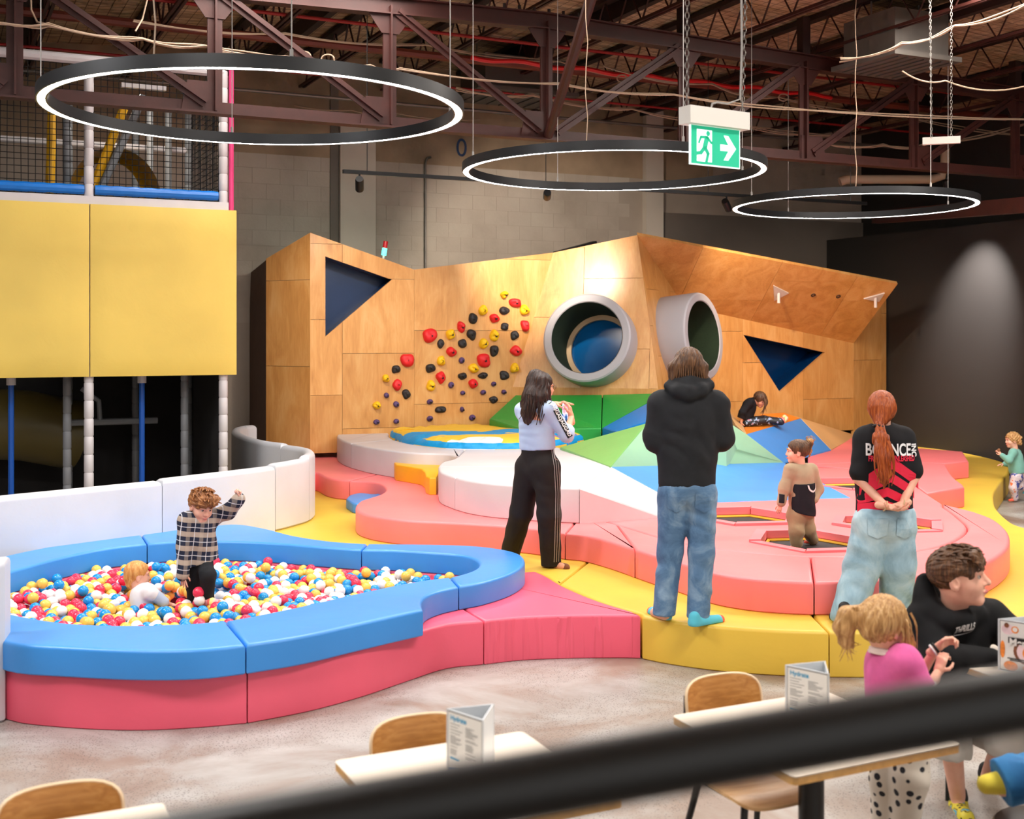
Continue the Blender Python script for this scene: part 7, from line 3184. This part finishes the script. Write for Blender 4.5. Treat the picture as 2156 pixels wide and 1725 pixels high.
    u2 = ax_.cross(u1)
    for q, mt in ((-.008, 'print_white'), (.006, 'band_black')):
        mm = MB()
        mm.tube([c + ax_ * q + (u1 * math.cos(a * .3927) + u2 * math.sin(a * .3927)) * .0225 for a in range(16)], .0055, 6, True)
        mm.build('wristband', mt, root)


pink_girl()


# ---------------------------------------------------------------- teenager in the black hoodie
def teen():
    J = lambda x, y, d=0.0: D(x, y, 5.5 + d)
    f = Vector((.42, -.9, 0)).normalized()
    root = thing('person', Vector((1.95, 5.75, 0)), 'teenager in a black hoodie and grey shorts leaning on the cafe table', 'person')
    j = dict(f=f, pel=J(1985, 1500, .38), chest=J(2008, 1345, .16), shL=J(2082, 1300, .2), shR=J(1948, 1305, .1), elR=J(1985, 1388, -.06), wrR=J(2085, 1392, -.02), elL=J(2140, 1345, .1), wrL=J(2172, 1385, -.05),
             hpL=J(2035, 1510, .38), hpR=J(1960, 1510, .34), knL=J(2120, 1545, .05), knR=J(2000, 1550, .06), anL=J(2078, 1640, .5), anR=J(2018, 1690, .22), toL=J(2085, 1668, .42), toR=J(2035, 1722, .05), neck=J(2012, 1298, .12))
    hc = J(2018, 1216, .06)
    hands = ((j['wrR'], Vector((1, -.1, 0)), Vector((0, 0, -1)), Vector((0, -1, .1)), .95, (.2, .3, .3), .06), (j['wrL'], Vector((.3, -1, 0)), Vector((0, 0, -1)), Vector((-1, 0, 0)), .95, (.2, .3, .3), .06))
    b, (hf, hu, hr) = figure(root, j, 0.95, 'skin_fair', 0.265, Vector((.87, -.44, .14)), hc, hands=hands, vh=.004, vb=.008, brow='hair_brown')
    cloth('hoodie_black', rgb(15, 15, 17), .1, 14)
    cloth('shorts_grey', rgb(186, 182, 174), .06)

    def hood(S):
        S.chain([J(1945, 1222, .16), J(1948, 1258, .12), J(1962, 1288, .06), J(1995, 1308, .0), J(2030, 1308, .02), J(2056, 1290, .1)], [.035, .05, .05, .045, .042, .04], .03)
        S.chain([J(1950, 1232, .22), J(1965, 1262, .24), J(2000, 1285, .24), J(2050, 1280, .2)], [.04, .055, .06, .05], .04)

    hd = top_garment('hoodie', root, j, 1.0, 'hoodie_black', J(1992, 1480, .34), .165, .17, .175, (.085, .078, .058), 1.0, vox=.008, amp=.006, extra=hood, fl=.8, sh_r=.085, frq=(20, 10, 36))
    S = SDF(.008)
    S.cone(J(1988, 1490, .36), j['pel'], .15, .155, .04)
    for s in 'LR':
        S.cone(j['hp' + s], j['kn' + s] + Vector((0, 0, -.02)), .105, .095, .04)
    V, Q = S.mesh()
    np_mesh('shorts', V, Q, 'shorts_grey', root, None, folds(.006, (20, 20, 30), None, 1))
    for s, dx in (('R', 0), ('L', 0)):
        S = SDF(.006)
        k_ = j['kn' + s]
        S.cone(k_ + UP * .0, k_ - UP * .05, .095, .1, .02)
        S.cut(k_ - UP * .09, Vector((0, 0, -1)))
        V, Q = S.mesh()
        np_mesh('shorts_leg', V, Q, 'shorts_grey', root, None, folds(.005, (40, 40, 10), None, 2))
    # word on the chest
    pt = J(2022, 1322, -.0)
    nn = Vector((.25, -1, .1)).normalized()
    rt = Vector((.96, .24, .2)).normalized()
    on_cloth(hd, 'chest_word', 'THRILLS', .045, pt, rt, UP, nn, 'print_white', .010, .0015, root, .62)
    arc = []
    for i in range(10):
        a0, a1 = math.pi + math.pi * i / 10, math.pi + math.pi * (i + 1) / 10
        arc.append([(.05 * math.cos(a0), .018 * math.sin(a0) - .016), (.05 * math.cos(a1), .018 * math.sin(a1) - .016), (.046 * math.cos(a1), .0145 * math.sin(a1) - .016), (.046 * math.cos(a0), .0145 * math.sin(a0) - .016)])
    decal(hd, 'chest_arc', arc, pt, rt, UP, nn, 'print_white', .010, root)
    # hair: short with a fringe
    k = .265 / .23
    S = SDF(.005)
    S.ell(hc - hf * .014 + hu * .04, (.092 * k, .108 * k, .092 * k), (hr, hf, hu), .02)
    S.ell(hc + hf * .115 * k - hu * .04, (.082 * k, .08 * k, .082 * k), (hr, hf, hu), .012, -1)
    for sx in (-1, 1):
        S.ell(hc + hr * sx * .085 * k + hf * .03 * k - hu * .03 * k, (.03, .045 * k, .055 * k), (hr, hf, hu), .012, -1)
    S.ell(hc - hf * .06 * k - hu * .11 * k, (.1, .1, .045), (hr, hf, hu), .012, -1)
    rr = random.Random(12)
    for i in range(9):
        a = (i - 4) * .016 * k
        p0 = hc + hf * .075 * k + hu * .09 * k + hr * a
        S.cone(p0, p0 + hf * .026 * k - hu * (.042 + rr.uniform(-.008, .012)) * k + hr * .012, .02, .008, .012)
    V, Q = S.mesh()
    np_mesh('hair', V, Q, 'hair_brown', root, None, hair_disp(hc + hu * .05, hf, hu, .0028, 44))
    cs = []
    for i in range(70):
        th_, ph_ = rr.uniform(0, 1.25), rr.uniform(0, 6.28)
        n_ = (hu * math.cos(th_) + (hr * math.cos(ph_) + hf * math.sin(ph_)) * math.sin(th_))
        p0 = hc - hf * .014 + hu * .04 + Vector((n_.dot(hr) * .092 * k, 0, 0)).x * hr + n_.dot(hf) * .108 * k * hf + n_.dot(hu) * .092 * k * hu
        dv = (hf * .7 + hr * rr.uniform(-.5, .5) - n_ * .1 + hu * rr.uniform(-.1, .1)).normalized()
        cs.append([p0 - n_ * .004, p0 + n_ * .009 + dv * .02, p0 + n_ * .006 + dv * .045])
    strands('hair_tufts', cs, .006, 'hair_brown', root)
    # socks and shoes
    m, nt, bb = new_mat('sock_pattern')
    v = coords(nt, 'Object', (1, 1, 1))
    n = noise_n(nt, v, 26, 1)
    lk(nt, ramp(nt, n.outputs['Fac'], [(0.44, rgb(222, 206, 60)), (0.5, rgb(24, 26, 30)), (0.56, rgb(222, 206, 60)), (0.62, rgb(60, 160, 200))], 'CONSTANT'), bb.inputs['Base Color'])
    for s in 'RL':
        S = SDF(.005)
        S.cone(j['an' + s] + UP * .03, j['an' + s] - UP * .03, .042, .042, .02)
        S.cone(j['an' + s] - UP * .03, j['to' + s], .042, .036, .02)
        V, Q = S.mesh()
        np_mesh('sock', V, Q, 'sock_pattern', root)
        S = SDF(.005)
        S.cone(j['an' + s] + UP * .045, j['an' + s] + UP * .025, .04, .044, .01)
        V, Q = S.mesh()
        np_mesh('sock_cuff', V, Q, 'band_black', root)


teen()


# ---------------------------------------------------------------- boy in the plaid shirt
def plaid_mat():
    m, nt, b = new_mat('plaid')
    tc = nd(nt, 'ShaderNodeTexCoord')
    sep = nd(nt, 'ShaderNodeSeparateXYZ')
    mp = nd(nt, 'ShaderNodeMapping')
    mp.inputs['Rotation'].default_value = (0, R(-8), 0)
    lk(nt, tc.outputs['Object'], mp.inputs['Vector'])
    lk(nt, mp.outputs[0], sep.inputs[0])

    def stripe(src, per, off, wid):
        q = math_n(nt, 'FRACT', math_n(nt, 'ADD', math_n(nt, 'DIVIDE', src, per), off + 100))
        return math_n(nt, 'LESS_THAN', q, wid)

    x = math_n(nt, 'ADD', sep.outputs[0], math_n(nt, 'MULTIPLY', sep.outputs[1], 0.6))
    z = sep.outputs[2]
    col = mixc(nt, 0.0, rgb(18, 26, 50), rgb(18, 26, 50))
    hb = stripe(z, 0.098, 0.2, 0.36)
    vb_ = stripe(x, 0.11, 0.1, 0.3)
    col = mixc(nt, math_n(nt, 'MULTIPLY', vb_, 0.28), col, rgb(196, 178, 160))
    col = mixc(nt, math_n(nt, 'MULTIPLY', hb, 0.72), col, rgb(196, 176, 156))
    col = mixc(nt, math_n(nt, 'MULTIPLY', stripe(z, 0.098, 0.55, 0.05), 0.85), col, rgb(214, 214, 218))
    col = mixc(nt, math_n(nt, 'MULTIPLY', stripe(x, 0.11, 0.5, 0.05), 0.85), col, rgb(214, 214, 218))
    lk(nt, col, b.inputs['Base Color'])
    b.inputs['Roughness'].default_value = .85


def boy():
    J = lambda x, y, d=0.0: D(x, y, 8.7 + d)
    f = Vector((.55, -.83, 0)).normalized()
    root = thing('person', J(415, 1285), 'boy in a navy plaid shirt wading through the ball pit with one arm raised', 'person')
    j = dict(f=f, pel=J(418, 1172), chest=J(418, 1112, .0), shR=J(392, 1096, -.07), shL=J(446, 1090, .07), elR=J(388, 1150, -.1), wrR=J(386, 1206, -.14), elL=J(480, 1078, .06), wrL=J(504, 1050, .0),
             hpR=J(408, 1180, -.03), hpL=J(428, 1180, .03), knR=J(408, 1230, -.02), knL=J(438, 1212, -.14), anR=J(408, 1282, .05), anL=J(438, 1260, -.1), toR=J(418, 1288, -.04), toL=J(462, 1273, -.2), neck=J(420, 1090))
    hc = J(424, 1066, -.04)
    hands = ((j['wrR'], Vector((.05, -.15, -1)), Vector((.4, .8, 0)), Vector((.9, -.3, 0)), .62, (.12, .15, .15), .2), (j['wrL'], Vector((.15, -.1, 1)), Vector((-.9, -.3, .1)), Vector((.2, -.9, .1)), .62, (1.1, 1.2, .9), .02))
    b, (hf, hu, hr) = figure(root, j, .62, 'skin_fair', .215, Vector((.62, -.66, -.34)), hc, up=Vector((.12, 0, 1)).normalized(), hands=hands, child=1, vh=.0036, vb=.007, brow='hair_boy')
    plaid_mat()
    sh = top_garment('plaid_shirt', root, j, .68, 'plaid', J(424, 1186), .16, .165, .19, (.085, .08, .07), .96, vox=.006, amp=.004, fl=.82, sh_r=.08, hemdir=Vector((.25, 0, -1)), frq=(20, 10, 50))
    for a_, b__ in ((J(385, 1211, -.14), J(386, 1200, -.14)), (J(503, 1051, 0), J(499, 1058, 0))):
        S = SDF(.006)
        S.cone(a_, b__, .046, .044, .01)
        V, Q = S.mesh()
        np_mesh('cuff', V, Q, 'plaid', root)
    cl = MB()
    c = J(420, 1093)
    cl.tube([c + Vector((math.cos(a * .3927) * .062, math.sin(a * .3927) * .058, .012 * math.sin(a * .3927))) for a in range(16)], .014, 6, True)
    cl.build('shirt_collar', 'plaid', root)
    cloth('trousers_black', rgb(30, 31, 34), .12)
    trousers('trousers', root, j, .62, 'trousers_black', J(418, 1160), (.145, .105, .085, .07), .97, vox=.006, amp=.004)
    S = SDF(.0045)
    k = .215 / .23
    S.ell(hc - hf * .014 + hu * .035, (.09, .105, .095), (hr, hf, hu), .02)
    S.ell(hc + hf * .11 - hu * .04, (.08, .078, .08), (hr, hf, hu), .012, -1)
    for sx in (-1, 1):
        S.ell(hc + hr * sx * .082 + hf * .03 - hu * .03, (.028, .04, .05), (hr, hf, hu), .012, -1)
    rr = random.Random(21)
    for i in range(10):
        a = (i - 4.5) * .015
        p0 = hc + hf * .068 + hu * .085 + hr * a
        S.cone(p0, p0 + hf * .03 - hu * (.03 + rr.uniform(-.01, .015)) + hr * .015, .022, .009, .014)
    V, Q = S.mesh()
    np_mesh('hair', V, Q, 'hair_boy', root, None, hair_disp(hc + hu * .05, hf, hu, .006, 40))
    cs = []
    for i in range(60):
        th_, ph_ = rr.uniform(0, 1.3), rr.uniform(0, 6.28)
        n_ = (hu * math.cos(th_) + (hr * math.cos(ph_) + hf * math.sin(ph_)) * math.sin(th_))
        p0 = hc - hf * .014 + hu * .035 + hr * n_.dot(hr) * .09 + hf * n_.dot(hf) * .105 + hu * n_.dot(hu) * .095
        dv = (hf * .6 + hr * rr.uniform(-.6, .8)).normalized()
        cs.append([p0 - n_ * .004, p0 + n_ * .011 + dv * .02, p0 + n_ * .006 + dv * .045])
    strands('hair_tufts', cs, .007, 'hair_boy', root)
    m, nt, bb = new_mat('sock_stripes')
    v = coords(nt)
    sep = nd(nt, 'ShaderNodeSeparateXYZ')
    lk(nt, v, sep.inputs[0])
    fr = math_n(nt, 'FRACT', math_n(nt, 'ADD', math_n(nt, 'MULTIPLY', sep.outputs[0], 11), 100))
    lk(nt, ramp(nt, fr, [(0, rgb(236, 160, 170)), (.3, rgb(236, 110, 96)), (.5, rgb(240, 226, 140)), (.8, rgb(236, 200, 170))], 'CONSTANT'), bb.inputs['Base Color'])
    S = SDF(.005)
    S.cone(j['anL'] - UP * .005, j['anL'] - UP * .025, .04, .04, .02)
    S.cone(j['anL'] - UP * .025, j['toL'], .036, .03, .02)
    V, Q = S.mesh()
    np_mesh('sock', V, Q, 'sock_stripes', root)


boy()


# ---------------------------------------------------------------- baby sitting in the balls
def baby():
    J = lambda x, y, d=0.0: D(x, y, 8.55 + d)
    f = Vector((.92, .38, 0)).normalized()
    root = thing('person', J(310, 1290), 'ginger baby in a white shirt sitting low in the ball pit', 'person')
    j = dict(f=f, pel=J(312, 1292), chest=J(302, 1258), shL=J(298, 1246, .1), shR=J(318, 1248, -.1), elL=J(330, 1260, .12), wrL=J(352, 1268, .1), elR=J(338, 1266, -.08), wrR=J(362, 1274, -.02),
             hpL=J(318, 1296, .06), hpR=J(324, 1298, -.06), knL=J(350, 1296, .06), knR=J(352, 1302, -.06), anL=J(378, 1304, .0), anR=J(378, 1308, -.06), toL=J(388, 1300, .0), toR=J(390, 1304, -.06), neck=J(294, 1240))
    hc = J(290, 1212, .02)
    b, (hf, hu, hr) = figure(root, j, .52, 'skin_fair', .185, Vector((.88, .45, -.05)), hc, hands=((j['wrR'], Vector((1, .2, -.2)), Vector((0, 0, -1)), Vector((0, 1, 0)), .5, (.3, .4, .4), .1),), child=1, vh=.0036, vb=.007, brow='hair_ginger')
    cloth('white_shirt', rgb(226, 224, 226), .04)
    cloth('blue_sleeve', rgb(176, 192, 214), .05)
    denim('denim_baby', rgb(84, 122, 164), rgb(112, 150, 190), rgb(140, 174, 206))
    top_garment('white_top', root, j, .6, 'white_shirt', J(312, 1294), .155, .17, .18, (.08, .07, .05), .12, vox=.006, amp=.003, fl=.9, sh_r=.07)
    for s in 'LR':
        S = SDF(.006)
        S.cone(j['sh' + s].lerp(j['el' + s], .1), j['el' + s].lerp(j['wr' + s], .25), .046, .04, .02)
        V, Q = S.mesh()
        np_mesh('sleeve', V, Q, 'blue_sleeve', root, None, folds(.003, (60, 20, 20)))
    trousers('dungarees', root, j, .58, 'denim_baby', J(310, 1286), (.16, .12, .1, .085), .95, vox=.006, amp=.003)
    S = SDF(.0045)
    S.ell(hc - hf * .012 + hu * .028, (.07, .086, .078), (hr, hf, hu), .02)
    S.ell(hc + hf * .085 - hu * .025, (.075, .066, .075), (hr, hf, hu), .015, -1)
    for sx in (-1, 1):
        S.ell(hc + hr * sx * .066 + hf * .015 - hu * .03, (.025, .03, .04), (hr, hf, hu), .012, -1)
    S.cone(hc - hf * .05 - hu * .02, hc - hf * .05 - hu * .06, .045, .03, .02)
    V, Q = S.mesh()
    np_mesh('hair', V, Q, 'hair_ginger', root, None, hair_disp(hc, hu, hf, .002, 60))


baby()


# ---------------------------------------------------------------- girl sitting on the orange facet
def far_girl():
    J = lambda x, y, d=0.0: D(x, y, 17.2 + d)
    f = Vector((.95, -.3, 0)).normalized()
    root = thing('person', J(1575, 893), 'girl in a black top and patterned leggings sitting on the orange part of the hill', 'person')
    j = dict(f=f, pel=J(1566, 886), chest=J(1577, 858), shL=J(1588, 845, .1), shR=J(1578, 848, -.1), elR=J(1563, 868, -.16), wrR=J(1561, 890, -.14), elL=J(1580, 868, .2), wrL=J(1572, 888, .2),
             hpL=J(1570, 888, .06), hpR=J(1572, 890, -.06), knL=J(1608, 884, .06), knR=J(1610, 886, -.06), anL=J(1644, 887, .06), anR=J(1646, 889, -.06), toL=J(1652, 878, .08), toR=J(1655, 881, -.04), neck=J(1590, 846))
    hc = J(1600, 842, -.02)
    b, (hf, hu, hr) = figure(root, j, .68, 'skin_warm', .2, Vector((.6, -.72, -.5)), hc, hands=((j['wrR'], Vector((.1, -.4, -1)), Vector((1, 0, 0)), Vector((0, -1, 0)), .6, (.3, .4, .4), .1),), child=1, vh=.006, vb=.01, brow='hair_brown')
    cloth('black_top', rgb(26, 24, 27), .1)
    top_garment('black_top', root, j, .72, 'black_top', J(1566, 884), .15, .155, .165, (.075, .065, .05), .95, vox=.009, amp=.004, fl=.85, sh_r=.075)
    m, nt, bb = new_mat('leggings_pattern')
    v = coords(nt, 'Object', (1, 1, 1))
    n = noise_n(nt, v, 22, 2)
    lk(nt, ramp(nt, n.outputs['Color'], [(.38, rgb(24, 24, 30)), (.52, rgb(30, 30, 40)), (.58, rgb(150, 180, 210)), (.64, rgb(200, 90, 90)), (.7, rgb(40, 60, 120))], 'CONSTANT'), bb.inputs['Base Color'])
    trousers('leggings', root, j, .68, 'leggings_pattern', J(1565, 884), (.14, .105, .085, .07), .96, vox=.009, amp=.003)
    S = SDF(.007)
    S.ell(hc - hf * .012 + hu * .03, (.085, .1, .09), (hr, hf, hu), .02)
    S.ell(hc + hf * .1 - hu * .035, (.075, .072, .08), (hr, hf, hu), .015, -1)
    V, Q = S.mesh()
    np_mesh('hair', V, Q, 'hair_brown', root, None, hair_disp(hc, hu, hf, .003))
    rr = random.Random(31)
    cs = [[J(1610 + rr.uniform(-4, 4), 836, -.1), J(1613 + rr.uniform(-3, 3), 850, -.12), J(1607 + rr.uniform(-7, 7), 868 + rr.uniform(-6, 6), -.12)] for _ in range(10)]
    strands('loose_hair', cs, .009, 'hair_brown', root)
    for s in 'LR':
        S = SDF(.007)
        S.cone(j['an' + s], j['to' + s], .036, .032, .02)
        V, Q = S.mesh()
        np_mesh('sock', V, Q, 'sock_stripes', root)


far_girl()


# ---------------------------------------------------------------- toddler at the right edge
def teal_toddler():
    J = lambda x, y, d=0.0: D(x, y, 16.2 + d)
    f = Vector((-1, .1, 0)).normalized()
    root = thing('person', P(2132, 1056, 0), 'curly haired toddler in a teal jumper and colourful trousers climbing at the right edge', 'person')
    j = dict(f=f, pel=J(2142, 1002), chest=J(2138, 965), shL=J(2133, 953, -.1), shR=J(2141, 953, .1), elL=J(2124, 970, -.14), wrL=J(2108, 958, -.12), elR=J(2128, 978, .12), wrR=J(2114, 977, .1),
             hpL=J(2138, 1006, -.05), hpR=J(2146, 1006, .05), knL=J(2134, 1028, -.06), knR=J(2146, 1022, .0), anL=J(2137, 1050, -.04), anR=J(2162, 1030, .05), toL=J(2126, 1055, -.05), toR=J(2156, 1040, .04), neck=J(2136, 946))
    hc = J(2131, 927)
    b, (hf, hu, hr) = figure(root, j, .56, 'skin_fair', .195, Vector((-1, -.05, -.08)), hc, hands=((j['wrL'], Vector((-.6, 0, .8)), Vector((-.4, .9, 0)), Vector((-.6, 0, -.5)), .55, (.6, .6, .5), .05), (j['wrR'], Vector((-1, 0, -.1)), Vector((0, 0, -1)), Vector((0, -1, 0)), .55, (.2, .3, .3), .1)), child=1, vh=.006, vb=.009, brow='hair_blond')
    cloth('teal_knit', rgb(120, 176, 164), .06, 20)
    top_garment('jumper', root, j, .62, 'teal_knit', J(2142, 996), .155, .165, .175, (.08, .072, .055), .95, vox=.008, amp=.003, fl=.9, sh_r=.08)
    m, nt, bb = new_mat('trousers_flowers')
    v = coords(nt, 'Object', (1, 1, 1))
    n = noise_n(nt, v, 15, 2)
    lk(nt, ramp(nt, n.outputs['Color'], [(.36, rgb(70, 80, 150)), (.43, rgb(206, 190, 196)), (.55, rgb(216, 200, 200)), (.6, rgb(224, 110, 60)), (.68, rgb(220, 170, 60))], 'CONSTANT'), bb.inputs['Base Color'])
    trousers('trousers', root, j, .6, 'trousers_flowers', J(2142, 992), (.165, .12, .095, .075), .96, vox=.008, amp=.003)
    S = SDF(.006)
    S.ell(hc - hf * .014 + hu * .03, (.08, .098, .085), (hr, hf, hu), .02)
    S.ell(hc + hf * .095 - hu * .03, (.08, .07, .08), (hr, hf, hu), .015, -1)
    rr = random.Random(41)
    for i in range(16):
        a = rr.uniform(-1, 1)
        p = hc - hf * (.05 + .04 * rr.random()) + hr * .075 * a + hu * rr.uniform(-.07, .08)
        S.ell(p, (.028, .028, .028), (hr, hf, hu), .01)
    V, Q = S.mesh()
    np_mesh('curly_hair', V, Q, 'hair_blond', root, None, lambda V: .006 * np.sin(V[:, 0] * 150) * np.sin(V[:, 2] * 140))
    for s in 'LR':
        shoe('sock', root, j['an' + s] - UP * .03, j['to' + s] - UP * .0, .6, 'sock_cyan' if s == 'R' else 'sock_red')
    bsc = thing('biscuit', J(2103, 948, -.12), 'small brown snack held by the toddler at the right edge', 'snack')
    m = MB()
    m.sphere(J(2103, 948, -.12), .022, 10, 6, (1, .6, 1))
    m.build('snack_piece', plain('biscuit_brown', rgb(140, 92, 58), .8), bsc)


teal_toddler()


# ---------------------------------------------------------------- sitter in blue jeans cut off by the lower right corner
def corner_sitter():
    J = lambda x, y, d=0.0: D(x, y, 4.25 + d)
    f = Vector((-.9, .4, 0)).normalized()
    root = thing('person', Vector((1.85, 4.2, 0)), 'seated person in blue jeans cut off by the lower right corner', 'person')
    j = dict(f=f, pel=J(2290, 1690), chest=J(2300, 1480), shL=J(2270, 1440, -.15), shR=J(2290, 1440, .15), elL=J(2260, 1540, -.18), elR=J(2290, 1540, .18), wrL=J(2220, 1620, -.14), wrR=J(2230, 1620, .14),
             hpL=J(2270, 1700, -.08), hpR=J(2280, 1690, .08), knL=J(2235, 1700, -.12), knR=J(2320, 1585, .3), anL=J(2190, 1880, .0), anR=J(2112, 1648, .3), toL=J(2150, 1890, 0), toR=J(2078, 1652, .3), neck=J(2290, 1420))
    hc = J(2290, 1350)
    figure(root, j, .8, 'skin_fair', .23, f, hc)
    cloth('jacket_grey', rgb(90, 96, 110), .08)
    denim('denim_blue', rgb(20, 78, 128), rgb(34, 104, 156), rgb(60, 130, 178))
    top_garment('jacket', root, j, 1.0, 'jacket_grey', J(2290, 1670), vox=.012)
    trousers('jeans', root, j, 1.0, 'denim_blue', J(2292, 1665), (.16, .115, .1, .088), 1.15, vox=.008, amp=.007, frq=(30, 30, 20), extra=lambda S: S.cut(j['anR'] + (j['anR'] - j['knR']).normalized() * .01, (j['anR'] - j['knR'])))
    S = SDF(.006)
    S.cone(j['anR'], j['toR'], .045, .036, .02)
    V, Q = S.mesh()
    np_mesh('sock', V, Q, 'sock_yellow', root)
    S = SDF(.01)
    hf, hu, hr = frame_of(f)
    S.ell(hc - hf * .014 + hu * .035, (.09, .106, .098), (hr, hf, hu), .02)
    S.ell(hc + hf * .11 - hu * .04, (.08, .08, .085), (hr, hf, hu), .012, -1)
    V, Q = S.mesh()
    np_mesh('hair', V, Q, 'hair_brown', root)


corner_sitter()
